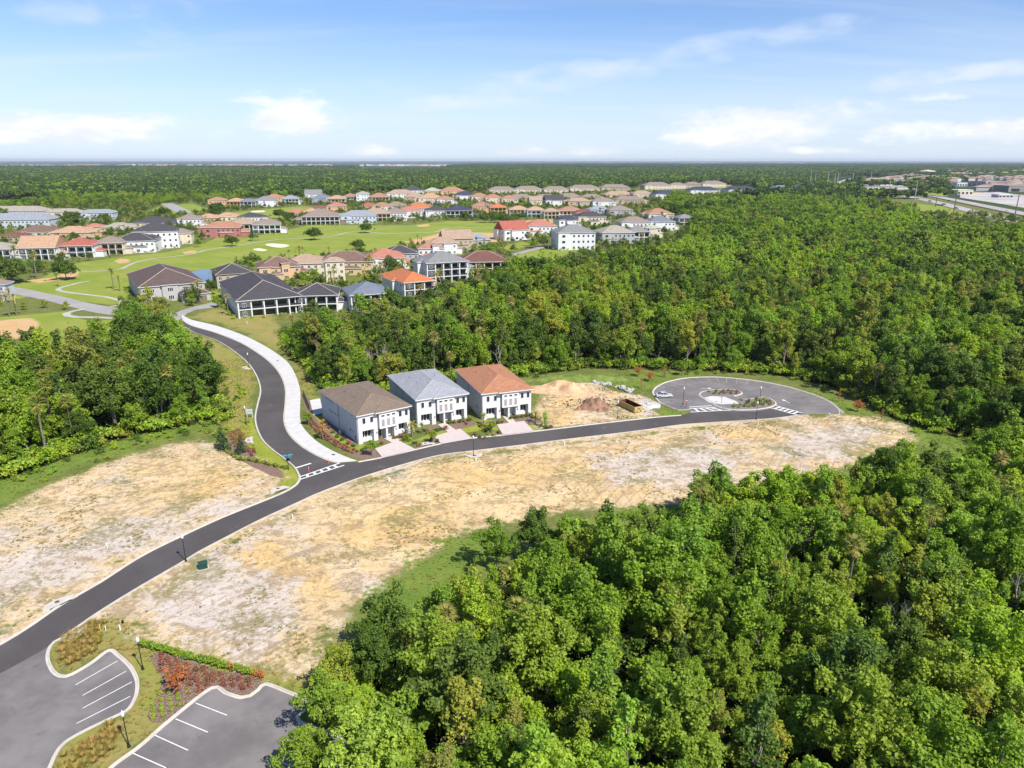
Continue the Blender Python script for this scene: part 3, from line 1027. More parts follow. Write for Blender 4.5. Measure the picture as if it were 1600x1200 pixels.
def crown_pts(rng, lobes, per, up=.45, stray=.12):
    """points on bumpy clusters; lobes = [(centre, radius)]"""
    Ps, Ns, Ts = [], [], []
    for c_, r_ in lobes:
        n = max(6, int(per * r_ * r_))
        d = rng.normal(size=(n, 3))
        d /= np.linalg.norm(d, axis=1, keepdims=True)
        d[:, 2] = np.where((d[:, 2] < -.5) & (rng.rand(n) < .7), -d[:, 2], d[:, 2])
        # sub-clumps: pull the radius in and out over the lobe
        k = rng.normal(size=(6, 3))
        k /= np.linalg.norm(k, axis=1, keepdims=True)
        m_ = np.max(d @ k.T, axis=1)
        rr = r_ * (0.45 + 0.62 * m_ ** 4) * (0.72 + 0.36 * rng.rand(n))
        rr = np.where(rng.rand(n) < stray, rr * rng.uniform(1.1, 1.6, n), rr)
        Ps.append(np.array(c_) + d * rr[:, None])
        nn = d * .55 + [0, 0, up] + rng.normal(size=(n, 3)) * .5
        Ns.append(nn)
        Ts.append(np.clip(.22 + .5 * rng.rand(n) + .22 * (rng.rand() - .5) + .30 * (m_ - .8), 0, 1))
    return np.concatenate(Ps), np.concatenate(Ns), np.concatenate(Ts)


def lobes_broad(rng, R_, H, base, n, lr):
    """a crown of limbs, each carrying a loose group of small clusters at its own height"""
    out_ = []
    limbs = max(4, n // 4)
    for i in range(limbs):
        th = i * 2.399 + rng.rand() * 1.1
        f = math.sqrt((i + .35) / limbs)
        rad = R_ * f * rng.uniform(.55, .86)
        top = base + (H - base) * (1 - .55 * f ** 2.0) * rng.uniform(.86, 1.04)
        cx_, cy_ = rad * math.cos(th), rad * math.sin(th)
        m = int(rng.uniform(.8, 1.3) * n / limbs) + 1
        for k in range(m):
            q = rng.rand()
            r_ = lr * rng.uniform(.38, .82)
            sp = R_ * .36
            z = top - lr * .5 - (top - base) * q ** 1.5 * .65
            out_.append(((cx_ * (1 - .2 * q) + rng.normal() * sp * .62, cy_ * (1 - .2 * q) + rng.normal() * sp * .62, z), r_))
    return out_


def trunk_mb(rng, H, r0, lobes, nl=5, z0=0.0):
    mb_ = MB()
    top = H * .72
    lean = Vector((rng.uniform(-.04, .04) * H, rng.uniform(-.04, .04) * H, 0))
    mid = Vector((0, 0, top * .5)) + lean * .4
    mb_.tube([(0, 0, z0 - .3), (0, 0, .4), mid, Vector((0, 0, top)) + lean], [r0 * 1.3, r0, r0 * .75, r0 * .3], 6)
    for c_, r_ in list(lobes)[:: max(1, len(lobes) // nl)]:
        z = max(.25 * H, min(top * .9, c_[2] * .6))
        st_ = Vector((0, 0, z)) + lean * (z / top)
        en = Vector(c_)
        mb_.tube([st_, st_.lerp(en, .5) + Vector((0, 0, -.3)), en], [r0 * .5, r0 * .32, r0 * .12], 5, cap=False)
    return mb_


PROTO = {}      # name -> dict(trunk, crown, R, H)


def make_tree(name, seed, kind, R_, H, base, n, lr, per, size, leaf, bark=None, both=True):
    rng = np.random.RandomState(seed)
    lobes = lobes_broad(rng, R_, H, base, n, lr)
    if kind == 'tall':
        lobes = []
        for i in range(n):
            z = base + (H - base) * ((i + rng.rand()) / n) ** .85
            k = 1 - .78 * ((z - base) / (H - base)) ** 1.8
            th = rng.rand() * 6.28
            q = R_ * rng.uniform(.15, .85) * k
            lobes.append(((q * math.cos(th), q * math.sin(th), z - lr * .3), lr * rng.uniform(.4, .85) * (.6 + .4 * k)))
    if kind == 'pine':
        lobes = []
        for i in range(n):
            z = base + (H - base) * rng.rand() ** .8
            th = rng.rand() * 6.28
            q = R_ * rng.uniform(.2, 1) * (1 - .5 * (z - base) / (H - base))
            lobes.append(((q * math.cos(th), q * math.sin(th), z), lr * rng.uniform(.6, 1)))
    if kind == 'cone':
        lobes = []
        for i in range(n):
            f = (i + .5) / n
            z = base + (H - base) * f
            th = i * 2.4
            q = R_ * .55 * (1 - f)
            lobes.append(((q * math.cos(th), q * math.sin(th), z), lr * (1.05 - .8 * f)))
    P, Nn, T = crown_pts(rng, lobes, per)
    V, F = cards(P, Nn, size, rng)
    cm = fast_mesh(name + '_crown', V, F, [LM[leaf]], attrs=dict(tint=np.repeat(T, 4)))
    tm = trunk_mb(rng, H, .018 * H + .05, lobes, 6).mesh(name + '_trunk', bark or M_BARK)
    PROTO[name] = dict(trunk=tm, crown=cm, R=R_, H=H)
    return PROTO[name]


def make_palm(name, seed, H, fan=True, n=26, fl=1.5, leaf='palm', old=True):
    rng = np.random.RandomState(seed)
    V, F, T, MI = [], [], [], []

    def frond(th, el_, ln, mi_):
        a = Vector((math.cos(th), math.sin(th), 0))
        s_ = Vector((-math.sin(th), math.cos(th), 0))
        o_ = Vector((0, 0, H))
        if fan:
            k = 7
            c0 = o_ + (a * math.cos(el_) + Vector((0, 0, math.sin(el_)))) * ln * .45
            for q in range(k):
                ph = (q - (k - 1) / 2) * .36
                d = (a * math.cos(ph) + s_ * math.sin(ph)) * math.cos(el_) + Vector((0, 0, math.sin(el_) - .25 * abs(ph)))
                tip = c0 + d * ln * .75 - Vector((0, 0, .12 * ln))
                w_ = s_.cross(d).normalized().cross(d).normalized() * .09
                b0 = len(V)
                V.extend([c0 - w_, c0 + w_, tip])
                F.append((b0, b0 + 1, b0 + 2))
                MI.append(mi_)
                T.extend([rng.rand()] * 3)
            b0 = len(V)
            V.extend([o_ - s_ * .04, o_ + s_ * .04, c0])
            F.append((b0, b0 + 1, b0 + 2))
            MI.append(mi_)
            T.extend([.4] * 3)
        else:
            prev = o_
            for q in range(6):
                f = (q + 1) / 6
                p = o_ + a * ln * f * math.cos(el_) + Vector((0, 0, ln * (f * math.sin(el_) - .55 * f * f)))
                for sd_ in (-1, 1):
                    wq = ln * .20 * (1.1 - f * .7)
                    b0 = len(V)
                    tip = (prev + p) / 2 + s_ * sd_ * wq + a * .12 - Vector((0, 0, wq * .45))
                    V.extend([prev, p, tip])
                    F.append((b0, b0 + 1, b0 + 2))
                    MI.append(mi_)
                    T.extend([rng.rand()] * 3)
                prev = p
    for i in range(n):
        frond(i * 2.4, R(75) - R(100) * (i / n), fl * rng.uniform(.8, 1.1), 0)
    if old:
        for i in range(7):
            frond(rng.rand() * 6.3, R(-40) - R(30) * rng.rand(), fl * .8, 1)
    cm = fast_mesh(name + '_crown', np.array([tuple(v) for v in V]), np.array(F), [LM[leaf], LM['gold']], mi=MI, attrs=dict(tint=T))
    mb_ = MB()
    mb_.tube([(0, 0, -.2), (.05, 0, H * .5), (0, 0, H)], [.2, .15, .17], 7)
    PROTO[name] = dict(trunk=mb_.mesh(name + '_trunk', M_BARK), crown=cm, R=fl, H=H)


def make_snag(name, seed, H, spread=1.0):
    rng = np.random.RandomState(seed)
    mb_ = MB()

    def br(p, d, ln, r_, dep):
        q = p + d * ln
        mb_.tube([p, p.lerp(q, .5) + Vector(rng.normal(size=3)) * ln * .05, q], [r_, r_ * .75, r_ * .5], 4 if dep else 6, cap=False)
        if dep < 3:
            for _ in range(3):
                nd = (d + Vector(rng.normal(size=3)) * .55 * spread + Vector((0, 0, .15))).normalized()
                br(p.lerp(q, rng.uniform(.5, 1)), nd, ln * rng.uniform(.45, .7), r_ * .5, dep + 1)
    br(Vector((0, 0, -.2)), Vector((.03, .02, 1)).normalized(), H * .5, .16, 0)
    PROTO[name] = dict(trunk=mb_.mesh(name, M_DEAD), crown=None, R=2, H=H)


# full-detail broadleaved trees
NEAR = []
for i, (leaf, kind, R_, H, n, lr) in enumerate([
        ('bright', 'broad', 3.8, 10.5, 46, 1.5), ('bright', 'tall', 2.6, 12.0, 34, 1.25), ('bright', 'broad', 3.0, 9.0, 34, 1.35), ('bright', 'broad', 4.6, 11.5, 60, 1.6),
        ('mid', 'broad', 4.0, 11.5, 50, 1.55), ('mid', 'tall', 2.8, 12.5, 36, 1.3), ('mid', 'broad', 3.3, 10.0, 38, 1.4), ('mid', 'broad', 4.8, 12.5, 64, 1.6),
        ('dark', 'broad', 4.3, 12.0, 56, 1.5), ('dark', 'tall', 2.7, 12.0, 34, 1.25),
        ('olive', 'broad', 3.9, 11.0, 48, 1.4), ('olive', 'pine', 3.2, 13.5, 30, 1.1), ('olive', 'broad', 3.1, 9.5, 36, 1.25)]):
    nm = 'n%02d' % i
    make_tree(nm, 100 + i, kind, R_, H, H * (.20 if kind != 'pine' else .45), n, lr, 168, .285, leaf, M_BARKP if i % 3 == 0 else M_BARK)
    NEAR.append((nm, leaf, kind))
make_tree('oak', 60, 'broad', 7.0, 10.5, 3.2, 84, 2.0, 60, .5, 'dark')
make_tree('garden', 61, 'broad', 2.6, 6.0, 1.6, 34, 1.15, 80, .34, 'mid')
make_tree('gardendark', 62, 'broad', 2.8, 6.5, 1.4, 36, 1.2, 80, .34, 'dark')
make_tree('young', 63, 'broad', 1.15, 4.0, 1.5, 22, .72, 230, .2, 'mid')
make_tree('youngbright', 64, 'tall', 1.4, 4.6, .6, 22, .75, 150, .22, 'bright')
make_tree('spruce', 65, 'cone', 1.7, 5.2, .3, 14, 1.05, 190, .22, 'conifer')
make_tree('rust', 66, 'broad', 1.5, 3.6, 1.0, 40, .62, 260, .15, 'rust')
make_tree('orange', 67, 'broad', 1.3, 4.8, 1.1, 24, .62, 160, .2, 'orange')
make_tree('rustthin', 68, 'tall', .85, 3.8, .7, 18, .5, 90, .18, 'rust')
make_palm('cabbage', 70, 7.5)
make_palm('cabbagetall', 71, 10.5, fl=1.7)
make_palm('queen', 72, 6.5, fan=False, n=16, fl=2.6, old=False)
make_palm('queensmall', 73, 2.6, fan=False, n=13, fl=1.9, old=False)
make_snag('snag1', 80, 11)
make_snag('snag2', 81, 13, .7)
make_snag('snag3', 82, 9, 1.3)

# simpler trees for the far distance (foliage and stem in one mesh) and bushes
HID = bpy.data.collections.new('prototypes')      # source shapes for the massed woods; not in the view


def combine(name, parts, mats):
    V, F, MI, T = [], [], [], []
    off = 0
    for me, mi_, M_ in parts:
        n = len(me.vertices)
        co = np.empty(n * 3, dtype=np.float32)
        me.vertices.foreach_get('co', co)
        co = co.reshape(-1, 3)
        if M_ is not None:
            co = co * M_[0] + np.array(M_[1])
        me.calc_loop_triangles()
        tr = np.empty(len(me.loop_triangles) * 3, dtype=np.int32)
        me.loop_triangles.foreach_get('vertices', tr)
        V.append(co)
        F.append(tr.reshape(-1, 3) + off)
        MI += [mi_] * (len(tr) // 3)
        tt = np.full(n, .4, dtype=np.float32)
        if 'tint' in me.attributes:
            me.attributes['tint'].data.foreach_get('value', tt)
        T.append(tt)
        off += n
    return fast_mesh(name, np.concatenate(V), np.concatenate(F), mats, mi=MI, attrs=dict(tint=np.concatenate(T)))


GROUPS = {}


def proto_set(key, meshes):
    c_ = bpy.data.collections.new('source_' + key)
    for i, me in enumerate(meshes):
        o_ = bpy.data.objects.new('source_%s_%02d' % (key, i), me)
        c_.objects.link(o_)
    GROUPS[key] = c_


LEAFOF = {n_: l_ for n_, l_, k_ in NEAR}
full, fulln = [], []
for nm, leaf, kind in NEAR:
    p = PROTO[nm]
    full.append(combine('massed_' + nm, [(p['crown'], 0, None), (p['trunk'], 1, None)], [LM[leaf], M_BARK]))
for nm in ('cabbage', 'cabbagetall'):
    p = PROTO[nm]
    full.append(combine('massed_' + nm, [(p['crown'], 0, None), (p['trunk'], 1, None)], [LM['palm'], M_BARK]))
for nm in ('snag1', 'snag2'):
    full.append(combine('massed_' + nm, [(PROTO[nm]['trunk'], 0, None)], [M_DEAD]))
proto_set('full', full)           # 0-12 broadleaf, 13-14 palm, 15-16 snag
mids = []
for i, (nm, leaf, kind) in enumerate(NEAR):
    q = PROTO[nm]
    rng = np.random.RandomState(300 + i)
    lb = lobes_broad(rng, q['R'], q['H'], q['H'] * .2, 26, q['R'] * .42) if kind == 'broad' else [((q['R'] * .4 * math.cos(k * 2.4), q['R'] * .4 * math.sin(k * 2.4), q['H'] * (.25 + .08 * k)), 1.7 - .12 * k) for k in range(9)]
    P, Nn, T = crown_pts(rng, lb, 46)
    V, F = cards(P, Nn, .56, rng, .9)
    mids.append(fast_mesh('mid_' + nm, V, F, [LM[leaf]], attrs=dict(tint=np.repeat(T, 4))))
pm = PROTO['cabbage']
mids.append(full[13])
mids.append(full[15])
proto_set('mid', mids)            # 13 palm 14 snag
fars = []
for i, leaf in enumerate(['mid', 'wood', 'wood', 'dark', 'wood', 'wood', 'dark', 'wood']):
    rng = np.random.RandomState(400 + i)
    Vs, Fs, Ts, off = [], [], [], 0
    # a stand of about nine trees
    for k in range(9):
        cx, cy = (k % 3 - 1) * 8 + rng.uniform(-2.5, 2.5), (k // 3 - 1) * 8 + rng.uniform(-2.5, 2.5)
        H = rng.uniform(8, 15)
        lb = [((cx + rng.uniform(-2, 2), cy + rng.uniform(-2, 2), H - rng.uniform(1, 4.5)), rng.uniform(2.0, 3.4)) for _ in range(4)]
        P, Nn, T = crown_pts(rng, lb, 4.2)
        V, F = cards(P, Nn, 2.3, rng, .95)
        Vs.append(V)
        Fs.append(F + off)
        Ts.append(np.clip(np.repeat(T, 4) + rng.uniform(-.25, .25), 0, 1))
        off += len(V)
    fars.append(fast_mesh('stand_%d' % i, np.concatenate(Vs), np.concatenate(Fs), [LM[leaf]], attrs=dict(tint=np.concatenate(Ts))))
proto_set('far', fars)


def blob_plant(name, seed, R_, H, n, lr, per, size, leaf):
    rng = np.random.RandomState(seed)
    lb = [((R_ * math.sqrt(rng.rand()) * math.cos(k * 2.4), R_ * math.sqrt(rng.rand()) * math.sin(k * 2.4), H * rng.uniform(.35, .75)), lr * rng.uniform(.7, 1.1)) for k in range(n)]
    P, Nn, T = crown_pts(rng, lb, per)
    P[:, 2] = np.maximum(P[:, 2], .02)
    V, F = cards(P, Nn, size, rng)
    return fast_mesh(name, V, F, [LM[leaf]], attrs=dict(tint=np.repeat(T, 4)))


def tuft(name, seed, n, h, sp, leaf, w_=.05):
    rng = np.random.RandomState(seed)
    V, F, T = [], [], []
    for i in range(n):
        th = rng.rand() * 6.28
        p = np.array([math.cos(th), math.sin(th), 0]) * sp * .35 * rng.rand()
        d = np.array([math.cos(th), math.sin(th), 0]) * sp * rng.uniform(.3, 1)
        s_ = np.array([-math.sin(th), math.cos(th), 0]) * w_
        b0 = len(V)
        V += [p - s_, p + s_, p + d + [0, 0, h * rng.uniform(.5, 1.1)]]
        F.append((b0, b0 + 1, b0 + 2))
        T += [rng.rand()] * 3
    return fast_mesh(name, np.array(V), np.array(F), [LM[leaf]], attrs=dict(tint=T))


bushes = [blob_plant('bush_%d' % i, 500 + i, r_, h, 6, lr, per, sz, lf) for i, (r_, h, lr, per, sz, lf) in enumerate([
    (1.0, 1.8, .8, 60, .30, 'bright'), (1.3, 2.4, .9, 55, .32, 'mid'), (.9, 1.3, .7, 60, .28, 'olive'), (1.1, 2.0, .9, 55, .3, 'dark')])]
proto_set('bush', bushes)
tufts = [tuft('tuft_0', 520, 14, .26, .32, 'weed'), tuft('tuft_1', 521, 16, .20, .40, 'straw'), tuft('tuft_2', 522, 12, .14, .26, 'weed'), blob_plant('tuft_3', 523, .18, .2, 3, .16, 400, .13, 'weed')]
proto_set('tuft', tufts)
M_CLOD = mat('clod', (0.42, 0.31, 0.19), .95, .25, 3)


def rock_mesh(name, seed, m_, k=.28):
    rng = np.random.RandomState(seed)
    bm_ = bmesh.new()
    bmesh.ops.create_icosphere(bm_, subdivisions=2, radius=1)
    ax = rng.normal(size=(6, 3))
    for v in bm_.verts:
        d = np.array(v.co)
        f = 1 + k * sum(math.sin(3 * float(d @ a) + i) for i, a in enumerate(ax)) / 3
        v.co *= f
        v.co.z *= .7
    me = bpy.data.meshes.new(name)
    bm_.to_mesh(me)
    bm_.free()
    me.materials.append(m_)
    return me


M_BRK = mat('dark_twigs', (0.13, 0.10, 0.065), .95, .3, 3)
proto_set('clod', [rock_mesh('clod_0', 1, M_CLOD), rock_mesh('clod_1', 2, M_BRK, .4)])


def scatter(name, key, pts, **kw):
    """one object: source shapes of a set placed on points (x, y, z, index, scale, rotation)"""
    pts = np.asarray(pts, dtype=np.float32)
    me = bpy.data.meshes.new(name)
    me.vertices.add(len(pts))
    me.vertices.foreach_set('co', np.ascontiguousarray(pts[:, :3]).ravel())
    a = me.attributes.new('pick', 'INT', 'POINT')
    a.data.foreach_set('value', pts[:, 3].astype(np.int32))
    for nm, k in (('size', 4), ('turn', 5)):
        a = me.attributes.new(nm, 'FLOAT', 'POINT')
        a.data.foreach_set('value', np.ascontiguousarray(pts[:, k]))
    o_ = obj(name, me, kind='stuff', **kw)
    gt = bpy.data.node_groups.new(name + '_nodes', 'GeometryNodeTree')
    gt.interface.new_socket('Geometry', in_out='INPUT', socket_type='NodeSocketGeometry')
    gt.interface.new_socket('Geometry', in_out='OUTPUT', socket_type='NodeSocketGeometry')
    N = gt.nodes
    gi, go = N.new('NodeGroupInput'), N.new('NodeGroupOutput')
    mp_ = N.new('GeometryNodeMeshToPoints')
    ci = N.new('GeometryNodeCollectionInfo')
    ci.inputs['Collection'].default_value = GROUPS[key]
    ci.inputs['Separate Children'].default_value = True
    ci.inputs['Reset Children'].default_value = True
    ip = N.new('GeometryNodeInstanceOnPoints')
    ip.inputs['Pick Instance'].default_value = True

    def na(nm, ty):
        q = N.new('GeometryNodeInputNamedAttribute')
        q.data_type = ty
        q.inputs['Name'].default_value = nm
        return [s_ for s_ in q.outputs if s_.enabled and s_.name == 'Attribute'][0]
    cx = N.new('ShaderNodeCombineXYZ')
    gt.links.new(gi.outputs[0], mp_.inputs['Mesh'])
    gt.links.new(mp_.outputs[0], ip.inputs['Points'])
    gt.links.new(ci.outputs[0], ip.inputs['Instance'])
    gt.links.new(na('pick', 'INT'), ip.inputs['Instance Index'])
    gt.links.new(na('turn', 'FLOAT'), cx.inputs[2])
    e2 = N.new('FunctionNodeEulerToRotation')
    gt.links.new(cx.outputs[0], e2.inputs[0])
    gt.links.new(e2.outputs[0], ip.inputs['Rotation'])
    gt.links.new(na('size', 'FLOAT'), ip.inputs['Scale'])
    gt.links.new(ip.outputs[0], go.inputs[0])
    md = o_.modifiers.new('scatter', 'NODES')
    md.node_group = gt
    return o_


def in_view(X, Y, z=8, mx=320, my=420):
    zc = Y * math.cos(PITCH) - (z - CAMH) * math.sin(PITCH)
    yc = Y * math.sin(PITCH) + (z - CAMH) * math.cos(PITCH)
    px_ = 800 + FPX * X / np.maximum(zc, 1)
    py_ = 600 - FPX * yc / np.maximum(zc, 1)
    return (zc > 5) & (px_ > -mx) & (px_ < 1600 + mx) & (py_ < 1200 + my), px_, py_


def jgrid(x0, x1, y0, y1, s, rng, j=.42):
    X, Y = np.meshgrid(np.arange(x0, x1, s), np.arange(y0, y1, s * .87), indexing='ij')
    X = X + (np.arange(X.shape[1]) % 2) * s / 2
    X = X + rng.uniform(-j, j, X.shape) * s
    Y = Y + rng.uniform(-j, j, X.shape) * s
    return X.ravel(), Y.ravel()


# ---- candidate stems of the three near woods
rng = np.random.RandomState(77)
X, Y = jgrid(-280, 1000, 40, 340, 4.5, rng)
ok, PXX, PYY = in_view(X, Y)
X, Y = X[ok], Y[ok]
s1, s2, s3 = sdist(X, Y, F_LOW), sdist(X, Y, F_MID), sdist(X, Y, F_LEFT)
clr = sdist(X, Y, CLEAR_MID)
dd = np.maximum(np.maximum(s1, s2), s3)
keep = (dd > .8) & (clr < 0) & (rng.rand(len(X)) < .93)
X, Y, dd, s1, s2, s3 = X[keep], Y[keep], dd[keep], s1[keep], s2[keep], s3[keep]
hv = vnoise(X, Y, 22, 21)
tone = vnoise(X, Y, 34, 22) * .7 + vnoise(X, Y, 9, 23) * .3
SPEC = {'bright': [0, 1, 2, 3], 'mid': [4, 5, 6, 7], 'dark': [8, 9], 'olive': [10, 11, 12]}
STEMS = []
for x, y, d, h, tn, a1, a2, a3 in zip(X, Y, dd, hv, tone, s1, s2, s3):
    u = rng.rand()
    low = a1 > 0
    if low:
        sp = 'bright' if u < .54 else 'mid' if u < .78 else 'olive' if u < .93 else 'dark'
        if tn > .62 and u < .75:
            sp = 'bright'
        if tn < .36 and u < .6:
            sp = 'mid'
    elif a3 > 0:
        sp = 'mid' if u < .46 else 'dark' if u < .80 else 'olive' if u < .9 else 'bright'
    else:
        sp = 'bright' if u < .26 else 'mid' if u < .58 else 'dark' if u < .84 else 'olive'
        if tn > .62:
            sp = 'bright' if u < .55 else 'mid' if u < .8 else 'olive'
        if tn < .38:
            sp = 'dark' if u < .5 else 'mid' if u < .85 else 'olive'
        if d < 26 and y < 240:
            sp = 'dark' if u < .52 else 'mid' if u < .86 else 'olive'
    ix = SPEC[sp][rng.randint(len(SPEC[sp]))]
    big = rng.rand() < .34
    sc = (rng.uniform(1.08, 1.36) if big else rng.uniform(.60, .92)) * (.82 + .30 * h) * (1.0 if d > 5 else .86 + .14 * rng.rand())
    if low:
        sc *= .93
    if a2 > 0:
        sc *= 1.12
    if a3 > 0:
        sc *= 1.2
    v = rng.rand()
    if v < (.05 if low else .09) and y > 70:
        ix = 13 + rng.randint(2)
        sc = rng.uniform(.85, 1.1) * (.95 if low else 1.15)
    elif v > .985:
        ix = 15 + rng.randint(2)
        sc = rng.uniform(.8, 1.05)
    STEMS.append([x, y, 0, ix, sc, rng.rand() * 6.28, a1, a2, a3])
STEMS = np.array(STEMS)
Xf, Yf = STEMS[:, 0], STEMS[:, 1]
vis, pxs, pys = in_view(Xf, Yf, 8, 0, 40)
dist = np.sqrt(Xf ** 2 + Yf ** 2 + 54 ** 2)
order = np.argsort(np.where(vis, dist / STEMS[:, 4], 1e9))
NTREE = 236
near_ids = set(order[:NTREE].tolist())
KINDW = {'bright': ('light green', 'broadleaf_tree'), 'mid': ('mid-green', 'broadleaf_tree'), 'dark': ('dark green', 'broadleaf_tree'), 'olive': ('olive-green', 'broadleaf_tree')}


def plant(pname, name, x, y, sc, rz, label, cat, group=None, z=0):
    """a tree: trunk and crown under one root"""
    p = PROTO[pname]
    r_ = empty(name, (x, y, z), rz, sc, label=label, cat=cat, group=group)
    obj('trunk', p['trunk'], r_)
    if p['crown']:
        obj('crown', p['crown'], r_)
    return r_


def where_wood(px_, py_):
    v = 'near edge' if py_ > 1060 else 'middle' if py_ > 900 else 'sand edge'
    h_ = 'left' if px_ < 700 else 'left centre' if px_ < 930 else 'centre' if px_ < 1160 else 'right centre' if px_ < 1380 else 'right'
    return h_, v


ORD = ['first', 'second', 'third', 'fourth', 'fifth', 'sixth', 'seventh', 'eighth', 'ninth', 'tenth', 'eleventh', 'twelfth', 'thirteenth', 'fourteenth', 'fifteenth', 'sixteenth', 'seventeenth', 'eighteenth', 'nineteenth', 'twentieth']
BINS = {}
for i in near_ids:
    x, y, _, ix, sc, rt = STEMS[i][:6]
    ix = int(ix)
    px_, py_ = pxs[i], pys[i]
    h_ = 'left' if px_ < 700 else 'left-centre' if px_ < 930 else 'centre' if px_ < 1160 else 'right-centre' if px_ < 1380 else 'right'
    wood = 'lower right wood' if STEMS[i][6] > 0 else 'wood behind houses' if STEMS[i][7] > 0 else 'wood by lane'
    v_ = ('near edge' if py_ > 1060 else 'middle' if py_ > 900 else 'sand edge') if STEMS[i][6] > 0 else 'front'
    if ix < 13:
        nm, leaf, kind = NEAR[ix]
        shape = {'broad': 'wide', 'tall': 'narrow', 'pine': 'open'}[kind]
        size_ = 'small' if sc * PROTO[nm]['H'] < 8.6 else 'tall' if sc * PROTO[nm]['H'] > 10.6 else 'medium'
        d_ = '%s %s %s tree' % (size_, shape, {'bright': 'pale-green', 'mid': 'mid-green', 'dark': 'dark-green', 'olive': 'olive-green'}[leaf])
        arg = (nm, 'broadleaf_tree', 'tree')
    elif ix < 15:
        d_, arg = 'yellowed cabbage palm', (('cabbage', 'cabbagetall')[ix - 13], 'cabbage_palm', 'palm')
    else:
        d_, arg = 'bare grey dead tree', (('snag1', 'snag2')[ix - 15], 'dead_tree', 'dead tree')
    BINS.setdefault((d_, '%s %s of %s' % (v_, h_, wood)), []).append((px_, i, arg))
for (d_, place_), lst in BINS.items():
    lst.sort()
    for k, (px_, i, arg) in enumerate(lst):
        x, y, _, ix, sc, rt = STEMS[i][:6]
        lb = '%s at %s' % (d_, place_) if len(lst) == 1 else '%s from left of %ss, %s' % (ORD[min(k, 19)], d_, place_)
        plant(arg[0], arg[1], x, y, sc, rt, lb, arg[2], '%ss in the %s' % (d_, place_.split(' of ')[1]) if len(lst) > 1 else None)
rest = np.array([s_[:6] for i, s_ in enumerate(STEMS) if i not in near_ids])
scatter('near_forest', 'full', rest, label='dense mixed broadleaf wood around the building land', cat='forest')

# ---- the wood further back, 340 m to 1.3 km
X, Y = jgrid(-700, 1250, 340, 1250, 5.4, rng)
ok, PXX, PYY = in_view(X, Y, 8, 120)
X, Y = X[ok], Y[ok]
F_B1 = TL('700,450 735,440 770,425 800,405 850,392 905,396 925,396 950,392 1000,384 1060,370 1085,352 1085,330 1040,322 1045,300 1070,300 1090,312 1110,302 1140,300 1180,306 1230,303 1280,303 1330,306 1400,314 1430,328 1437,340 1470,346 1500,344 1545,348 1600,345 1700,352 2100,420') + L('2600,700 1000,700')
F_B2 = L('-300,352 -60,352 0,345 30,340 40,331 120,323 180,322 250,318 300,312 330,316 400,308 470,306 500,300 560,297 640,294 760,292 900,291 1000,284 1140,283 1250,286 1320,286 1330,280 1280,272 1400,276 1500,286 1500,276 2200,276 2200,267 -900,267 -900,340')
m1 = np.maximum(sdist(X, Y, F_B1), sdist(X, Y, F_B2))
kp = (m1 > 0) & (rng.rand(len(X)) < .95)
X, Y = X[kp], Y[kp]
hv = vnoise(X, Y, 30, 31)
tn = vnoise(X, Y, 60, 32)
ix = np.where(tn + vnoise(X, Y, 25, 33) * .5 > .78, rng.choice([0, 1, 2, 3, 4, 6, 10, 8], len(X)), rng.choice([4, 5, 8, 7, 8, 9, 10, 2, 9, 7, 8, 12, 6], len(X)))
pv = rng.rand(len(X))
ix = np.where(pv < .085, 13, np.where(pv > .985, 14, ix))
scatter('middle_forest', 'mid', np.stack([X, Y, 0 * X, ix, (.70 + .45 * hv) * np.where(rng.rand(len(X)) < .3, rng.uniform(1.1, 1.4, len(X)), rng.uniform(.7, 1.0, len(X))), rng.rand(len(X)) * 6.28], -1), label='broad green wood stretching away behind the turning circle', cat='forest')

# ---- stands of trees beyond, out to where single crowns merge
X, Y = jgrid(-1300, 3900, 1250, 4200, 21, rng, .3)
ok, _, _ = in_view(X, Y, 8, 100)
X, Y = X[ok], Y[ok]
n0 = len(X)
X2, Y2 = jgrid(-4300, 4300, 1250, 5200, 21, rng, .3)
ok, _, _ = in_view(X2, Y2, 8, 100)
X, Y = X2[ok], Y2[ok]
free = L('1300,267 1640,267 1800,348 1500,352 1430,330 1340,305 1290,300')
gap = vnoise(X, Y, 260, 41)
kp = (sdist(X, Y, F_B2) > -1e9) & (rng.rand(len(X)) < .97)
town2 = L('-100,345 180,331 320,318 470,309 560,304 660,300 760,299 900,298 985,295 1000,291 1135,288 1185,296 1290,295 1290,300 1060,318 900,345 500,345')
kp &= sdist(X, Y, town2) < 0
corr = sdist(X, Y, free)
kp &= sdist(X, Y, L('1478,284 1660,284 1800,350 1480,350')) < 0
kp &= (corr < 0) | (vnoise(X, Y, 90, 43) > .66)
road_far = L('1280,282 1310,276 1350,276.5 1420,277 1420,283 1340,283 1330,292 1300,292')
kp &= sdist(X, Y, road_far) < 8
X, Y = X[kp], Y[kp]
tn = vnoise(X, Y, 300, 44)
ix = np.where(tn > .55, rng.choice([0, 1, 5, 4, 7, 2], len(X)), rng.choice([2, 3, 6, 2, 3, 6, 1, 0], len(X)))
scatter('distant_forest', 'far', np.stack([X, Y, 0 * X, ix, .85 + .3 * rng.rand(len(X)), rng.randint(0, 4, len(X)) * 1.5708], -1), label='far woods of the plain merging towards the horizon', cat='forest')
X, Y = jgrid(-9500, 9500, 5200, 11500, 62, rng, .45)
ok, _, _ = in_view(X, Y, 8, 60)
X, Y = X[ok], Y[ok]
kp = (vnoise(X, Y, 900, 45) > .30) & ((Y < 6300) | (X > -600))
X, Y = X[kp], Y[kp]
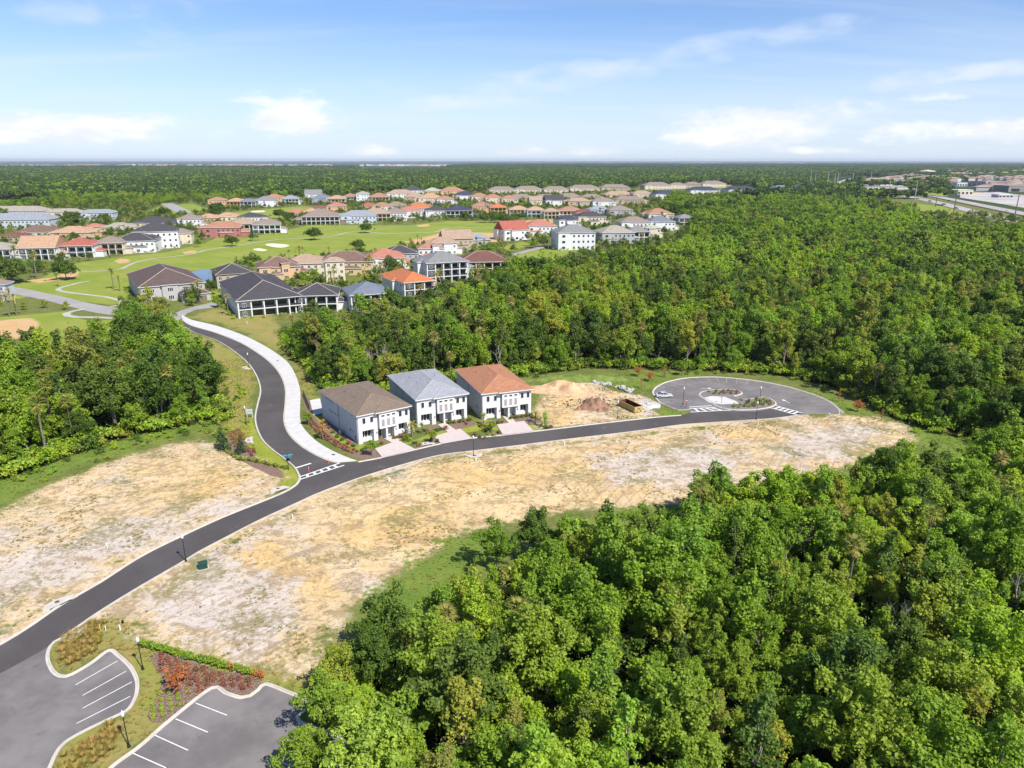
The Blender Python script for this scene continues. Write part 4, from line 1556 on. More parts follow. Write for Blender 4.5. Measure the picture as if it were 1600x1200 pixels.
scatter('horizon_forest', 'far', np.stack([X, Y, 0 * X, rng.choice([2, 3, 6], len(X)), 1.3 + .5 * rng.rand(len(X)), rng.rand(len(X)) * 6.28], -1), label='thin dark line of woods at the horizon', cat='forest')

# ---- undergrowth along the wood edges
X, Y = jgrid(-260, 300, 45, 330, 1.9, rng)
ok, _, _ = in_view(X, Y, 1, 60, 60)
X, Y = X[ok], Y[ok]
e1, e2, e3 = sdist(X, Y, F_LOW), sdist(X, Y, F_MID), sdist(X, Y, F_LEFT)
e = np.maximum(np.maximum(e1, e2), e3)
p_ = np.where((e > -1.5) & (e < 6), .8, np.where((e > -5) & (e <= -1.5), .10, np.where((e >= 6) & (Y < 215), .32, 0)))
p_ = np.where((e3 > -9) & (e3 < -1) & (X < -60), .30, p_)
clr_ = sdist(X, Y, CLEAR_MID)
p_ = np.where(clr_ > 0, .25, p_)
for rl in roadline:
    p_ = np.where(line_dist(X, Y, rl) < 1.6, 0, p_)
p_ = np.where(sdist(X, Y, lot_poly) > -1.5, 0, p_)
p_ = np.where(sdist(X, Y, kb2 + L7('1900,900 1900,1300 300,1300')) > -.5, 0, p_)
kp = rng.rand(len(X)) < p_
X, Y, e_ = X[kp], Y[kp], e[kp]
scatter('undergrowth', 'bush', np.stack([X, Y, 0 * X, rng.choice([0, 0, 1, 2, 3], len(X)), np.where(e_ > 6, rng.uniform(1.0, 1.5, len(X)), np.where(e_ > -1, rng.uniform(.8, 1.8, len(X)), rng.uniform(.3, .8, len(X)))), rng.rand(len(X)) * 6.28], -1), label='leafy undergrowth along the edges of the woods', cat='undergrowth')

# ---- weeds and clods on the open ground
X, Y = jgrid(-125, 160, 60, 225, .62, rng, .5)
ok, _, _ = in_view(X, Y, 0, 30, 40)
X, Y = X[ok], Y[ok]
sandv = wmax(X, Y, [(SAND1, 5), (SAND2, 5), (SAND3, 3)])
lush = wmax(X, Y, LUSH)
dry = wmax(X, Y, DRY)
pn = vnoise(X, Y, 9, 51) * .55 + vnoise(X, Y, 2.4, 52) * .45
p_ = np.where(sandv > .5, np.clip((pn - .56) * 2.2, 0, .55), 0) + .35 * (lush > .5) + .40 * (dry > .5) * (sandv < .5)
for rl in roadline:
    p_ = np.where(line_dist(X, Y, rl) < .6, 0, p_)
bad = (sdist(X, Y, st_n1 + corner_w[::-1][1:] + L('500,733 530,723.5 545,722.5') + st_n2 + L('1077,645 1256,645') + st_s[::-1] + L('60,1020 -160,1140')) > -.3) | (sdist(X, Y, west) > -.3) | (sdist(X, Y, lot_poly) > -.3)
bad |= (sdist(X, Y, spline(ln_w, 3) + L('500,735') + spline(wk_e, 3)[::-1]) > -.3) | (sdist(X, Y, kb2 + L7('1900,900 1900,1300 300,1300')) > -.3)
bad |= np.maximum(np.maximum(sdist(X, Y, F_LOW), sdist(X, Y, F_MID)), sdist(X, Y, F_LEFT)) > 4
kp = (rng.rand(len(X)) < p_) & ~bad
Xt, Yt = X[kp], Y[kp]
lt, dt, stt = lush[kp], dry[kp], sandv[kp]
Zt = height_fn(Xt, Yt, stt)
ix = np.where(lt > .5, rng.choice([0, 2, 0], len(Xt)), np.where((dt > .5) & (stt < .5), rng.choice([0, 1, 1], len(Xt)), rng.choice([1, 2, 2, 1, 0], len(Xt))))
scatter('weeds', 'tuft', np.stack([Xt, Yt, Zt, ix, rng.uniform(.6, 1.3, len(Xt)), rng.rand(len(Xt)) * 6.28], -1), label='tufts of weed and thin grass over the sand lots', cat='weeds')
kp = (sandv > .6) & ~bad & (rng.rand(len(X)) < np.clip((vnoise(X, Y, 12, 53) * .6 + vnoise(X, Y, 3, 54) * .4 - .52) * .8, .004, .3))
Xc, Yc = X[kp], Y[kp]
scatter('clods', 'clod', np.stack([Xc, Yc, height_fn(Xc, Yc, sandv[kp]), rng.choice([0, 0, 1], len(Xc)), .05 + .13 * rng.rand(len(Xc)) ** 2, rng.rand(len(Xc)) * 6.28], -1), label='scattered clods of earth and debris on the sand', cat='clods')
# ================================================================ buildings
def roof_mat(name, col, tile=.35, var=.18):
    if name in MATS:
        return MATS[name]
    col = tuple(c_ * KA for c_ in col)
    m, t, b = nodes(name)
    lk = m.node_tree.links
    geo_ = t.n('ShaderNodeNewGeometry')
    pos_ = geo_.outputs['Position']
    tcn = t.n('ShaderNodeTexCoord').outputs['Object']
    br = t.n('ShaderNodeTexBrick', i={'Vector': tcn, 'Color1': (*[c_ * (1 - var) for c_ in col], 1), 'Color2': (*[min(1, c_ * (1 + var)) for c_ in col], 1),
                                       'Mortar': (*[c_ * .6 for c_ in col], 1), 'Scale': 1.0, 'Mortar Size': .02, 'Brick Width': tile * 2.2, 'Row Height': tile})
    c_ = t.mix(t.m('MULTIPLY', t.step(t.noise(pos_, .5, 6, .66), .4, .7), .40), br.outputs['Color'], tuple(x * .66 for x in col))
    c_ = t.mix(t.m('MULTIPLY', t.step(t.noise(pos_, 2.2, 5, .7), .45, .75), .35), c_, tuple(min(1, x * 1.45) for x in col))
    lk.new(c_, b.inputs['Base Color'])
    b.inputs['Roughness'].default_value = .85
    b.inputs['Specular IOR Level'].default_value = .2
    lk.new(t.n('ShaderNodeBump', i={'Strength': .5, 'Distance': .04, 'Height': br.outputs['Fac']}).outputs[0], b.inputs['Normal'])
    MATS[name] = m
    return m


RC = {
    'brown': (0.20, 0.125, 0.095), 'dark': (0.075, 0.070, 0.078), 'greytan': (0.36, 0.32, 0.27), 'tan': (0.40, 0.285, 0.205), 'darkred': (0.185, 0.085, 0.070),
    'terracotta': (0.40, 0.205, 0.135), 'peachy': (0.48, 0.30, 0.195), 'salmon': (0.45, 0.19, 0.135), 'orange': (0.52, 0.180, 0.075), 'red': (0.40, 0.125, 0.090),
    'grey': (0.235, 0.235, 0.235), 'slate': (0.175, 0.20, 0.25), 'navy': (0.055, 0.060, 0.10), 'taupe': (0.275, 0.215, 0.185), 'maroon': (0.24, 0.085, 0.075),
    'palegreen': (0.40, 0.42, 0.30), 'bluegrey': (0.29, 0.31, 0.345),
    'umber': (0.125, 0.088, 0.080),
    'rustorange': (0.44, 0.205, 0.115), 'shingle': (0.225, 0.170, 0.130), 'lightgrey': (0.34, 0.35, 0.375),
}
WC = {'white': (0.74, 0.74, 0.74), 'cream': (0.68, 0.60, 0.46), 'tan': (0.46, 0.38, 0.28), 'stone': (0.46, 0.44, 0.43), 'yellow': (0.62, 0.46, 0.22), 'peach': (0.66, 0.42, 0.24),
      'grey': (0.42, 0.43, 0.44), 'darkgrey': (0.16, 0.165, 0.18), 'lightblue': (0.55, 0.59, 0.65), 'crimson': (0.40, 0.165, 0.15), 'blue': (0.34, 0.37, 0.42), 'brownstone': (0.28, 0.21, 0.16), 'pink': (0.60, 0.38, 0.33)}
M_GLASS = mat('window_glass', (0.035, 0.045, 0.055), .12, .1, 1, spec=.6)
M_TRIM = mat('white_trim', (0.80, 0.80, 0.79), .6, .03)
M_DARKM = mat('dark_metal', (0.035, 0.035, 0.04), .5, .1)
M_DOOR = mat('dark_door', (0.13, 0.085, 0.06), .6, .1)
M_GAR = mat('garage_door', (0.20, 0.17, 0.15), .6, .1)
M_RIDGE = mat('ridge_tiles', (0.48, 0.40, 0.34), .8, .1)


def stucco(k):
    return mat(k + '_stucco', WC[k], .85, .05, .6, bump=.006, dirt=(*[c_ * .72 for c_ in WC[k]], .22))


def hip(mb_, x0, y0, x1, y1, z, rise=None, oh=.55, pitch=.34, gable=None, th=.22):
    """hipped (or gabled) roof volume with eaves and soffit; returns its ridge and hip lines"""
    x0, y0, x1, y1 = x0 - oh, y0 - oh, x1 + oh, y1 + oh
    w_, d_ = x1 - x0, y1 - y0
    h = rise if rise is not None else pitch * min(w_, d_) / 2
    if w_ >= d_:
        q = d_ / 2
        a, b_ = (x0 + (0 if gable else q), y0 + q, z + h), (x1 - (0 if gable else q), y0 + q, z + h)
    else:
        q = w_ / 2
        a, b_ = (x0 + q, y0 + (0 if gable else q), z + h), (x0 + q, y1 - (0 if gable else q), z + h)
    c = [(x0, y0, z), (x1, y0, z), (x1, y1, z), (x0, y1, z)]
    if w_ >= d_:
        fs = [(c[0], c[1], b_, a), (c[1], c[2], b_), (c[2], c[3], a, b_), (c[3], c[0], a)]
        lines = [(a, b_), (c[0], a), (c[3], a), (c[1], b_), (c[2], b_)]
    else:
        fs = [(c[0], c[1], a), (c[1], c[2], b_, a), (c[2], c[3], b_), (c[3], c[0], a, b_)]
        lines = [(a, b_), (c[0], a), (c[1], a), (c[2], b_), (c[3], b_)]
    for f in fs:
        mb_.quad(*f)
    lo = [(p[0], p[1], z - th) for p in c]
    for i in range(4):
        mb_.quad(lo[i], lo[(i + 1) % 4], c[(i + 1) % 4], c[i], m=1)
    mb_.quad(*lo[::-1], m=1)
    return lines


_cache = {}


def unit_box(name, m_):
    """a 1 x 1 x 1 block (centre x, front face at y=0, base z) shared by alike pieces"""
    k = (name, m_.name)
    if k not in _cache:
        mb_ = MB()
        mb_.box(-.5, 0, 0, .5, 1, 1)
        _cache[k] = mb_.mesh(name, m_)
    return _cache[k]


def piece(name, m_, parent, x, y, z, w_, t_, h, rz=0.0):
    o_ = obj(name, unit_box(name, m_), parent, (x, y, z), rz)
    o_.scale = (w_, t_, h)
    return o_


def window(parent, x, y, z, w_, h, rz=0.0, frame=True, panes=1, fm=None):
    """window standing proud of a wall; rz turns its face (0 = facing -y)"""
    n = Vector((math.sin(rz), -math.cos(rz), 0))       # outward
    if not frame:
        return piece('window', M_GLASS, parent, x + n.x * .04, y + n.y * .04, z, w_, .08, h, rz)
    key = ('winf', round(w_, 2), round(h, 2), panes, (fm or M_TRIM).name)
    if key not in _cache:
        a = MB()
        f = .09
        a.box(-w_ / 2 - f, -.07, -f, w_ / 2 + f, .03, 0)
        a.box(-w_ / 2 - f, -.07, h, w_ / 2 + f, .03, h + f)
        a.box(-w_ / 2 - f, -.07, 0, -w_ / 2, .03, h)
        a.box(w_ / 2, -.07, 0, w_ / 2 + f, .03, h)
        for k in range(1, panes):
            xx = -w_ / 2 + w_ * k / panes
            a.box(xx - .06, -.065, 0, xx + .06, .03, h)
        b_ = MB()
        b_.quad((-w_ / 2, -.03, 0), (w_ / 2, -.03, 0), (w_ / 2, -.03, h), (-w_ / 2, -.03, h))
        _cache[key] = (a.mesh('window', fm or M_TRIM), b_.mesh('pane', M_GLASS))
    o_ = obj('window', _cache[key][0], parent, (x, y, z), rz)
    obj('pane', _cache[key][1], o_)
    return o_


# ---- the three new white houses
def new_house(x, y, ang, roofc, label, side):
    ca, sa = math.cos(R(ang)), math.sin(R(ang))
    W_, D_ = 12.9, 22.6
    x0, y0 = x + .5 * ca - .5 * sa, y + .5 * sa + .5 * ca
    r_ = empty('new_house', (x0, y0, 0), R(ang), label=label, cat='house', group='new white two-storey houses on the curved street')
    wm_ = stucco('white')
    wl = mat(side + '_wall_shade', (0.55, 0.60, 0.66) if side == 'blue' else (0.50, 0.53, 0.53), .85, .05, .6)  # white side wall, its cool shade painted into the base colour
    H = 6.9
    b_ = MB()
    b_.box(0.02, 1.4, 0, W_ - .02, D_, H)
    b_.box(0, 0, 3.0, 4.75, 1.4, H)
    b_.box(9.65, -.30, 3.0, W_, 1.4, H)
    b_.box(0, 0, -.1, .95, 1.398, 3.0)
    b_.box(3.75, 0.02, -.1, 4.75, 1.398, 3.0)
    b_.box(8.75, -.28, -.1, 9.9, 1.398, 3.0)
    b_.box(12.15, -.28, -.1, W_ - .003, 1.398, 3.0)
    # planter walls under the ground-floor windows
    b_.box(.95, .9, 0, 3.75, 1.39, .75)
    b_.box(9.9, .8, 0, 12.15, 1.39, .75)
    b_.build('wall', wm_, r_)
    e_ = MB()
    e_.box(4.95, -.75, 2.9, 9.45, 1.38, 6.75)
    e_.build('entry_bay', wm_, r_)
    s_ = MB()
    s_.box(-.035, .12, 0, .0, D_ - .05, H - .02)
    s_.build('side_wall', wl, r_)
    k = MB()
    k.box(-.022, D_ + .001, 0, W_ + .02, D_ + .03, H - .05)
    k.build('rear_wall', wm_, r_)
    rm = roof_mat(roofc + '_shingles', RC[roofc], .32, .13)
    f_ = MB()
    lines = hip(f_, 0, 0, W_, D_, H + .15, pitch=.335, oh=.5, th=.2)
    rf = f_.build('roof', [rm, M_TRIM], r_)
    f2 = MB()
    l2 = hip(f2, 4.3, -.75, W_ - .05, 6.5, H + .19, pitch=.30, oh=.42, th=.2)
    f2.build('front_roof', [rm, M_TRIM], r_)
    cap = mat(roofc + '_ridge', tuple(min(1, c_ * 1.35) for c_ in RC[roofc]), .85, .1)
    for a, c_ in lines + l2[1:2] + l2[3:4]:
        q = MB()
        q.tube([a, c_], .07, 5)
        q.build('ridge_cap', cap, rf)
    # roof vents
    for vx, vy, vz in ((3.2, 9, H + 1.15), (9.6, 13.5, H + 1.2), (3.0, 14.5, H + 1.1), (9.0, 18, H + 1.3)):
        q = MB()
        q.tube([(vx, vy, vz), (vx, vy, vz + .45)], .09, 6)
        q.build('vent_pipe', M_DARKM, rf)
    # upstairs windows
    for wx in (1.45, 3.35):
        window(r_, wx, -.004, 4.75, .72, 1.35)
    for wx in (10.45, 12.05):
        window(r_, wx, -.304, 4.75, .72, 1.35)
    for wx in (5.85, 7.2, 8.55):
        window(r_, wx, -.754, 5.75, .80, .42)
        lt = MB()
        lt.box(wx - .36, -.80, 3.45, wx + .36, -.753, 5.15)
        lp = lt.build('lattice_panel', mat('panel_back', (0.52, 0.50, 0.49), .7), r_)
        for i in range(6):
            q = MB()
            zz = 3.50 + i * .275
            q.box(wx - .34, -.84, zz, wx + .34, -.802, zz + .13)
            q.build('slat', mat('panel_slat', (0.33, 0.27, 0.255) if roofc != 'rustorange' else (0.55, 0.42, 0.38), .7), lp)
    # ground floor: triple windows, doors
    window(r_, 2.35, 1.395, .95, 2.3, 1.65, panes=3)
    window(r_, 11.03, 1.395, .95, 2.0, 1.65, panes=3)
    piece('door', M_DOOR, r_, 5.65, 1.33, .05, 1.0, .06, 2.3)
    piece('door', M_TRIM, r_, 7.75, 1.33, .05, 1.2, .06, 2.3)
    window(r_, 7.75, 1.30, 1.95, .6, .3)
    dv = MB()
    dv.box(6.55, -.6, 0, 6.95, 1.39, 2.895)
    dv.build('porch_pier', wm_, r_)
    for wx, wy in ((4.45, 0.0), (9.2, -.29)):
        q = MB()
        q.lathe([(.05, 0), (.09, .05), (.09, .38), (.03, .46)], 6)
        q.build('wall_lantern', M_DARKM, r_, loc=(wx, wy - .12, 1.75))
    piece('soffit_panel', mat('timber_soffit', (0.30, 0.26, 0.24), .8), r_, 2.35, 1.05, 2.62, 2.78, .05, .36)
    piece('soffit_panel', mat('timber_soffit', (0.30, 0.26, 0.24), .8), r_, 11.03, .95, 2.62, 2.22, .05, .36)
    # side wall towards the camera
    for i in range(4):
        window(r_, -.036, 14.4 + i * 1.35, 5.95, .62, .38, R(-90), fm=wl)
    for i in range(5):
        window(r_, -.036, 12.1 + i * 1.32, 3.3, .60, .34, R(-90), fm=wl)
    window(r_, -.036, 4.6, 2.0, .9, .45, R(-90), fm=wl)
    window(r_, -.036, 3.1, 2.0, .45, .45, R(-90), fm=wl)
    window(r_, -.036, 3.2, 6.05, .4, .3, R(-90), fm=wl)
    q = MB()
    q.tube([(-.10, 11.3, 0), (-.10, 11.3, H - .2)], .055, 5)
    q.build('downpipe', mat('grey_pipe', (0.30, 0.32, 0.34), .6), r_)
    q = MB()
    q.tube([(-.09, .35, 0), (-.09, .35, H - .2)], .05, 5)
    q.build('downpipe', M_TRIM, r_)
    q = MB()
    q.tube([(4.85, -.09, 2.2), (4.85, -.09, H - .2)], .05, 5)
    q.build('downpipe', mat('grey_pipe', (0.30, 0.32, 0.34), .6), r_)
    piece('meter_box', mat('blue_grey_box', (0.14, 0.19, 0.25), .6), r_, -.04, 1.9, .4, .7, .16, 1.2, R(-90))
    # ground-floor piping and air conditioner by the side
    q = MB()
    q.box(-1.3, 8.2, 0, -.5, 9.0, .85)
    q.box(-1.25, 8.25, .85, -.55, 8.95, .87)
    q.build('air_conditioner', mat('ac_grey', (0.25, 0.26, 0.26), .6), r_)
    return r_


h1 = new_house(-35.06, 150.45, 35.3, 'shingle', 'white two-storey house with brown shingle roof on the corner by the lane', 'blue')
h2 = new_house(-23.2, 161.6, 26.2, 'lightgrey', 'white two-storey house with pale grey shingle roof between brown and orange roofed neighbours', 'grey')
h3 = new_house(-7.6, 166.4, 20.8, 'rustorange', 'white two-storey house with rust orange shingle roof next to the dirt heaps', 'green')

# drives of pink-grey pavers
pm_, t, b = nodes('driveway_pavers')
tcn = t.n('ShaderNodeNewGeometry').outputs['Position']
brk = t.n('ShaderNodeTexBrick', i={'Vector': tcn, 'Color1': (0.46, 0.39, 0.365, 1), 'Color2': (0.54, 0.47, 0.44, 1), 'Mortar': (0.35, 0.28, 0.26, 1), 'Scale': 1.0, 'Mortar Size': .012, 'Brick Width': .30, 'Row Height': .20})
pc = t.mix(t.m('MULTIPLY', t.step(t.noise(tcn, .8, 5, .65), .45, .7), .35), brk.outputs['Color'], (0.41, 0.33, 0.30))
pm_.node_tree.links.new(pc, b.inputs['Base Color'])
b.inputs['Roughness'].default_value = .85
for i, (p, lb) in enumerate((('586,702 622,688.5 649,702.5 598,716.5', 'brown roofed'), ('678,682.5 719,670.5 738.5,686 690,694.5', 'grey roofed'), ('776,664 819,658.5 834.5,674.5 786,680.5', 'orange roofed'))):
    sheet('driveway', L(p), .155, pm_, kind='structure', label='pinkish paved driveway of the %s white house' % lb)
for i, p in enumerate(('612,692 626,687 608,682 600,686', '684,664 696,661 712,672.5 700,676', '785,651 796,649.5 806,660 795,661.5')):
    sheet('front_path', L(p), .135, pm_, kind='structure', label='short paved path leading to a front door')
sheet('patio', L('484,626 500,623 505,646 490,650'), .14, M_WALK, kind='structure', label='pale concrete patio behind the corner house')


# ---- houses of the older neighbourhood
HOUSES = []          # footprints, to keep trees out


def house(l, r, by, ang, ratio, st, roofc, wallc, label, flags='', name='house', cat='house', group=None, hmul=1.0):
    rng_ = random.Random(int(l * 7 + r * 13 + by * 3))
    a_ = R(ang)
    if by < 415:
        l, r = l - (r - l) * .06, r + (r - l) * .06
    u_, v_ = Vector((math.cos(a_), math.sin(a_), 0)), Vector((-math.sin(a_), math.cos(a_), 0))
    cx_, cy_, w_ = (l + r) / 2, by, (r - l) / FPX * px_of(*g((l + r) / 2, by)[:2])[2] * .7
    for _ in range(30):
        P0 = g(cx_, cy_)
        cs = [px_of(*(P0 + u_ * (w_ * i) + v_ * (w_ * ratio * j))[:2]) for i in (0, 1) for j in (0, 1)]
        x0_, x1_, y1_ = min(q[0] for q in cs), max(q[0] for q in cs), max(q[1] for q in cs)
        w_ *= ((r - l) / (x1_ - x0_)) ** .8
        cx_ += ((l - x0_) + (r - x1_)) / 2 * .8
        cy_ += (by - y1_) * .8
    d_ = w_ * ratio
    st_h = 3.35 * hmul
    H = st * st_h
    org = g(cx_, cy_)
    left_seen = (u_.dot(Vector((org.x, org.y, 0))) > 0)
    root = empty(name, (org.x, org.y, 0), a_, label=label, cat=cat, group=group)
    HOUSES.append((org.x, org.y, a_, w_, d_))
    wm_ = stucco(wallc)
    rm = roof_mat(roofc + '_tiles', RC[roofc], .42)
    near_ = org.y < 520
    wb, rb = MB(), MB()
    lines = []
    pd = 2.6 if 'porch' in flags else 0.0
    wb.box(0, pd, 0, w_, d_, H)
    gab = 'gable' in flags
    lines += hip(rb, 0, 0, w_, d_, H + .1, pitch=.42 if not gab else .62, gable=gab, oh=.6)
    if gab:
        zz = H + .1 + .62 * (min(w_, d_) / 2) - .4
        if w_ >= d_:
            for xx in (.05, w_ - .05):
                wb.quad((xx, .1, H), (xx, d_ - .1, H), (xx, d_ / 2, zz))
        else:
            wb.quad((.1, .05, H), (w_ - .1, .05, H), (w_ / 2, .05, zz))
    # secondary volumes give the broken-up roof outlines
    vols = []
    if 'plain' not in flags:
        if 'garage' in flags:
            vols.append((w_ * .58, -w_ * .30, w_ * 1.02, .3, st_h * .95))
            vols.append((w_ * .33, -1.0, w_ * .58, 3, H + .35))
        else:
            if not pd:
                u = rng_.uniform(.08, .5)
                vols.append((w_ * u, -rng_.uniform(1.2, 2.4), w_ * (u + rng_.uniform(.3, .42)), d_ * .5, H - (.05 if rng_.random() < .5 else st_h * .95)))
            if rng_.random() < .75:
                sx = rng_.uniform(.6, .85)
                vols.append((w_ * .9, d_ * .25, w_ * 1.0 + w_ * .22, d_ * sx, max(H - st_h, st_h * .95)))
            if rng_.random() < .5 and ang >= 0:
                vols.append((-w_ * .12, d_ * .35, w_ * .2, d_ * .8, H - .25))
    if w_ > 19 and 'garage' not in flags:
        # long fronts break forward and step in height
        vols.append((w_ * .02, -.9 if not pd else pd + .5, w_ * .30, d_ * .6, H + .45))
        vols.append((w_ * .62, d_ * .3, w_ * .97, d_ * 1.10, H + .7))
    if 'tower' in flags:
        vols.append((w_ * .55, -1.4, w_ * .55 + 4.2, 3, H + 2.2))
    for (a, b1, c_, d1, hh) in vols:
        wb.box(a, b1, 0, c_, d1, hh)
        lines += hip(rb, a, b1, c_, d1, hh + .06, pitch=.42, oh=.5)[1:]
    wb.build('wall', wm_, root)
    ro = rb.build('roof', [rm, M_TRIM if wallc != 'tan' else mat('tan_trim', (0.5, 0.42, 0.33), .7)], root)
    if near_:
        for a, b1 in lines[:9]:
            q = MB()
            q.tube([a, b1], .13, 4)
            q.build('ridge_cap', M_RIDGE if roofc in ('brown', 'dark', 'darkred', 'maroon', 'umber') else mat(roofc + '_ridge', tuple(min(1, c_ * 1.2) for c_ in RC[roofc]), .85), ro)
    if pd:
        n = max(2, int(round(w_ / 4.8)))
        if n >= 3:
            wb.box(.01, .02, 0, w_ / n, pd + .1, H - .01)
        ck = stucco(wallc if wallc in ('white', 'cream', 'peach', 'yellow') else 'white')
        for i in range(n + 1):
            xx = .3 + (w_ - .6) * i / n
            piece('column', ck, root, xx, .05, 0, .5, .45, H - .12)
        for s_ in range(1, st + 1):
            zz = s_ * st_h - .35
            piece('balcony_slab', ck, root, w_ / 2, .02, zz, w_ - .05, pd, .34 if s_ < st else .30)
            if near_ and s_ < st:
                piece('railing', M_DARKM, root, w_ / 2, .20, zz + .36, w_ - .6, .05, .9)
        for s_ in range(st):
            for i in range(n):
                xx = .3 + (w_ - .6) * (i + .5) / n
                if i == 0 and n >= 3:
                    window(root, w_ / n / 2, .02, s_ * st_h + 1.0, 1.4, 1.5, frame=near_, panes=2)
                    continue
                window(root, xx, pd, s_ * st_h + .15, (w_ - .6) / n - .9, 2.35, frame=False)
    else:
        n = max(2, int(round(w_ / 3.6)))
        for s_ in range(st):
            for i in range(n):
                xx = w_ * (i + .5) / n
                if any(a - .6 < xx < c_ + .6 for (a, b1, c_, d1, hh) in vols if b1 < 0 and hh > s_ * st_h + 2):
                    continue
                window(root, xx, 0, s_ * st_h + 1.0, 1.3, 1.45, frame=near_, panes=2)
    for (a, b1, c_, d1, hh) in vols:
        if b1 < 0:
            if 'garage' in flags and hh < st_h:
                piece('garage_door', M_GAR, root, (a + c_) / 2, b1 - .05, .05, (c_ - a) * .74, .08, 2.4)
                continue
            for s_ in range(max(1, int(hh / st_h))):
                window(root, (a + c_) / 2, b1, s_ * st_h + .9, min(2.2, (c_ - a) * .5), 1.7, frame=near_, panes=3)
    sx, rz_ = (0, R(-90)) if left_seen else (w_, R(90))
    if abs(ang) > 3:
        n = max(2, int(d_ / 4.2))
        for s_ in range(st):
            for i in range(n):
                yy = pd + (d_ - pd) * (i + .5) / n
                if any((a < 0 and left_seen) or (c_ > w_ and not left_seen) for (a, b1, c_, d1, hh) in vols if b1 - .5 < yy < d1 + .5):
                    continue
                if rng_.random() < .8:
                    window(root, sx, yy, s_ * st_h + 1.15, 1.0, 1.2, rz_, frame=near_)
    if 'chimney' in flags:
        q = MB()
        cx2, cy2 = w_ * .3, d_ * .45
        q.box(cx2, cy2, H, cx2 + 1.1, cy2 + .9, H + 3.4)
        q.box(cx2 - .12, cy2 - .12, H + 3.4, cx2 + 1.22, cy2 + 1.02, H + 3.6)
        q.build('chimney', stucco('white'), root)
    return root


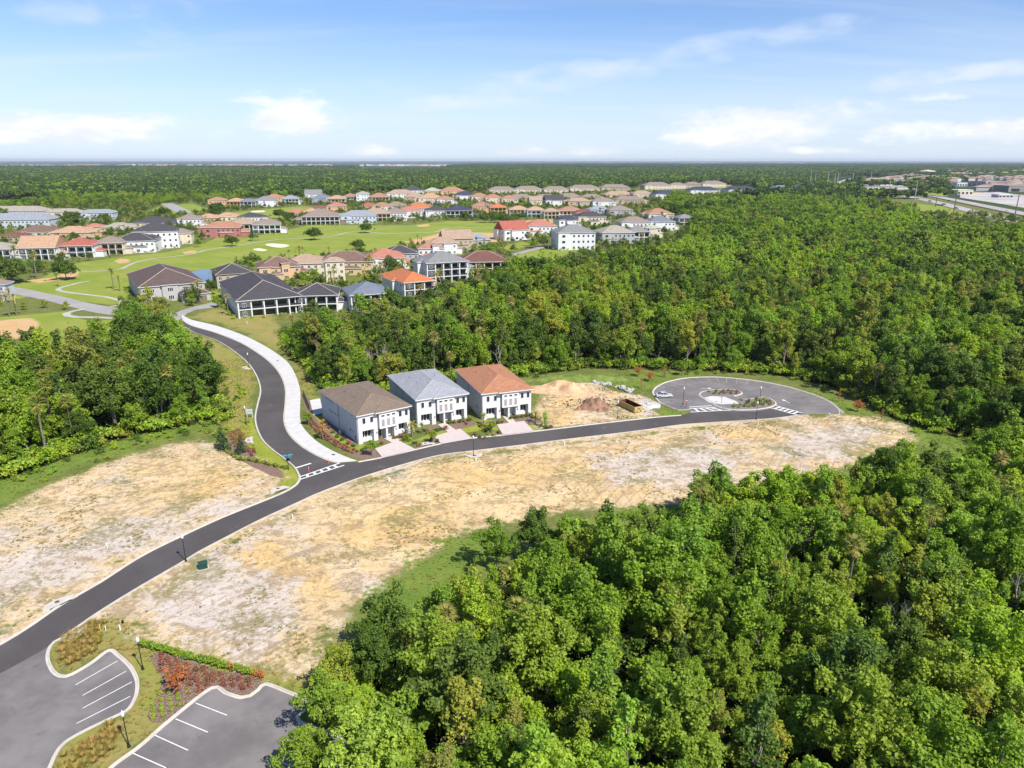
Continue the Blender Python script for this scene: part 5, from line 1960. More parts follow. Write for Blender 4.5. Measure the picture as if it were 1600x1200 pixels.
T_ = [
    # nearest older houses
    (203, 322, 474, 33, 1.7, 2, 'umber', 'stone', 'pale stone house with brown tiled roof, garage and arched bay, by the pond', 'garage'),
    (333, 398, 452, 28, 1.15, 2, 'dark', 'tan', 'tan house with dark hipped roof right of the small pond', ''),
    (347, 474, 498, 28, 2.1, 2, 'dark', 'white', 'large white house with dark roof and two-storey loggia at the end of the lane', 'porch'),
    (462, 532, 489, 10, 1.0, 2, 'dark', 'white', 'plain white house with charcoal roof right of the two-storey loggia house', 'porch'),
    (402, 471, 440, 22, .9, 2, 'brown', 'peach', 'peach house with arched gable and red-brown roof behind the white loggia house', 'tower'),
    (447, 512, 433, 12, .8, 2, 'tan', 'cream', 'cream house with wide tan roof between the peach house and the fairway', ''),
    (508, 540, 441, 20, .7, 3, 'tan', 'cream', 'narrow cream three-storey wing with flat tan hip beside a round tree', 'plain'),
    (498, 586, 430, 8, .7, 2, 'brown', 'yellow', 'ochre walled house with maroon-brown roof and white chimney near the fairway', 'chimney'),
    (572, 634, 424, 14, .9, 2, 'salmon', 'white', 'white house with broad salmon roof behind tall palms', ''),
    (597, 655, 416, 16, .9, 2, 'dark', 'grey', 'grey house with charcoal roof behind the salmon roofed one', ''),
    (654, 692, 409, 12, .8, 2, 'terracotta', 'white', 'white house with terracotta roof and little square tower', 'tower'),
    (538, 612, 488, 22, 1.1, 2, 'slate', 'white', 'white house with mottled slate roof and rear terrace beside a dark tree', 'porch'),
    (598, 680, 466, 30, 1.9, 2, 'orange', 'white', 'white house with bright orange roof above the near wood', 'porch'),
    (650, 732, 444, 24, .9, 3, 'grey', 'white', 'three-storey white house with grey roof and stacked balconies', 'porch'),
    (714, 796, 430, 8, .75, 2, 'darkred', 'cream', 'long cream house with dark maroon roof at the wood edge', 'porch'),
    (672, 712, 399, 12, .8, 2, 'tan', 'white', 'white house with pale tan roof beside the waste sand', ''),
    (690, 736, 392, 16, .8, 2, 'tan', 'tan', 'tan gabled house left of the grey lake-blue roof', 'gable'),
    (716, 764, 384, 12, .8, 1, 'bluegrey', 'grey', 'low house with blue-grey roof and small cupola on the sand', 'tower'),
    (776, 824, 376, 22, .9, 2, 'red', 'white', 'white gabled house with scarlet roof by the side road', 'gable'),
    (818, 868, 369, 10, .8, 2, 'salmon', 'white', 'white house with long salmon roof behind clipped trees', 'chimney'),
    (865, 926, 391, 4, .8, 3, 'grey', 'white', 'tall plain white three-storey house at the edge of the wood', 'plain'),
    (866, 902, 358, 16, .8, 2, 'navy', 'white', 'white house with navy roof behind the salmon roof', ''),
    (898, 944, 352, 8, .7, 2, 'dark', 'cream', 'cream house with nearly black roof and row of windows', ''),
    (930, 988, 381, 10, .8, 2, 'greytan', 'grey', 'grey house with wide pale roof and palms in front', ''),
    (975, 1013, 379, 6, .8, 2, 'grey', 'darkgrey', 'dark grey screened house half behind the wood', 'porch'),
    (1004, 1030, 372, 8, .8, 2, 'palegreen', 'cream', 'small cream house with olive roof at the wood edge', ''),
    (963, 1014, 362, 6, .7, 2, 'taupe', 'white', 'white house with mauve-brown roof and dark windows', ''),
    (1006, 1052, 361, 8, .8, 2, 'slate', 'white', 'white house with slate blue roof beside the terracotta cluster', ''),
    (1004, 1050, 347, 8, .8, 2, 'terracotta', 'cream', 'cream house with layered pale terracotta roof at the wood', 'tower'),
    (1053, 1083, 354, 10, .9, 2, 'grey', 'grey', 'last grey house with dark loggia right of the cluster', 'porch'),
    # row along the fairway, left
    (-24, 35, 410, 8, .9, 2, 'greytan', 'white', 'white house with pale grey roof cut by the left edge of the picture', 'porch'),
    (35, 103, 408, 12, .95, 2, 'peachy', 'white', 'gabled white house with peach roof and two storeys of screened porch', 'gable porch'),
    (98, 158, 404, 12, .9, 2, 'red', 'white', 'white house with coral red roof and white chimney on the fairway', 'porch chimney'),
    (151, 202, 399, 12, .9, 2, 'taupe', 'cream', 'cream house with tall mauve-brown roof beside the coral roofed one', 'porch'),
    (182, 250, 396, 14, .8, 2, 'dark', 'white', 'white gabled house with black roof behind the fairway bend', ''),
    (214, 279, 390, 22, .8, 3, 'dark', 'white', 'three-storey white house with black roof and many windows', 'plain'),
    (262, 302, 382, 16, .8, 2, 'taupe', 'cream', 'cream house with grey-brown roof right of the tall white house', ''),
    (320, 377, 372, 14, .7, 2, 'terracotta', 'crimson', 'crimson walled house with terracotta roof by the lone oak', 'chimney'),
    (359, 402, 365, 10, .8, 2, 'tan', 'cream', 'cream house with tan roof and porch right of the crimson house', 'porch'),
    (398, 438, 366, 16, .8, 2, 'taupe', 'white', 'white house with arched two-storey porch beside the palms', 'porch'),
    # second row, left
    (0, 48, 378, 10, .7, 1, 'darkred', 'tan', 'low house with maroon-brown roof, leftmost of the second row', ''),
    (28, 98, 371, 12, .7, 1, 'brown', 'cream', 'low house with broad red-brown roof behind a golden palm', ''),
    (84, 152, 372, 10, .7, 1, 'peachy', 'peach', 'peach house with long pale orange roof in the second row', ''),
    (134, 166, 362, 10, .8, 1, 'salmon', 'cream', 'small house with brick red roof in the second row', ''),
    (126, 154, 379, 10, .8, 1, 'tan', 'pink', 'pink-beige low house behind the coral roof', ''),
    (164, 212, 363, 10, .7, 1, 'greytan', 'cream', 'cream house with pale taupe roof and little gable in the second row', 'tower'),
    (210, 276, 356, 8, .7, 1, 'dark', 'cream', 'low spreading house with blackish roof in the second row', ''),
    (280, 318, 356, 12, .8, 2, 'taupe', 'white', 'white house with grey-brown roof near the round dark tree', ''),
    (309, 345, 347, 8, .8, 1, 'peachy', 'peach', 'low peach house with pale orange roof left of the small tower', ''),
    (338, 374, 345, 8, .8, 1, 'peachy', 'cream', 'low house with pale orange roof and small white tower', 'tower'),
    (374, 412, 346, 10, .8, 1, 'dark', 'white', 'white house with black roof left of the round bushes', ''),
    # far left terraces
    (-40, 89, 358, 5, .35, 2, 'bluegrey', 'lightblue', 'long pale blue terrace with grey roof, nearest at the far left', 'plain', 'terrace'),
    (-20, 78, 342, 8, .35, 2, 'greytan', 'lightblue', 'long pale terrace with sand-grey roof behind the blue terrace', 'plain', 'terrace'),
    (74, 130, 344, 10, .45, 2, 'greytan', 'cream', 'cream terrace with grey roof behind the spreading oak', 'plain', 'terrace'),
    (128, 182, 345, 8, .45, 2, 'bluegrey', 'lightblue', 'pale blue terrace with grey roof, rightmost of the terraces', 'plain', 'terrace'),
    (22, 54, 300, 8, .6, 2, 'terracotta', 'tan', 'lone house with reddish roof deep in the far left wood', ''),
    # upper centre rows
    (327, 355, 323, 10, .8, 2, 'terracotta', 'peach', 'peach house with terracotta roof, leftmost of the upper row', ''),
    (356, 385, 325, 8, .8, 2, 'peachy', 'peach', 'house with pale orange roof and open porch in the upper row', 'porch'),
    (377, 402, 325, 8, .8, 2, 'slate', 'darkgrey', 'dark grey house with slate roof in the upper row', 'porch'),
    (400, 433, 323, 10, .8, 2, 'grey', 'white', 'white house with grey roof behind dark bushes in the upper row', ''),
    (415, 444, 318, 10, .8, 2, 'terracotta', 'peach', 'peach house with terracotta roof left of the green gap', ''),
    (442, 467, 320, 12, .8, 2, 'bluegrey', 'white', 'white house with blue-grey roof at the green gap', 'porch'),
    (478, 503, 312, 10, .8, 2, 'grey', 'white', 'white gabled house with grey roof near the wood, right of the gap', 'gable'),
    (489, 518, 319, 10, .8, 2, 'slate', 'blue', 'blue-grey house with slate roof right of the gap', ''),
    (514, 540, 320, 8, .8, 2, 'peachy', 'cream', 'cream house with pale orange roof and porch in the upper row', 'porch'),
    (538, 558, 316, 8, .9, 2, 'terracotta', 'white', 'white house with terracotta roof and long balcony', 'porch'),
    (558, 577, 317, 8, 1., 3, 'greytan', 'white', 'tall white house with pale cap roof between terracotta roofs', 'plain'),
    (578, 607, 317, 8, .8, 2, 'terracotta', 'cream', 'cream house with terracotta roof, chimney and porch in the upper row', 'porch chimney'),
    (606, 646, 311, 6, .6, 2, 'tan', 'white', 'white house with long mauve-tan roof in the upper row', ''),
    (630, 660, 305, 6, .8, 2, 'dark', 'white', 'white house with dark roof close to the far wood', ''),
    (634, 664, 317, 8, .8, 2, 'tan', 'tan', 'tan house with peaked roof in the middle of the upper rows', ''),
    (664, 688, 306, 8, .8, 2, 'palegreen', 'yellow', 'pale yellow house with sage roof close to the far wood', 'plain'),
    (655, 690, 319, 8, .8, 2, 'peachy', 'cream', 'cream house with broad pale orange roof in the crowded rows', ''),
    (683, 708, 321, 8, .8, 2, 'terracotta', 'white', 'white walled house with terracotta roof left of the navy roof', ''),
    (689, 724, 306, 8, .7, 2, 'terracotta', 'peach', 'villa with terracotta roof and two chimneys at the far wood', 'chimney'),
    (712, 743, 314, 8, .8, 2, 'navy', 'white', 'white house with navy roof among terracotta ones', ''),
    (736, 762, 316, 8, .8, 2, 'terracotta', 'cream', 'cream house with terracotta roof right of the navy roof', ''),
    (757, 783, 318, 8, .8, 2, 'salmon', 'cream', 'cream house with salmon roof behind the yellow house', ''),
    (782, 808, 320, 8, .8, 2, 'terracotta', 'cream', 'cream house with terracotta roof behind the porch row', ''),
    (475, 530, 352, 10, .8, 2, 'taupe', 'brownstone', 'large brown stone house with tall taupe roof behind the lone oak', 'porch'),
    (458, 476, 350, 8, 1., 1, 'taupe', 'brownstone', 'small brown lodge left of the large taupe roofed house', 'plain'),
    (535, 586, 350, 6, .6, 2, 'bluegrey', 'lightblue', 'pale blue house with blue-grey roof facing the fairway', ''),
    (567, 609, 346, 8, .7, 2, 'tan', 'cream', 'cream house with tan roof and double porch over the fairway', 'porch'),
    (602, 634, 345, 8, .8, 2, 'taupe', 'white', 'white house with grey-brown roof left of the salmon roof', ''),
    (624, 657, 341, 8, .7, 2, 'salmon', 'white', 'white house with salmon roof next to the vivid orange roof', ''),
    (640, 671, 336, 8, .7, 2, 'orange', 'white', 'white house with vivid orange roof over the fairway', ''),
    (666, 697, 341, 8, .8, 2, 'dark', 'white', 'white house with dark roof left of the navy porch house', ''),
    (698, 736, 341, 8, .7, 2, 'navy', 'darkgrey', 'dark house with navy roof and pale porch over the fairway', 'porch'),
    (738, 759, 333, 8, .9, 2, 'terracotta', 'peach', 'small peach house with terracotta roof behind dark bushes', ''),
    (765, 790, 335, 8, .9, 2, 'orange', 'yellow', 'yellow house with orange roof above a row of dark trees', 'porch'),
    (795, 824, 339, 8, .8, 2, 'peachy', 'cream', 'first cream porch house right of the row of dark trees', 'porch'),
    (822, 850, 340, 8, .8, 2, 'peachy', 'white', 'second porch house, pale orange roof, above the sandy green', 'porch'),
    (848, 873, 342, 8, .8, 2, 'tan', 'cream', 'third porch house, tan roof, above the sandy green', 'porch'),
    (871, 908, 341, 8, .7, 2, 'terracotta', 'cream', 'cream house with long terracotta roof at the end of the porch row', 'porch'),
    (896, 926, 345, 10, .8, 2, 'maroon', 'cream', 'house with brick brown gable roof right of the porch row', ''),
    (488, 513, 331, 8, .8, 1, 'maroon', 'peach', 'low house with crimson brown roof behind the lodge', ''),
    (512, 541, 333, 8, .8, 2, 'salmon', 'peach', 'peach house with reddish grey roof behind the blue house', ''),
    (563, 590, 328, 8, .8, 1, 'red', 'white', 'low white house with strong red roof in the middle rows', ''),
    (583, 612, 328, 8, .8, 1, 'terracotta', 'white', 'low white house with faded red roof in the middle rows', ''),
    (604, 634, 327, 8, .8, 1, 'taupe', 'tan', 'low tan house with olive-brown roof in the middle rows', ''),
    (640, 668, 327, 8, .8, 1, 'terracotta', 'tan', 'low tan house with rusty roof behind the vivid orange one', ''),
    (448, 478, 338, 8, .8, 1, 'salmon', 'pink', 'low pink house with pale roof behind the bushes', ''),
    (474, 500, 337, 8, .8, 1, 'peachy', 'pink', 'low pink house with cream orange roof behind the bushes', ''),
    # villas along the far wood
    (764, 804, 304, 6, .5, 2, 'taupe', 'cream', 'brown roofed villa, first of the line along the far wood', 'plain', 'villa'),
    (804, 845, 303, 6, .5, 2, 'taupe', 'cream', 'brown roofed villa, second of the line along the far wood', 'plain', 'villa'),
    (848, 886, 303, 6, .5, 2, 'taupe', 'cream', 'brown roofed villa, third of the line along the far wood', 'plain', 'villa'),
    (888, 934, 301, 6, .45, 2, 'taupe', 'cream', 'brown roofed villa, fourth of the line along the far wood', 'plain', 'villa'),
    (936, 982, 300, 6, .45, 2, 'taupe', 'tan', 'brown roofed villa, fifth of the line along the far wood', 'plain', 'villa'),
    (1003, 1046, 296, 6, .5, 2, 'taupe', 'cream', 'brown roofed villa, first of the upper right group', 'plain', 'villa'),
    (1044, 1070, 295, 6, .6, 2, 'taupe', 'cream', 'brown roofed villa, second of the upper right group', 'plain', 'villa'),
    (1067, 1094, 294, 6, .6, 2, 'taupe', 'tan', 'brown roofed villa, third of the upper right group', 'plain', 'villa'),
    (1092, 1132, 293, 6, .5, 2, 'taupe', 'cream', 'brown roofed villa, last of the upper right group', 'plain', 'villa'),
    (793, 834, 314, 8, .6, 1, 'taupe', 'tan', 'low brown villa in front of the line, leftmost', 'plain', 'villa'),
    (832, 872, 314, 8, .6, 1, 'taupe', 'cream', 'low brown villa in front of the line, second from left', 'plain', 'villa'),
    (826, 846, 323, 8, .9, 2, 'tan', 'cream', 'small tan peaked villa behind the porch row', 'gable', 'villa'),
    (850, 880, 323, 8, .8, 2, 'dark', 'white', 'white villa with black roof and small gables', 'gable', 'villa'),
    (870, 908, 312, 8, .6, 1, 'taupe', 'cream', 'low brown villa in front of the line, third from left', 'plain', 'villa'),
    (884, 922, 325, 8, .6, 2, 'tan', 'tan', 'tan roofed villa behind the long terracotta house', '', 'villa'),
    (905, 942, 313, 8, .6, 1, 'taupe', 'white', 'low brown villa in front of the line, fourth from left', 'plain', 'villa'),
    (922, 960, 325, 8, .6, 2, 'taupe', 'white', 'white walled villa with brown roof left of the long tan one', '', 'villa'),
    (940, 990, 309, 8, .5, 1, 'tan', 'cream', 'low tan villa in front of the line, second from right', 'plain', 'villa'),
    (958, 1004, 322, 8, .45, 2, 'taupe', 'tan', 'long tan villa with brown roof by the small meadow', 'plain', 'villa'),
    (985, 1018, 311, 8, .6, 2, 'tan', 'cream', 'cream villa with tan roof left of the navy roofed hotel wing', 'plain', 'villa'),
    (990, 1012, 319, 8, .8, 1, 'tan', 'cream', 'small cream villa at the meadow corner', 'plain', 'villa'),
    (1018, 1060, 312, 8, .6, 2, 'navy', 'white', 'white block with navy roof at the wood edge, upper right', 'plain', 'apartment_block'),
    (1072, 1122, 305, 8, .5, 2, 'navy', 'white', 'large navy roofed block between two clumps of dark trees', 'plain', 'apartment_block'),
    (1130, 1182, 304, 6, .5, 2, 'navy', 'white', 'white block with navy roof right of the dark clumps', 'plain', 'apartment_block'),
    (1204, 1232, 300, 6, .6, 2, 'slate', 'grey', 'grey roofed block left of the last white block', 'plain', 'apartment_block'),
    (1226, 1256, 300, 6, .6, 2, 'navy', 'white', 'white block with navy roof near the power poles', 'plain', 'apartment_block'),
    (1250, 1285, 300, 6, .6, 2, 'navy', 'white', 'last white block with navy roof before the highway', 'plain', 'apartment_block'),
    (917, 950, 339, 8, .7, 2, 'bluegrey', 'grey', 'grey villa with pale blue-grey roof and round bay', 'tower'),
    (946, 986, 340, 8, .7, 2, 'taupe', 'grey', 'grey villa with mauve roof left of the golden palms', ''),
    (742, 764, 325, 8, .8, 1, 'terracotta', 'cream', 'low cream house with terracotta roof behind the peach one', ''),
    (-30, 25, 470, 10, .7, 2, 'taupe', 'lightblue', 'pale blue house with grey roof cut by the left edge, beside the pale street', 'garage'),
]
for row in T_:
    l_, r_, by, ang, ra, st, rc, wc, lb, fl = row[:10]
    nm = row[10] if len(row) > 10 else 'house'
    kind_ = {'house': ('two-storey house' if 0 else 'house'), 'villa': 'villa', 'terrace': 'terrace', 'apartment_block': 'apartment block'}[nm]
    if ang < 8:
        ang = 8
    house(l_, r_, by, ang, ra, st, rc, wc, lb, fl, nm, kind_, group={'house': 'houses round the golf course', 'villa': 'brown roofed villas along the far wood', 'terrace': 'pale terraces at the far left', 'apartment_block': 'navy roofed blocks at the upper right'}[nm],
          hmul=1.08 if by > 415 else 1.22 if by > 330 else 1.3)
# ================================================================ street furniture and small things
M_BLACK = mat('black_paint', (0.02, 0.02, 0.022), .45, .1)
M_GLOBE = mat('lamp_globe', (0.72, 0.72, 0.70), .3, .03)


def lamp_proto():
    r_ = empty('street_lamp', (0, 0, 0))
    q = MB()
    q.lathe([(.20, 0), (.20, .12), (.13, .25), (.10, .6), (.06, .7), (.05, 4.0), (.07, 4.05), (.11, 4.12)], 10)
    q.build('pole', M_BLACK, r_)
    q = MB()
    q.lathe([(.10, 4.12), (.17, 4.2), (.20, 4.45), (.15, 4.62)], 10)
    q.build('globe', M_GLOBE, r_, smooth=True)
    q = MB()
    q.lathe([(.20, 4.62), (.22, 4.66), (.12, 4.78), (.03, 4.95), (.02, 5.05)], 10)
    q.build('cap', M_GLOBE, r_)
    return r_


lp = lamp_proto()
LAMPS = [((290.6, 877), 'street lamp between the two sand lots, beside the green utility box'), ((740, 713), 'street lamp opposite the grey roofed white house'),
         ((223.4, 1046), 'street lamp beside the clipped hedge in the lower left'), ((201.6, 1167), 'street lamp standing in dry grass, lowest in the picture'),
         ((389, 575), 'street lamp on the bend of the curving lane'), ((385, 663.5), 'street lamp beside the white notice board'),
         ((1067, 632), 'street lamp on the grass tip at the parking circle'), ((1181, 656), 'street lamp on the sand side below the planted island'),
         ((1186.5, 631), 'street lamp inside the planted island'), ((965, 654), 'street lamp in front of the yellow skip')]
for i, (p, lb) in enumerate(LAMPS):
    o_ = lp if i == 0 else copy_tree(lp)
    o_.location = g(*p)
    o_['label'], o_['category'], o_['group'] = lb, 'street lamp', 'black street lamps with white tops'

# street name sign with blue blades and the back of a stop sign
r_ = empty('street_sign', g(451.2, 734), R(10), label='black post with blue street name blades and stop sign back at junction', cat='sign')
q = MB()
q.lathe([(.12, 0), (.12, .2), (.055, .3), (.05, 3.5), (.09, 3.55), (.04, 3.75)], 8)
q.build('post', M_BLACK, r_)
M_BLADE = mat('blue_blade', (0.07, 0.33, 0.46), .5, .05)
for a in (12, -28):
    q = MB()
    q.box(-1.0, -.02, 3.12, 1.0, .02, 3.42)
    q.build('name_blade', M_BLADE, r_, rz=R(a), loc=(0, 0, .03 if a > 0 else -.32))
q = MB()
q.tube([(0, .05, 2.3), (0, .09, 2.3)], .40, 8)
q.build('stop_sign', M_BLACK, r_)

r_ = empty('notice_board', g(390.5, 652), R(-6), label='white two-panel notice board on posts beside the lane', cat='sign')
for x in (-.7, .7):
    q = MB()
    q.box(x - .05, -.05, 0, x + .05, .05, 2.3)
    q.build('post', M_TRIM, r_)
for z in (.95, 1.65):
    q = MB()
    q.box(-.9, -.11, z, .9, -.052, z + .58)
    q.build('panel', mat('pale_panel', (0.62, 0.65, 0.70), .5, .05), r_)

M_RED = mat('sign_red', (0.55, 0.03, 0.03), .5, .05)


def round_sign(p, lb):
    r_ = empty('traffic_sign', p, R(12), label=lb, cat='sign', group='small red and white signs at the parking circle')
    q = MB()
    q.tube([(0, 0, 0), (0, 0, 2.1)], .04, 6)
    q.build('post', M_DARKM, r_)
    q = MB()
    q.tube([(0, -.05, 1.95), (0, -.08, 1.95)], .38, 8)
    q.build('sign_face', M_RED, r_)
    q = MB()
    q.box(-.30, -.10, 1.88, .30, -.082, 2.02)
    q.build('sign_bar', M_TRIM, r_)


round_sign(g(1072, 637), 'red sign with white bar near the lamp at the circle entry')
round_sign(g(1127, 630), 'red sign with white bar on the planted island')

# red plastic posts on the crossing
M_OR = mat('safety_orange', (0.68, 0.10, 0.04), .5, .05)
for p, lb in (((482.5, 736), 'orange-red marker post at the left end of the crossing'), ((513.5, 723), 'orange-red marker post at the right end of the crossing')):
    r_ = empty('marker_post', g(*p), label=lb, cat='marker post', group='orange-red posts on the crossing')
    q = MB()
    q.lathe([(.22, 0), (.22, .06), (.07, .10), (.06, 1.0), (.03, 1.04)], 8)
    q.build('post', M_OR, r_, smooth=False)
    for z in (.55, .8):
        q = MB()
        q.tube([(0, 0, z), (0, 0, z + .1)], .068, 8)
        q.build('reflective_band', M_TRIM, r_)

# green transformer box
r_ = empty('utility_box', g(317.5, 887.5), R(28), .78, label='dark green electrical utility box on the sand by the kerb', cat='utility box')
mg = mat('utility_green', (0.022, 0.065, 0.052), .5, .1)
q = MB()
q.box(-.85, -.7, .1, .85, .7, 1.15)
q.build('cabinet', mg, r_)
q = MB()
q.quad((-.9, -.78, 1.153), (.9, -.78, 1.153), (.9, .74, 1.33), (-.9, .74, 1.33))
q.quad((-.9, -.78, 1.153), (-.9, .74, 1.33), (-.9, .74, 1.153))
q.quad((.9, -.78, 1.153), (.9, .74, 1.153), (.9, .74, 1.33))
q.quad((.9, .74, 1.153), (-.9, .74, 1.153), (-.9, .74, 1.33), (.9, .74, 1.33))
q.build('lid', mg, r_)
q = MB()
q.box(-1.05, -.95, -.1, 1.05, .9, .10)
q.build('pad', M_CONC, r_)

# pipe ends and marker stakes on the lots
def stub(p, h, r0, m_, lb, grp='pipe ends and marker posts on the lots', nm='pipe_stub', cap=None):
    q = MB()
    q.tube([(0, 0, -.2), (0, 0, h)], r0, 8)
    if cap:
        q.lathe([(r0 * 1.5, h - .02), (r0 * 1.5, h + .09), (r0, h + .13)], 8)
    return q.build(nm, m_, loc=g(*p), label=lb, cat='pipe', group=grp)


M_YEL = mat('yellow_post', (0.70, 0.55, 0.08), .6, .05)
for p, h, r0, m_, lb in (((156.5, 984), .8, .09, M_YEL, 'yellow marker post on the dry grass tongue'), ((165.5, 985), .75, .06, M_TRIM, 'thin pale post right of the yellow marker post'),
                         ((188, 984.5), .8, .11, M_TRIM, 'thick white pipe end right of the yellow marker post'), ((192, 974), .5, .15, M_BLACK, 'short black pipe end behind the thick white one'),
                         ((457.5, 811), .9, .10, M_TRIM, 'leaning white pipe end on the lot left of the bare slope'), ((489, 794.5), .55, .07, M_TRIM, 'small white stake near the kerb below the crossing'),
                         ((167.5, 856), .8, .07, M_TRIM, 'thin white stake in the middle of the left lot'), ((743.5, 720), .6, .16, M_TRIM, 'white pipe end beside the lamp opposite the houses'),
                         ((1104, 681), .9, .09, M_TRIM, 'white pipe end on the lot left of the island crossing'), ((1213.5, 662), .8, .09, M_TRIM, 'white stake by the kerb under the island crossing'),
                         ((1184, 664), .55, .15, M_TRIM, 'stubby white pipe end beside the lamp below the island'), ((1421, 663), .6, .12, M_TRIM, 'lone white marker at the right end of the sand'),
                         ((386, 506), 1.1, .12, M_TRIM, 'lone white post on the grass bank above the lane'), ((205, 843), .6, .08, M_TRIM, 'small pale stake on the upper left lot')):
    stub(p, h, r0, m_, lb)


def hook_pipe(p, rz, lb):
    q = MB()
    q.tube([(0, 0, -.2), (0, 0, .9), (.12, 0, 1.12), (.38, 0, 1.18), (.55, 0, 1.0)], .10, 8)
    q.build('water_standpipe', M_TRIM, loc=g(*p), rz=rz, label=lb, cat='pipe', group='white bent standpipes by the kerb')


hook_pipe((882, 697), 2.6, 'white bent standpipe by the kerb right of the third drive')
hook_pipe((1105, 677.5), 2.8, 'white bent standpipe by the kerb left of the circle')
hook_pipe((1297, 653), 2.6, 'white bent standpipe behind the turning circle edge')
hook_pipe((1311, 648), 2.0, 'small white bent standpipe at the far corner of the circle')

# hydrant-like white valve cluster
r_ = empty('water_valve', g(608, 752), label='white valve assembly with two caps on a grass patch by the kerb', cat='valve')
q = MB()
q.lathe([(.2, 0), (.2, .1), (.13, .15), (.13, .6), (.17, .62), (.15, .75), (.05, .85)], 8)
q.build('body', M_TRIM, r_)
for s_ in (-1, 1):
    q = MB()
    q.tube([(0, 0, .45), (s_ * .28, 0, .45)], .08, 6)
    q.build('outlet', M_TRIM, r_)
q = MB()
q.tube([(.6, .2, 0), (.6, .2, .16)], .3, 8)
q.build('cover', M_CONC, r_)

# storm drain inlets
def inlet(p, rz, lb, ln=2.4):
    r_ = empty('storm_drain', g(*p), rz, label=lb, cat='drain', group='concrete storm drain inlets along the kerbs')
    q = MB()
    v = [(-ln / 2 - .9, -.35), (ln / 2 + .9, -.35), (ln / 2 + .2, 1.1), (0, 1.5), (-ln / 2 - .2, 1.1)]
    q.quad(*[(x, y, .16) for x, y in v])
    for i in range(5):
        a, c_ = v[i], v[(i + 1) % 5]
        q.quad((*a, -.05), (*c_, -.05), (*c_, .16), (*a, .16))
    q.build('slab', M_CONC, r_)
    q = MB()
    q.tube([(0, .65, .15), (0, .65, .175)], .33, 12)
    q.build('manhole_cover', mat('cast_iron', (0.10, 0.09, 0.085), .7), r_)
    q = MB()
    q.box(-ln / 2, -.42, .03, ln / 2, -.352, .14)
    q.build('inlet_slot', M_BLACK, r_)


inlet((93, 944), R(57), 'storm drain inlet beside the left sand lot, nearest the camera', 3)
inlet((437, 766), R(46), 'storm drain inlet at the junction corner')
inlet((666, 695), R(25), 'storm drain inlet between the first two drives')
inlet((741, 711), R(200), 'storm drain inlet under the lamp opposite the houses')
inlet((393, 688), R(112), 'storm drain inlet on the inner bend of the lane')
inlet((386, 575), R(130), 'storm drain inlet beside the lamp on the lane bend')
inlet((116, 990), R(235), 'storm drain inlet at the tip of the dry grass tongue')
for p, lb in (((521, 711), 'round manhole cover in the pale pavement near the crossing'), ((434, 564), 'round manhole cover in the pale pavement on the upper bend')):
    q = MB()
    q.tube([(0, 0, .112), (0, 0, .122)], .42, 14)
    q.build('manhole_cover', mat('cast_iron', (0.10, 0.09, 0.085), .7), loc=g(*p), label=lb, cat='manhole cover', group='manhole covers in the pavement')

# ---- yellow skip
a, c_ = g(991.5, 646.5), g(966.5, 634.5)
ang = math.atan2(a.y - c_.y, a.x - c_.x)
Ls = (a - c_).length
r_ = empty('skip', c_, ang, label='long open yellow waste skip with brown inside on the sand', cat='skip')
M_SK = mat('skip_yellow', (0.55, 0.42, 0.15), .6, .1, 2, dirt=(0.30, 0.20, 0.09, .5))
M_SKI = mat('skip_rust', (0.15, 0.035, 0.03), .8, .2)
w_, h_ = 2.5, 1.75
q = MB()
q.box(0, 0, .25, Ls, .08, h_)
q.box(0, w_ - .08, .25, Ls, w_, h_)
q.box(0, .08, .25, .08, w_ - .08, h_)
q.box(Ls - .08, .08, .25, Ls, w_ - .08, h_)
q.build('body', M_SK, r_)
q = MB()
q.box(.085, .085, .25, Ls - .085, w_ - .085, .34)
q.quad((.083, .083, .3), (Ls - .083, .083, .3), (Ls - .083, .083, h_ - .02), (.083, .083, h_ - .02))
q.quad((.083, w_ - .083, .3), (Ls - .083, w_ - .083, .3), (Ls - .083, w_ - .083, h_ - .02), (.083, w_ - .083, h_ - .02))
q.quad((.083, .083, .3), (.083, w_ - .083, .3), (.083, w_ - .083, h_ - .02), (.083, .083, h_ - .02))
q.quad((Ls - .083, .083, .3), (Ls - .083, w_ - .083, .3), (Ls - .083, w_ - .083, h_ - .02), (Ls - .083, .083, h_ - .02))
q.build('lining', M_SKI, r_)
for i in range(9):
    q = MB()
    x = .3 + (Ls - .6) * i / 8
    q.box(x - .06, -.10, .2, x + .06, -.001, h_ - .08)
    q.build('rib', M_SK, r_)
for y in (-.10, w_):
    q = MB()
    q.box(-.02, y, h_ - .08, Ls + .02, y + .1, h_ + .04)
    q.build('rail', M_SK, r_)
for x in (.5, Ls - .5):
    for y in (.3, w_ - .3):
        q = MB()
        q.tube([(x, y - .12, .18), (x, y + .12, .18)], .18, 8)
        q.build('wheel', M_BLACK, r_)
q = MB()
q.tube([(Ls + .03, .35, .3), (Ls + .09, w_ / 2, 1.45), (Ls + .03, w_ - .35, .3)], .06, 6)
q.build('tow_frame', M_DARKM, r_)

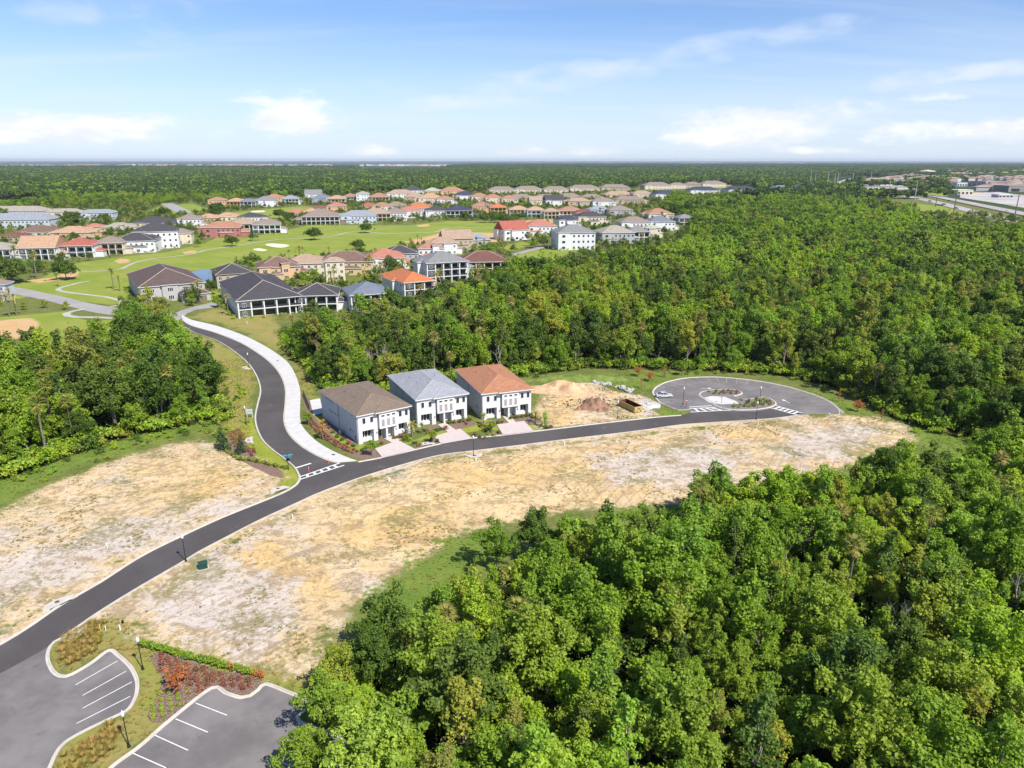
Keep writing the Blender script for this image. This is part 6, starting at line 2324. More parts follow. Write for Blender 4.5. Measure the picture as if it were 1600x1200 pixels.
# ---- silver car
def car(p, rz, lb, col, sc=1.0, group=None):
    r_ = empty('parked_car', p, rz, sc, label=lb, cat='car', group=group)
    m_ = mat('car_' + col, {'silver': (0.55, 0.56, 0.58), 'white': (.75, .75, .75), 'black': (.03, .03, .035), 'red': (.4, .04, .04)}[col], .3, .03, 1, spec=.6)
    # cross-sections along the length: x, half width, sill, belt
    prof = [(-2.32, .60, .42, .72), (-2.2, .78, .30, .88), (-1.6, .88, .22, .98), (-.6, .90, .20, .95), (.6, .90, .20, .92), (1.3, .88, .22, .86), (2.05, .78, .28, .72), (2.3, .58, .38, .58)]
    bm_ = bmesh.new()
    rings = []
    for x, hw, z0, z1 in prof:
        rings.append([bm_.verts.new(v) for v in ((x, -hw * .9, z0), (x, -hw, z0 + .15), (x, -hw, z1 - .10), (x, -hw * .86, z1), (x, hw * .86, z1), (x, hw, z1 - .10), (x, hw, z0 + .15), (x, hw * .9, z0))])
    for A, B in zip(rings[:-1], rings[1:]):
        for k in range(8):
            bm_.faces.new((A[k], A[(k + 1) % 8], B[(k + 1) % 8], B[k]))
    bm_.faces.new(rings[0][::-1])
    bm_.faces.new(rings[-1])
    bmesh.ops.recalc_face_normals(bm_, faces=bm_.faces)
    me = bpy.data.meshes.new('body')
    bm_.to_mesh(me)
    bm_.free()
    me.materials.append(m_)
    obj('body', me, r_)
    # cabin: roof and pillars
    q = MB()
    cab = [(-1.75, .72, .96), (-1.0, .60, 1.42), (.15, .60, 1.45), (1.05, .72, .93)]
    for s_ in (-1, 1):
        q.quad(*[(x, s_ * hw, z) for x, hw, z in cab])
    q.quad((-1.75, -.72, .96), (-1.75, .72, .96), (-1.0, .60, 1.42), (-1.0, -.60, 1.42))
    q.quad((.15, -.60, 1.45), (.15, .60, 1.45), (1.05, .72, .93), (1.05, -.72, .93))
    q.build('windows', M_GLASS, r_)
    q = MB()
    q.box(-1.0, -.62, 1.42, .15, .62, 1.48)
    for s_ in (-1, 1):
        for (x0, z0, x1, z1) in ((-1.78, .95, -1.0, 1.45), (-.42, .94, -.42, 1.45), (.15, 1.45, 1.08, .92)):
            q.tube([(x0, s_ * (.73 if z0 < 1 else .61), z0), (x1, s_ * (.61 if z1 > 1 else .73), z1)], .045, 4)
    q.build('roof', m_, r_)
    for x in (-1.4, 1.42):
        for s_ in (-1, 1):
            q = MB()
            q.tube([(x, s_ * .74, .32), (x, s_ * .93, .32)], .33, 14)
            wv_ = q.build('wheel', M_BLACK, r_)
            q = MB()
            q.tube([(x, s_ * .935, .32), (x, s_ * .945, .32)], .19, 10)
            q.build('rim', mat('rim_grey', (.4, .4, .42), .4), wv_)
    for s_ in (-1, 1):
        piece('headlight', M_TRIM, r_, 2.19, s_ * .5 - .0, .55, .12, .28, .13)
        piece('tail_light', M_RED, r_, -2.27, s_ * .5 - .1, .66, .08, .28, .13)
    return r_


car(g(1037.5, 620.5), R(4), 'silver saloon car parked in a bay on the left of the turning circle', 'silver')

# ---- heaps of earth
def heap(name, p, rx, ry, h, seed, m_, rz=0, sub=5, rough=.35, **kw):
    rng_ = np.random.RandomState(seed)
    n, k = 44, 26
    V, F = [], []
    ph = rng_.rand(8) * 6.28
    pk = [(rng_.uniform(-.55, .55) * rx, rng_.uniform(-.5, .5) * ry, rng_.uniform(.45, 1.0), rng_.uniform(.16, .38)) for _ in range(9)]
    for i in range(k + 1):
        f = i / k
        for j in range(n):
            th = 2 * math.pi * j / n
            wob = 1 + .16 * math.sin(2 * th + ph[0]) + .10 * math.sin(3 * th + ph[1]) + .07 * math.sin(5 * th + ph[2])
            x, y = rx * f * wob * math.cos(th), ry * f * wob * math.sin(th)
            top_ = max(a_ * math.exp(-(((x - u_) / rx) ** 2 + ((y - v_) / ry) ** 2) / (w2 * w2)) for u_, v_, a_, w2 in pk)
            z = h * (.22 + .95 * top_) * max(0, (1 - f ** 2.5)) * (1 + rough * .6 * math.sin(x * .9 + ph[3]) * math.cos(y * 1.1 + ph[4]))
            z += rough * .8 * (rng_.rand() - .5) * (1 - f) + rough * .5 * math.sin(x * 2.1 + ph[5]) * math.sin(y * 1.9 + ph[6]) * (1 - f)
            V.append((x, y, max(z, 0) if f < .97 else -.15))
    for i in range(k):
        for j in range(n):
            F.append((i * n + j, (i + 1) * n + j, (i + 1) * n + (j + 1) % n, i * n + (j + 1) % n))
    me = fast_mesh(name, V, F, [m_], smooth=False)
    return obj(name, me, loc=p, rz=rz, **kw)


M_EARTH = mat('dug_sand', (0.60, 0.40, 0.23), .95, .22, .6, bump=.15, dirt=(0.42, 0.22, 0.11, .9))
M_SOIL = mat('brown_soil', (0.30, 0.17, 0.11), .95, .25, .8, bump=.1, dirt=(0.14, 0.09, 0.065, .6))
M_RUB = mat('white_rubble', (0.54, 0.52, 0.50), .9, .25, 1.2, bump=.12, dirt=(0.40, 0.33, 0.25, .9))
heap('earth_mound', g(882, 610), 11.5, 5.6, 2.4, 3, M_EARTH, rough=.6, label='broad mound of orange sand beside the orange roofed house', cat='earth mound')
heap('soil_heap', g(928, 634), 4.4, 4.6, 2.2, 4, M_SOIL, rz=.4, rough=.5, label='dark brown heap of soil in front of the sand mound', cat='soil heap')
heap('soil_heap', g(908, 640), 2.6, 1.5, 1.0, 14, M_SOIL, rz=.5, rough=.5, label='low dark brown tail of soil in front of the main heap', cat='soil heap')
heap('soil_heap', g(942, 642), 2.4, 2.0, 1.1, 15, M_SOIL, rough=.5, label='dark clod heap between main soil heap and yellow skip', cat='soil heap')
heap('soil_heap', g(956, 618), 2.4, 1.6, 1.2, 9, M_EARTH, rough=.4, label='small orange-brown heap left of the white rubble', cat='soil heap')
heap('gravel_patch', g(1010, 634), 4.2, 4.6, .5, 6, M_RUB, rough=.5, label='flat spread of white gravel right of the yellow skip', cat='gravel')
heap('grassy_berm', g(910, 593), 20, 3.4, 1.7, 7, mat('berm_grass', (0.15, 0.20, 0.04), .95, .3, .5, bump=.1), label='low grassy bank behind the sand mound', cat='bank')
M_ROCK = mat('pale_rock', (0.40, 0.385, 0.36), .9, .25, 1.5, bump=.12, dirt=(0.30, 0.26, 0.2, .7))
rngr = random.Random(4)
for i, (x, y, s_) in enumerate([(928, 598, 1.1), (933, 600, .9), (938, 600, 1.2), (944, 602, .8), (949, 601, 1.3), (953, 603, .9), (968, 606, 1.2), (972, 608, 1.5), (977, 609, 1.0), (981, 611, 1.3), (986, 610, 1.0), (975, 605, .9), (962, 606, .7), (984, 613, .8)]):
    me = rock_mesh('rock', 30 + i, M_ROCK, .35)
    o_ = obj('rock', me, loc=g(x, y) + Vector((0, 0, s_ * .25)), rz=rngr.random() * 6, label='pale boulder in the rubble line behind the yellow skip', cat='rock', group='pale boulders behind the yellow skip')
    o_.scale = (s_ * .9, s_ * .6, s_ * .6)

# fence behind the corner house
r_ = empty('garden_fence', g(474, 617), label='short black garden fence beside the corner house patio', cat='fence')
p0, p1 = g(474, 617), g(484, 641)
d = p1 - p0
for i in range(9):
    f = i / 8
    q = MB()
    q.box(-.04, -.04, 0, .04, .04, 1.5)
    q.build('post', M_BLACK, r_, loc=d * f)
for z in (.15, .55, .95, 1.35):
    q = MB()
    q.tube([(0, 0, z), (d.x, d.y, z)], .04, 4)
    q.build('rail', M_BLACK, r_)

# ================================================================ planting near the camera
def plant_mesh(name, me, p, sc, rz, label, cat, group=None, z=0):
    o_ = obj(name, me, loc=(p[0], p[1], z), rz=rz, label=label, cat=cat, group=group)
    o_.scale = (sc,) * 3
    return o_


SH = {k: blob_plant('shrub_' + k, 600 + i, .32, .6, 5, .34, 420, .15, leaf) for i, (k, leaf) in enumerate((('red', 'maroon'), ('green', 'bright'), ('darkgreen', 'dark'), ('olive', 'olive'), ('straw', 'straw')))}
SH['copper'] = blob_plant('shrub_copper', 620, .4, .8, 6, .4, 300, .16, 'copper')
GR = tuft('ornamental_grass', 630, 90, .55, .70, 'straw', .04)
rg = random.Random(9)


def fill(poly, s, jit=.3):
    xs_ = [p[0] for p in poly]
    ys_ = [p[1] for p in poly]
    res = []
    y = min(ys_)
    row = 0
    while y < max(ys_):
        x = min(xs_) + (row % 2) * s / 2
        while x < max(xs_):
            if inside(x, y, poly) > .25:
                res.append((x + rg.uniform(-jit, jit) * s, y + rg.uniform(-jit, jit) * s))
            x += s
        y += s * .87
        row += 1
    return res


red_bed = L7('775,385 850,400 960,440 1100,482 1290,512 1290,560 1220,590 1060,545 975,600 930,560 820,520 780,450')
for p in fill(red_bed, 1.05, .12):
    plant_mesh('shrub', SH['red'], p, rg.uniform(.75, 1.15), rg.random() * 6, 'low maroon shrub in the mulch bed beneath the clipped hedge', 'shrub', 'low maroon shrubs in the mulch bed')
grn_bed = L7('800,560 900,570 940,600 920,640 850,690 800,735 735,715 735,670')
for p in fill(grn_bed, 1.05, .12):
    plant_mesh('shrub', SH['green'], p, rg.uniform(.6, .85), rg.random() * 6, 'small fresh green shrub at the lower left of the mulch bed', 'shrub', 'small green shrubs in the mulch bed')
plant('rust', 'bald_cypress', *Z7(895, 572)[:2], 1.12, 1.0, 'small rust-orange tree in the mulch bed by the car park', 'tree')

# clipped hedge: leafy sections set shoulder to shoulder
r_ = empty('hedge', Z7(715, 352), label='long green hedge between the mulch bed and the sand', cat='hedge')
ha, hb, hc = Z7(715, 352), Z7(955, 418), Z7(1305, 508)
hp = [ha.lerp(hb, i / 11) for i in range(11)] + [hb.lerp(hc, i / 15) for i in range(16)]
hm = [blob_plant('hedge_plant_%d' % i, 640 + i, .35, 1.35, 7, .42, 260, .17, lf) for i, lf in enumerate(('bright', 'mid', 'mid'))]
ho = blob_plant('hedge_plant_r', 650, .3, 1.2, 7, .36, 260, .16, 'rust')
for i, p in enumerate(hp):
    q = obj('hedge_plant', ho if i in (20, 25, 26) else hm[i % 3], r_, (p - ha), rg.random() * 6)
    q.scale = (1, 1, rg.uniform(.8, 1.1))
# ornamental grasses
for poly, s in ((L7('300,320 470,210 520,300 500,360 340,460 300,440 275,400'), .95), (L7('320,880 600,710 610,790 560,900 400,1000 280,1000'), 1.0), (L7('400,270 480,215 540,230 500,300 430,310'), .9)):
    for p in fill(poly, s, .25):
        plant_mesh('sedge_clump', GR, p, rg.uniform(.8, 1.3), rg.random() * 6, 'clump of straw-coloured ornamental grass on the car park islands', 'grass clump', 'straw-coloured grass clumps on the car park islands')

# planting by the lane, left of the junction
plant('spruce', 'conifer', *g(348.5, 703)[:2], 1.12, 0, 'dark cone-shaped conifer, larger of the pair left of the junction', 'tree')
plant('spruce', 'conifer', *g(377.5, 709)[:2], .86, 2, 'dark cone-shaped conifer, smaller of the pair left of the junction', 'tree')
plant('youngbright', 'young_tree', *g(363, 653)[:2], 1.15, 1, 'young light green tree on the grass left of the lower lane bend', 'tree')
plant('youngbright', 'young_tree', *g(376, 623)[:2], .95, 3, 'young light green tree on the grass left of the upper lane bend', 'tree')
plant('youngbright', 'young_tree', *g(340, 664)[:2], 1.0, 4, 'young yellow-green tree at the corner of the left wood', 'tree')
for p in fill(L('357,676 372,670 384,678 382,694 366,700 358,692'), 1.15, .25):
    plant_mesh('shrub', SH['copper'], p, rg.uniform(.8, 1.1), rg.random() * 6, 'coppery shrub between the two dark conifers', 'shrub', 'coppery shrubs between the conifers')
for p in fill(L('385,702 400,698 405,708 396,716 386,712'), 1.1, .25):
    plant_mesh('shrub', SH['red'], p, rg.uniform(.8, 1.1), rg.random() * 6, 'brownish red shrub right of the smaller conifer', 'shrub', 'brownish shrubs right of the smaller conifer')
hh = [L('352,704')[0].lerp(L('372,718')[0], i / 5) for i in range(5)] + [L('372,718')[0].lerp(L('404,722')[0], i / 7) for i in range(7)] + [L('404,722')[0].lerp(L('447,733')[0], i / 10) for i in range(11)]
for i, p in enumerate(hh):
    plant_mesh('shrub', SH['olive' if i % 3 else 'darkgreen'], p, rg.uniform(.95, 1.35), rg.random() * 6, 'low olive shrub in the row along the sand left of the junction', 'shrub', 'low shrub row left of the junction')
for p in fill(L('345,690 352,684 356,700 350,706'), 1.1, .2):
    plant_mesh('shrub', SH['red'], p, 1, rg.random() * 6, 'brownish shrub at the foot of the larger conifer', 'shrub', 'brownish shrubs under the larger conifer')

# border beside the pavement of the corner house
bl = L('474,650 482,664 495,677 510,690 528,700 548,709')
for i, p in enumerate(spline(bl, 1.15)):
    for k in range(2):
        n_ = Vector((.8, .6)) * (k * 1.1 + .4)
        plant_mesh('shrub', SH[('red', 'red', 'straw')[(i + k) % 3]], (p.x + n_.x, p.y + n_.y), rg.uniform(.8, 1.25), rg.random() * 6, 'purple-brown shrub in the border along the pale pavement', 'shrub', 'purple-brown shrubs along the pavement')
plant('orange', 'maple', *g(505, 687)[:2], 1.1, 0, 'young tree turning orange beside the corner house', 'tree')
plant('young', 'young_tree', *g(482.5, 664)[:2], 1.0, 0, 'small dark green tree at the head of the purple border', 'tree')
plant('young', 'young_tree', *g(581.5, 712)[:2], 1.10, 0, 'round green tree in front of the brown roofed house', 'tree')
plant('young', 'young_tree', *g(676, 692)[:2], 1.0, 2, 'round green tree in front of the grey roofed house', 'tree')
plant('young', 'young_tree', *g(768.5, 677)[:2], .95, 4, 'round green tree in front of the orange roofed house', 'tree')
plant('youngbright', 'young_tree', *g(851, 668)[:2], .95, 5, 'slender yellow-green tree right of the third house', 'tree')
plant('queensmall', 'palm', *g(644, 683)[:2], 1.25, 0, 'small palm at the right corner of the brown roofed house', 'palm')
plant('queensmall', 'palm', *g(659.5, 678)[:2], .9, 2, 'small palm at the left corner of the grey roofed house', 'palm')
plant('queensmall', 'palm', *g(756, 664)[:2], 1.0, 3, 'small palm at the left corner of the orange roofed house', 'palm')
plant('queensmall', 'palm', *g(837, 661)[:2], 1.0, 4, 'small palm at the right corner of the orange roofed house', 'palm')
for px_, py_, k, lb in [(566, 705, 'darkgreen', 'first'), (572, 701, 'darkgreen', 'first'), (590, 697, 'darkgreen', 'first'), (597, 694, 'red', 'first'), (618, 686, 'darkgreen', 'first'), (624, 684, 'red', 'first'), (631, 683, 'olive', 'first'),
                        (637, 684, 'straw', 'first'), (641, 690, 'green', 'first'), (648, 694, 'darkgreen', 'first'), (655, 697, 'olive', 'first'), (634, 688, 'darkgreen', 'first'),
                        (664, 674, 'darkgreen', 'second'), (670, 677, 'red', 'second'), (684, 674, 'darkgreen', 'second'), (690, 672, 'darkgreen', 'second'), (697, 671, 'red', 'second'), (703, 662, 'darkgreen', 'second'), (710, 661, 'red', 'second'),
                        (718, 660, 'darkgreen', 'second'), (726, 659, 'straw', 'second'), (733, 658, 'darkgreen', 'second'), (729, 663, 'red', 'second'), (674, 688, 'red', 'second'), (684, 690, 'darkgreen', 'second'), (742, 680, 'red', 'second'), (750, 684, 'darkgreen', 'second'), (758, 686, 'red', 'second'),
                        (752, 667, 'darkgreen', 'third'), (760, 667, 'olive', 'third'), (764, 671, 'darkgreen', 'third'), (772, 665, 'red', 'third'), (778, 662, 'darkgreen', 'third'), (784, 661, 'darkgreen', 'third'), (757, 673, 'olive', 'third'),
                        (798, 655, 'darkgreen', 'third'), (804, 654, 'red', 'third'), (810, 653, 'darkgreen', 'third'), (816, 652, 'red', 'third'), (822, 651, 'darkgreen', 'third'), (829, 650, 'darkgreen', 'third'), (834, 654, 'darkgreen', 'third'), (842, 656, 'olive', 'third'),
                        (764, 680, 'olive', 'third'), (772, 681, 'olive', 'third'), (779, 677, 'darkgreen', 'third'), (854, 670, 'darkgreen', 'third'), (860, 669, 'red', 'third'),
                        (536, 688, 'darkgreen', 'side'), (528, 683, 'darkgreen', 'side'), (520, 677, 'darkgreen', 'side'), (513, 670, 'red', 'side'), (507, 665, 'darkgreen', 'side'), (545, 694, 'red', 'side'), (552, 698, 'darkgreen', 'side')]:
    col = {'darkgreen': 'dark green', 'red': 'maroon', 'olive': 'olive', 'straw': 'straw-coloured', 'green': 'light green'}[k]
    wh = {'first': 'in front of the brown roofed white house', 'second': 'in front of the grey roofed white house', 'third': 'in front of the orange roofed white house', 'side': 'along the side wall of the corner house'}[lb]
    p = g(px_, py_)
    plant_mesh('shrub', SH[k], p, rg.uniform(1.1, 1.6), rg.random() * 6, '%s shrub in the bed %s' % (col, wh), 'shrub', '%s shrubs %s' % (col, wh))

# island planting
for i, p in enumerate(fill(L('1150,620.5 1165,625 1195,622 1209,630 1200,635 1180,638.5 1149,639 1130,634 1165,632'), 1.5, .3)):
    k = ('red', 'olive', 'straw', 'darkgreen')[i % 4] if i % 3 else 'olive'
    plant_mesh('shrub', SH[k], p, rg.uniform(.9, 1.2), rg.random() * 6, 'mixed brownish shrub on the lower part of the circle island', 'shrub', 'shrubs on the lower part of the circle island')
for i, p in enumerate(fill(L('1115,609.5 1140,609.5 1156,612 1150,617 1118,618 1102,615'), 1.5, .3)):
    plant_mesh('shrub', SH[('straw', 'red', 'olive')[i % 3]], p, rg.uniform(.8, 1.1), rg.random() * 6, 'mixed brownish shrub on the upper part of the circle island', 'shrub', 'shrubs on the upper part of the circle island')
for (x, y), pr, sc, nm, lb in (((1015.5, 596), 'rust', .95, 'bald_cypress', 'rust-coloured sapling, left one behind the parking circle'), ((1038.5, 590), 'rustthin', 1.15, 'bald_cypress', 'rust-coloured sapling, middle one behind the parking circle'),
                               ((997, 588), 'rust', 1.0, 'bald_cypress', 'brownish sapling against the wood left of the circle'), ((1066, 587), 'young', 1.25, 'young_tree', 'thin grey-green sapling behind the top of the circle'),
                               ((1002, 607), 'rustthin', .9, 'bald_cypress', 'thin bare-looking sapling above the gravel'), ((1340, 643), 'rust', 1.0, 'bald_cypress', 'orange sapling right of the turning circle'),
                               ((1377, 655), 'rustthin', .8, 'bald_cypress', 'thin brown sapling at the wood edge right of the circle'), ((1310, 628), 'rustthin', 1.0, 'bald_cypress', 'reddish sapling between circle and wood')):
    plant(pr, nm, *g(x, y)[:2], sc, x, lb, 'tree')
# dead pines above the first white house
for (x, y), s_, lb in (((601, 606), 1.45, 'tall bare pine trunk rising behind the gap between the first two white houses'), ((632, 596), 1.0, 'shorter bare trunk behind the grey roofed house'), ((256, 660), .9, 'bare pale tree at the edge of the left wood')):
    plant('snag2', 'dead_tree', *g(x, y)[:2], s_, 1.0, lb, 'dead tree')
plant('n11', 'pine_tree', *g(238, 520)[:2], 1.25, 1.0, 'tall open pine at the top of the left wood', 'tree')
plant('n11', 'pine_tree', *g(262, 530)[:2], 1.15, 3.0, 'second tall open pine at the top of the left wood', 'tree')

# single trees standing proud of the wood edges
def plant_top(pr, name, x, ytop, H, label, wide=1.0):
    p = g(x, ytop, H)
    s_ = H / PROTO[pr]['H']
    o_ = plant(pr, name, p.x, p.y, s_, x, label, 'tree')
    o_.scale = (s_ * wide, s_ * wide, s_)


for pr, x, yt, H, wd_, lb in (('n07', 1128, 716, 12.5, .95, 'big green tree standing against the sand, centre of the far edge of the lower wood'), ('n06', 1098, 742, 10, 1.0, 'smaller green tree left of the big one against the sand'),
                              ('n04', 1236, 728, 11, .95, 'round green tree second along the far edge of the lower wood'), ('n05', 1280, 740, 9, 1, 'slim tree right of the second round tree on the far edge'),
                              ('n08', 1392, 692, 12.5, .95, 'tall dark tree at the right end of the sand'), ('n04', 1415, 688, 12, .9, 'tall green tree beside the dark one at the right end of the sand'), ('n12', 1340, 722, 8, 1, 'thin small tree left of the two tall ones'),
                              ('n08', 835, 788, 10, 1.0, 'dark rounded tree at the left corner of the wood edge facing the sand'), ('n06', 880, 798, 9.5, 1.0, 'green tree next to the dark corner tree'), ('n04', 775, 812, 9, 1.0, 'green tree at the grass bay of the lower wood'),
                              ('n08', 575, 962, 9.5, 1.05, 'broad dark green tree, leftmost of the lower wood by the sand'), ('n04', 690, 905, 11, .9, 'green tree with pale trunk at the grass bay'), ('n10', 520, 1000, 9, .9, 'olive tree at the left tip of the lower wood'),
                              ('n07', 470, 1125, 8.5, .9, 'green tree overhanging the car park corner'), ('n04', 505, 1055, 9, .9, 'green tree behind the car park corner')):
    plant_top(pr, 'broadleaf_tree', x, yt, H, lb, wd_)

# ================================================================ trees of the golf course and gardens
OAKS = [(104, 437, 1.05, 'spreading oak left of the winding path at the left'), (20, 443, 1.35, 'very large dark oak at the left edge above the waste sand'), (363, 385, .85, 'lone oak on the fairway below the crimson house'),
        (491, 375, 1.05, 'lone oak on the fairway below the taupe roofed house'), (572, 364, .9, 'lone oak on the fairway right of the taupe roofed house'), (113, 353, 1.5, 'broad oak in front of the cream terrace'),
        (115, 352, .9, 'second crown of the oak in front of the cream terrace'), (166, 350, 1.1, 'dark oak in front of the rightmost terrace'), (256, 340, 1.25, 'round dark oak by the car park of the far street'),
        (342, 336, 1.5, 'leaning dark oak below the upper row'), (306, 352, 1.1, 'dark tree mass behind the crimson house'), (560, 391, .8, 'round dark tree behind the ochre house'),
        (437, 342, 1.1, 'round green tree left of the lodge'), (452, 346, 1.05, 'round dark tree left of the lodge, second'), (757, 348, .95, 'first of the row of dark trees by the yellow house'),
        (773, 348, .9, 'second of the row of dark trees by the yellow house'), (786, 349, .9, 'third of the row of dark trees by the yellow house'), (795, 350, .8, 'last of the row of dark trees by the yellow house'),
        (727, 344, .9, 'round tree below the navy porch house'), (1083, 338, 1.9, 'tall dark clump at the wood edge, left one'), (1110, 336, 1.8, 'tall dark clump at the wood edge, middle one'), (1055, 340, 1.6, 'tall dark clump at the wood edge, by the small meadow'),
        (1142, 330, 1.6, 'tall dark clump at the wood edge, right one')]
for x, y, s_, lb in OAKS:
    plant('oak', 'oak_tree', *g(x, y)[:2], s_, x, lb, 'tree')
GARD = [(392, 455, 1.5, 'garden', 'round green tree behind the white loggia house roof'), (496, 446, 1.6, 'garden', 'round green tree between cream wing and charcoal roof'), (478, 448, 1.5, 'garden', 'green tree left of the cream wing'),
        (566, 492, 1.7, 'garden', 'dark green tree in front of the slate roofed house'), (612, 492, 1.9, 'gardendark', 'tall dark tree right of the slate roofed house'), (583, 495, 1.4, 'garden', 'green tree below the slate roofed terrace'),
        (611, 424, 1.5, 'gardendark', 'dark tree in front of the salmon roofed house'), (340, 480, 1.0, 'garden', 'round street tree left of the loggia house'), (299, 478, 1.0, 'garden', 'round tree on the lawn of the pale stone house'),
        (396, 492, 1.1, 'garden', 'small tree against the side wall of the loggia house'), (700, 412, 1.2, 'garden', 'green tree right of the little square tower'), (742, 400, 1.4, 'garden', 'green tree left of the side road, nearer'),
        (765, 398, 1.5, 'garden', 'green tree left of the side road, further'), (835, 388, 1.6, 'garden', 'clipped tree left of the tall white house'), (850, 386, 1.4, 'gardendark', 'dark tree left of the tall white house'),
        (1376 - 500, 372, 1.3, 'garden', 'tree between salmon roof and tall white house'), (243, 393, 1.0, 'garden', 'bushy tree in front of the tall three-storey house'), (310, 386, 1.3, 'garden', 'bushy green tree left of the crimson house'),
        (395, 376, 1.2, 'gardendark', 'dark tree in front of the cream porch house'), (330, 460, 1.2, 'gardendark', 'dark bushes right of the pond'),
        (705, 500, 1.7, 'gardendark', 'broad dark tree at the head of the near wood'), (740, 470, 1.7, 'gardendark', 'broad dark tree below the maroon roof'), (678, 478, 1.4, 'gardendark', 'dark tree right of the orange roofed house')]
for x, y, s_, pr, lb in GARD:
    plant(pr, 'garden_tree', *g(x, y)[:2], s_, x, lb, 'tree')
for x, y, s_, pr, lb in ((178, 452, 1.5, 'queen', 'palm left of the pale stone house'), (188, 455, 1.1, 'queen', 'second palm left of the pale stone house'), (337, 448, 1.2, 'queen', 'golden palm between pond and tan house'), (357, 492, 1.2, 'queen', 'palm at the left wall of the loggia house'),
                         (474, 408, 1.3, 'queen', 'palm standing behind the cream roof on the fairway edge'), (578, 428, 1.5, 'queen', 'tall palm right of the ochre house'), (630, 440, 1.7, 'queen', 'tall palm before the salmon roof, right one'), (595, 444, 1.3, 'queen', 'palm right of the ochre house, lower one'),
                         (621, 445, 1.3, 'queen', 'palm left of the three-storey balcony house'), (642, 394, 1.4, 'queen', 'palm on the sand by the charcoal roof'), (53, 404, 1.5, 'queen', 'palm in front of the peach gabled house'), (58, 436, 1.8, 'cabbage', 'tall palm on the waste sand between the two oaks'),
                         (25, 410, 1.5, 'queen', 'palm left of the peach gabled house'), (15, 495, 1.3, 'queen', 'left palm of the pair in the lower left garden'), (26, 493, 1.3, 'queen', 'right palm of the pair in the lower left garden'), (449, 366, 1.6, 'queen', 'leaning palm right of the arched porch house'),
                         (68, 368, 1.5, 'queen', 'golden palm behind the peach gabled house'), (286, 360, 1.5, 'queen', 'palm beside the grey-brown roofed house'), (1035, 352, 1.5, 'queen', 'golden palm by the small meadow'), (996, 342, 1.6, 'queen', 'golden palm left of the layered terracotta roof'),
                         (905, 385, 1.4, 'queen', 'palm in front of the tall white house, right'), (857, 391, 1.2, 'queen', 'palm in front of the tall white house, left'), (750, 440, 1.3, 'queen', 'palm before the long maroon roofed house'), (92, 448, 1.0, 'queen', 'small palm under the spreading oak')):
    plant(pr, 'palm', *g(x, y)[:2], s_, x, lb, 'palm')

# small garden trees, hedges and shrubs between the far houses, too many to count
rng = np.random.RandomState(91)
X, Y = jgrid(-620, 560, 290, 1500, 8.0, rng, .45)
ok, pxx, pyy = in_view(X, Y, 4, 60)
X, Y, pxx, pyy = X[ok], Y[ok], pxx[ok], pyy[ok]
fwood = np.maximum(np.maximum(sdist(X, Y, F_B1), sdist(X, Y, F_B2)), np.maximum(sdist(X, Y, F_MID), sdist(X, Y, F_LEFT)))
gf = wmax(X, Y, GOLF + WASTE + LAWN + DRY)
bad = (gf > .35) | (fwood > -3) | (sdist(X, Y, pond_px) > -12) | (sdist(X, Y, L('280,445 345,436 345,462 300,456')) > 0)
for (hx, hy, a_, w_, d_) in HOUSES:
    lx = (X - hx) * math.cos(a_) + (Y - hy) * math.sin(a_)
    ly = -(X - hx) * math.sin(a_) + (Y - hy) * math.cos(a_)
    bad |= (lx > -3.5) & (lx < w_ + 3.5) & (ly > -9.0) & (ly < d_ + 3)
for p in far_street:
    bad |= sdist(X, Y, p) > -3
for p, wd_ in far_walks:
    bad |= line_dist(X, Y, p) < wd_ / 2 + 3
near_l = (Y < 460) & (X > -400)
kp = ~bad & (rng.rand(len(X)) < np.where(near_l, .62, .78))
gl = [combine('garden_mass_%d' % i, [(PROTO[k]['crown'], 0, (s_, (0, 0, 0))), (PROTO[k]['trunk'], 1, (s_, (0, 0, 0)))], [LM[lf], M_BARK]) for i, (k, s_, lf) in enumerate((('garden', 1.1, 'mid'), ('gardendark', 1.15, 'dark'), ('queen', 1.25, 'palm'), ('garden', .7, 'olive')))]
proto_set('garden', gl)
n = kp.sum()
scatter('garden_trees', 'garden', np.stack([X[kp], Y[kp], 0 * X[kp], rng.choice([0, 1, 1, 2, 3, 3], n), np.where(Y[kp] < 460, rng.uniform(.7, 1.2, n), rng.uniform(.55, 1.05, n)), rng.rand(n) * 6.28], -1), label='garden trees, palms and shrubs crowding between the far houses', cat='garden trees')
# shrub borders hugging the house walls
bp = []
for (hx, hy, a_, w_, d_) in HOUSES:
    dd_ = math.hypot(hx, hy)
    if dd_ > 900:
        continue
    ca, sa = math.cos(a_), math.sin(a_)
    for k in range(int((w_ + d_) / 2.2)):
        s_ = k * 2.2 + rng.rand()
        lx, ly = (s_, -2.2 - 1.2 * rng.rand()) if s_ < w_ else (-1.8 - rng.rand(), (s_ - w_))
        if rng.rand() < .6:
            bp.append([hx + lx * ca - ly * sa, hy + lx * sa + ly * ca, 0, rng.randint(4), rng.uniform(.5, 1.0), rng.rand() * 6.28])
scatter('garden_shrubs', 'bush', bp, label='clipped shrubs massed along the walls of the older houses', cat='garden shrubs')

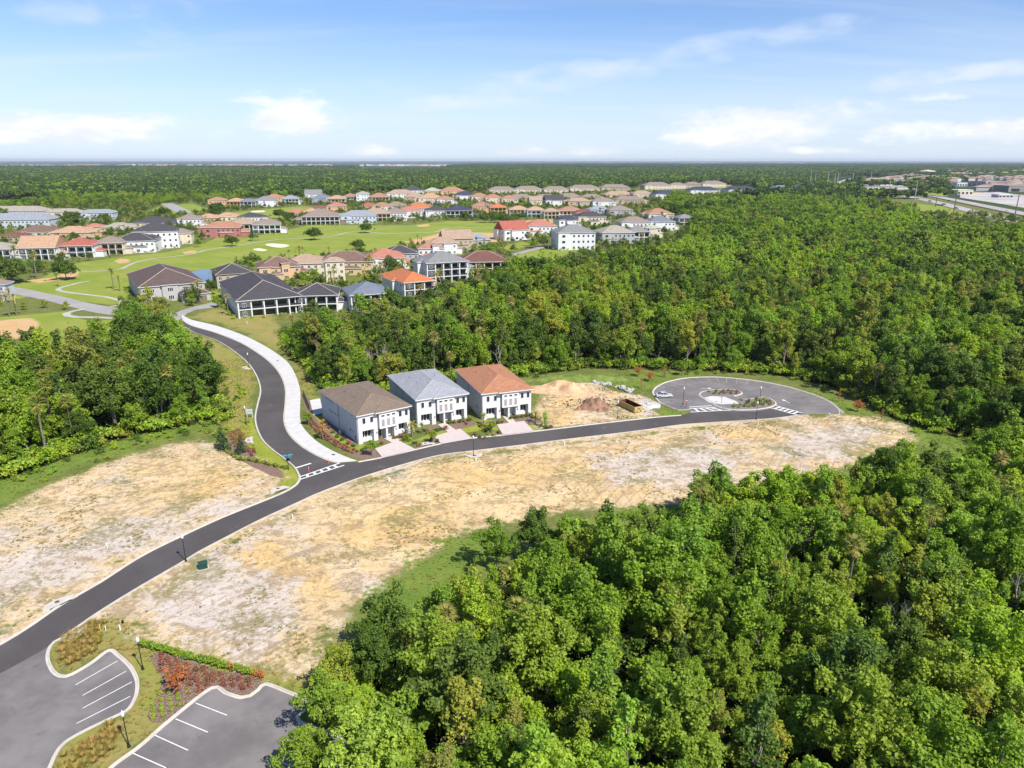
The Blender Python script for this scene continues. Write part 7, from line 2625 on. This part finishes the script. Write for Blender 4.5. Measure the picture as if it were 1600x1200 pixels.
# ================================================================ highway and buildings, upper right
M_HWY = mat('highway_concrete', (0.40, 0.36, 0.35), .85, .12, .05)
mb = MB()
hw1 = spline(L('1290,276 1330,278.5 1345,284 1325,290 1330,296 1370,301 1420,306 1470,317 1520,330 1570,343 1640,362'), 12)
for nm, ln_, wd_, z in (('highway', L('1340,298 1380,301.5 1425,308 1480,320 1530,333 1590,347 1700,375'), 19, .10), ('highway', L('1340,295.5 1400,299 1450,305 1500,314 1560,326 1640,342 1740,362'), 19, .14),
                        ('highway', L('1346,277.3 1330,280 1317,285 1322,290 1340,295'), 30, .18), ('road', L('1240,297 1300,299 1340,298 1400,297.5 1460,300'), 10, .22), ('road', L('1450,299 1500,299 1560,302 1640,309'), 14, .26)):
    mb = MB()
    ribbon_v(mb, spline(ln_, 12), [(wd_ / 2, z), (-wd_ / 2, z)])
    mb.build(nm, M_HWY, kind='structure', label='pale multi-lane highway crossing the upper right')
mb = MB()
ribbon_v(mb, spline(L('1340,296.8 1400,300.6 1450,307 1500,317.5 1560,330 1640,346'), 12), [(.4, .1), (.4, 1.0), (-.4, 1.0), (-.4, .1)])
mb.build('median_barrier', mat('barrier_ochre', (0.42, 0.32, 0.22), .9), label='long low barrier wall between the two highway carriageways', cat='barrier')
# overpass
r_ = empty('overpass', g(1352, 297), 0, label='flat grey road bridge crossing the highway', cat='bridge')
pa, pb = g(1352, 298.5), g(1430, 298.5)
q = MB()
q.box(0, 0, 5.2, (pb - pa).x, 12, 6.6)
q.build('deck', M_CONC, r_)
q = MB()
q.box(0, -.4, 6.6, (pb - pa).x, -.05, 7.6)
q.build('parapet', M_CONC, r_)
for f in (.03, .35, .66, .97):
    q = MB()
    q.box((pb - pa).x * f - 1, 1, 0, (pb - pa).x * f + 1, 11, 5.2)
    q.build('pier', M_CONC, r_)
# power poles
M_STEEL = mat('galvanised_steel', (0.42, 0.40, 0.40), .6, .1)
M_POLEB = mat('dark_steel', (0.16, 0.13, 0.13), .7, .1)
for i, (x, by, ty) in enumerate([(1265, 293, 266), (1272.5, 292, 271), (1292, 294, 267), (1303.5, 289, 270), (1308, 288, 270), (1332, 284, 270), (1388, 304, 275), (1429, 313, 283), (1489, 338, 296), (1461.5, 323, 308), (1585, 341, 300), (1416, 291, 276), (1361, 279, 268)]):
    p = g(x, by)
    # height from the survey of its top above the base
    lo, hi = 5, 60
    for _ in range(30):
        h = (lo + hi) / 2
        if px_of(p.x, p.y, h)[1] > ty:
            lo = h
        else:
            hi = h
    r0 = .35 + .00035 * p.y
    r_ = empty('power_pole', p, label='%s power pole %s' % ('dark slender' if i in (8, 9, 10) else 'pale steel', ['left of the curved highway, tallest on the left', 'close right of the leftmost pole', 'third pole from the left by the curved highway', 'fourth from the left, of a close pair', 'fifth from the left, of a close pair', 'small one before the curved highway', 'tall one left of the overpass', 'tall one right of the overpass', 'rising from the green strip by the highway', 'shorter one on the green strip', 'furthest right by the highway', 'small one behind the overpass', 'thin one beside the curved highway'][i]), cat='power pole', group='power poles along the highway')
    q = MB()
    q.tube([(0, 0, 0), (0, 0, h)], [r0, r0 * .55], 6)
    q.build('pole', M_POLEB if i in (8, 9, 10) else M_STEEL, r_)
    q = MB()
    for z in (.92, .84):
        q.tube([(-2.4, 0, h * z), (2.4, 0, h * z)], .16, 4)
    q.build('cross_arm', M_POLEB, r_)
# roadside buildings
def shed(l, r, by, h, d, m_, rm_, lb, nm='shop_building', wins=4):
    p0, p1 = g(l, by), g(r, by)
    w_ = p1.x - p0.x
    r_ = empty(nm, p0, label=lb, cat='building')
    q = MB()
    q.box(0, 0, 0, w_, d, h)
    q.build('wall', m_, r_)
    q = MB()
    q.box(-.4, -.4, h, w_ + .4, d + .4, h + .8)
    q.build('roof', rm_, r_)
    for i in range(wins):
        piece('window', M_GLASS, r_, w_ * (i + .5) / wins, -.06, .8, w_ / wins * .6, .1, h * .5)


M_FW, M_FG, M_FB = stucco('white'), mat('far_grey_roof', (.42, .42, .43), .8), mat('far_blue_cladding', (0.05, 0.07, 0.14), .6)
shed(1495, 1511, 291, 9, 30, M_FW, M_FG, 'pale flat building left of the dark blue one, far right')
shed(1511, 1539, 291, 11, 30, M_FB, mat('far_navy_roof', (.03, .04, .08), .7), 'long dark blue building at the far right')
shed(1540, 1571, 290, 10, 30, M_FW, M_FG, 'long pale building right of the dark blue one')
shed(1495, 1520, 304, 8, 26, stucco('cream'), M_FW, 'white filling station shop by the highway')
shed(1560, 1583, 309, 5, 20, M_FG, M_FW, 'low pale canopy building at the far right by the trees')
shed(1575, 1640, 300, 12, 50, mat('far_taupe', (.32, .28, .26), .8), mat('far_taupe', (.32, .28, .26), .8), 'large grey-brown roof at the right edge of the picture', wins=3)
# storage tank on the horizon
p = g(1448, 274)
r_ = empty('storage_tank', p, label='large pale round tank near the horizon at the right', cat='tank')
q = MB()
q.lathe([(32, 0), (32, 17), (30, 19), (0.5, 24)], 28)
q.build('drum', mat('tank_cream', (0.62, 0.50, 0.42), .7, .05), r_)
q = MB()
q.box(-75, -22, 0, -30, 8, 6)
q.build('annex', M_FW, r_)
# radio mast
p = g(1525, 291)
r_ = empty('radio_mast', p, label='thin pale radio mast rising above the horizon', cat='mast')
q = MB()
for a in (0, 2.1, 4.2):
    q.tube([(2.2 * math.cos(a), 2.2 * math.sin(a), 0), (.5 * math.cos(a), .5 * math.sin(a), 56)], .22, 4)
for k in range(11):
    z = 5 * k
    f = 1 - z / 56 * .77
    q.tube([(2.2 * f, 0, z), (2.2 * f * math.cos(2.1), 2.2 * f * math.sin(2.1), z + 5)], .15, 3)
    q.tube([(2.2 * f * math.cos(2.1), 2.2 * f * math.sin(2.1), z), (2.2 * f * math.cos(4.2), 2.2 * f * math.sin(4.2), z + 5)], .15, 3)
q.build('lattice', M_STEEL, r_)
for i, (x, y, c_, lb) in enumerate([(1453, 315, 'black', 'dark car on the highway, leftmost'), (1466, 321, 'black', 'dark car on the highway, second from the left'), (1470.5, 321.5, 'black', 'dark car on the highway, third from the left'), (1475, 320, 'black', 'dark car on the highway, fourth from the left'),
                                    (1494, 326, 'black', 'dark car on the highway, rightmost of the group'), (1434, 311, 'white', 'white car on the highway left of the dark cars'), (1483, 314.5, 'black', 'dark car on the far carriageway'), (1573, 331, 'white', 'white car on the far carriageway at the right'),
                                    (1455, 316.5, 'white', 'white car close behind the leftmost dark car')]):
    car(g(x, y), R(-28), lb, c_, 1.35, 'cars on the highway')

# far developments whose houses read only as pale specks
def specks(name, rects, n, lb, hz=(6, 10), wz=(14, 26), cols=('white', 'cream', 'grey', 'pink')):
    rng_ = random.Random(len(name) + n)
    q = MB()
    for _ in range(n):
        x0, x1, y0, y1 = rects[rng_.randrange(len(rects))]
        p = g(rng_.uniform(x0, x1), rng_.uniform(y0, y1))
        w_, d_, h = rng_.uniform(*wz), rng_.uniform(12, 20), rng_.uniform(*hz)
        k = rng_.randrange(4)
        sc = max(1.0, p.y / 4000)
        w_, h = w_ * sc, h * min(sc, 1.7)
        q.box(p.x, p.y, 0, p.x + w_, p.y + d_, h, m=k)
        rr = rng_.choice((4, 4, 5, 5))
        z = h
        q.quad((p.x - 1, p.y - 1, z), (p.x + w_ + 1, p.y - 1, z), (p.x + w_ * .7, p.y + d_ / 2, z + 3.5), (p.x + w_ * .3, p.y + d_ / 2, z + 3.5), m=rr)
        q.quad((p.x - 1, p.y - 1, z), (p.x + w_ * .3, p.y + d_ / 2, z + 3.5), (p.x - 1, p.y + d_ + 1, z), m=rr)
        q.quad((p.x + w_ + 1, p.y - 1, z), (p.x + w_ + 1, p.y + d_ + 1, z), (p.x + w_ * .7, p.y + d_ / 2, z + 3.5), m=rr)
    q.build(name, [stucco(c_) for c_ in cols] + [roof_mat('taupe_tiles', RC['taupe']), roof_mat('tan_tiles', RC['tan'])], kind='stuff', label=lb, cat='far houses')


specks('distant_town', [(-40, 150, 259.3, 261.8), (-40, 170, 259.5, 262), (180, 420, 258.6, 260.6), (350, 520, 258.6, 260.2), (560, 700, 258.6, 259.6)], 330, 'pale band of far houses along the left horizon', (7, 13), (14, 30))
specks('distant_suburb', [(1500, 1600, 274, 284), (1400, 1500, 276, 281), (1560, 1600, 268, 278), (1480, 1560, 268, 276)], 190, 'scattered far houses among trees at the upper right')
specks('roadside_district', [(1400, 1600, 277, 290), (1340, 1480, 279, 286), (1520, 1640, 291, 300), (1570, 1680, 284, 300)], 95, 'flat pale commercial buildings beyond the highway', (6, 11), (18, 48), ('white', 'grey', 'cream', 'pink'))
M_YARD = mat('paved_yard', (0.46, 0.42, 0.40), .9, .2, .02, dirt=(.5, .40, .30, .6))
sheet('paved_yard', L('1500,303 1560,300 1640,312 1720,335 1640,331 1560,318 1500,309'), .20, M_YARD, kind='structure', label='pale paved yards beside the highway')
sheet('paved_yard', L('1340,289 1440,287 1470,292 1440,297 1350,296'), .16, M_YARD, kind='structure', label='bare pale ground beyond the overpass')
specks('horizon_buildings', [(820, 1000, 256.5, 257.4), (1060, 1130, 256.5, 257.3), (1180, 1250, 256.5, 257.3)], 26, 'small white buildings on the middle horizon', (8, 16), (30, 90), ('white', 'white', 'white', 'cream'))

# ---- air: one closed box of thin haze round the camera and the whole place
hb_ = MB()
hb_.box(-26000, -400, -1.2, 26000, 30000, 105)
hz, t, b = nodes('haze')
hz.node_tree.nodes.remove(b)
pv = t.n('ShaderNodeVolumePrincipled', i={'Color': (0.80, 0.88, 1.0, 1), 'Density': HAZE, 'Anisotropy': .2})
o_ = [n_ for n_ in hz.node_tree.nodes if n_.type == 'OUTPUT_MATERIAL'][0]
hz.node_tree.links.new(pv.outputs[0], o_.inputs['Volume'])
hb_.build('haze', hz, kind='stuff')

# builders' rubbish on the sandy plot beside the orange roofed house
rc = random.Random(21)
M_WOOD = mat('timber', (0.50, 0.38, 0.24), .8, .2)
for i in range(14):
    x, y = rc.uniform(905, 1010), rc.uniform(625, 655)
    p = g(x, y)
    q = MB()
    q.box(-rc.uniform(.8, 1.7), -.1, .03, rc.uniform(.6, 1.2), .1, .10)
    q.build('plank', M_WOOD, loc=p, rz=rc.random() * 3, label='loose timber plank lying on the sand by the yellow skip', cat='plank', group='loose planks by the yellow skip')
pts = []
for i in range(900):
    x, y = rc.gauss(945, 45), rc.gauss(628, 14)
    p = g(x, y)
    if inside(p.x, p.y, SAND3) > .5:
        pts.append([p.x, p.y, 0, rc.randrange(2), rc.uniform(.08, .32), rc.random() * 6])
scatter('rubble', 'clod', pts, label='lumps of earth and rubble round the dirt heaps', cat='rubble')
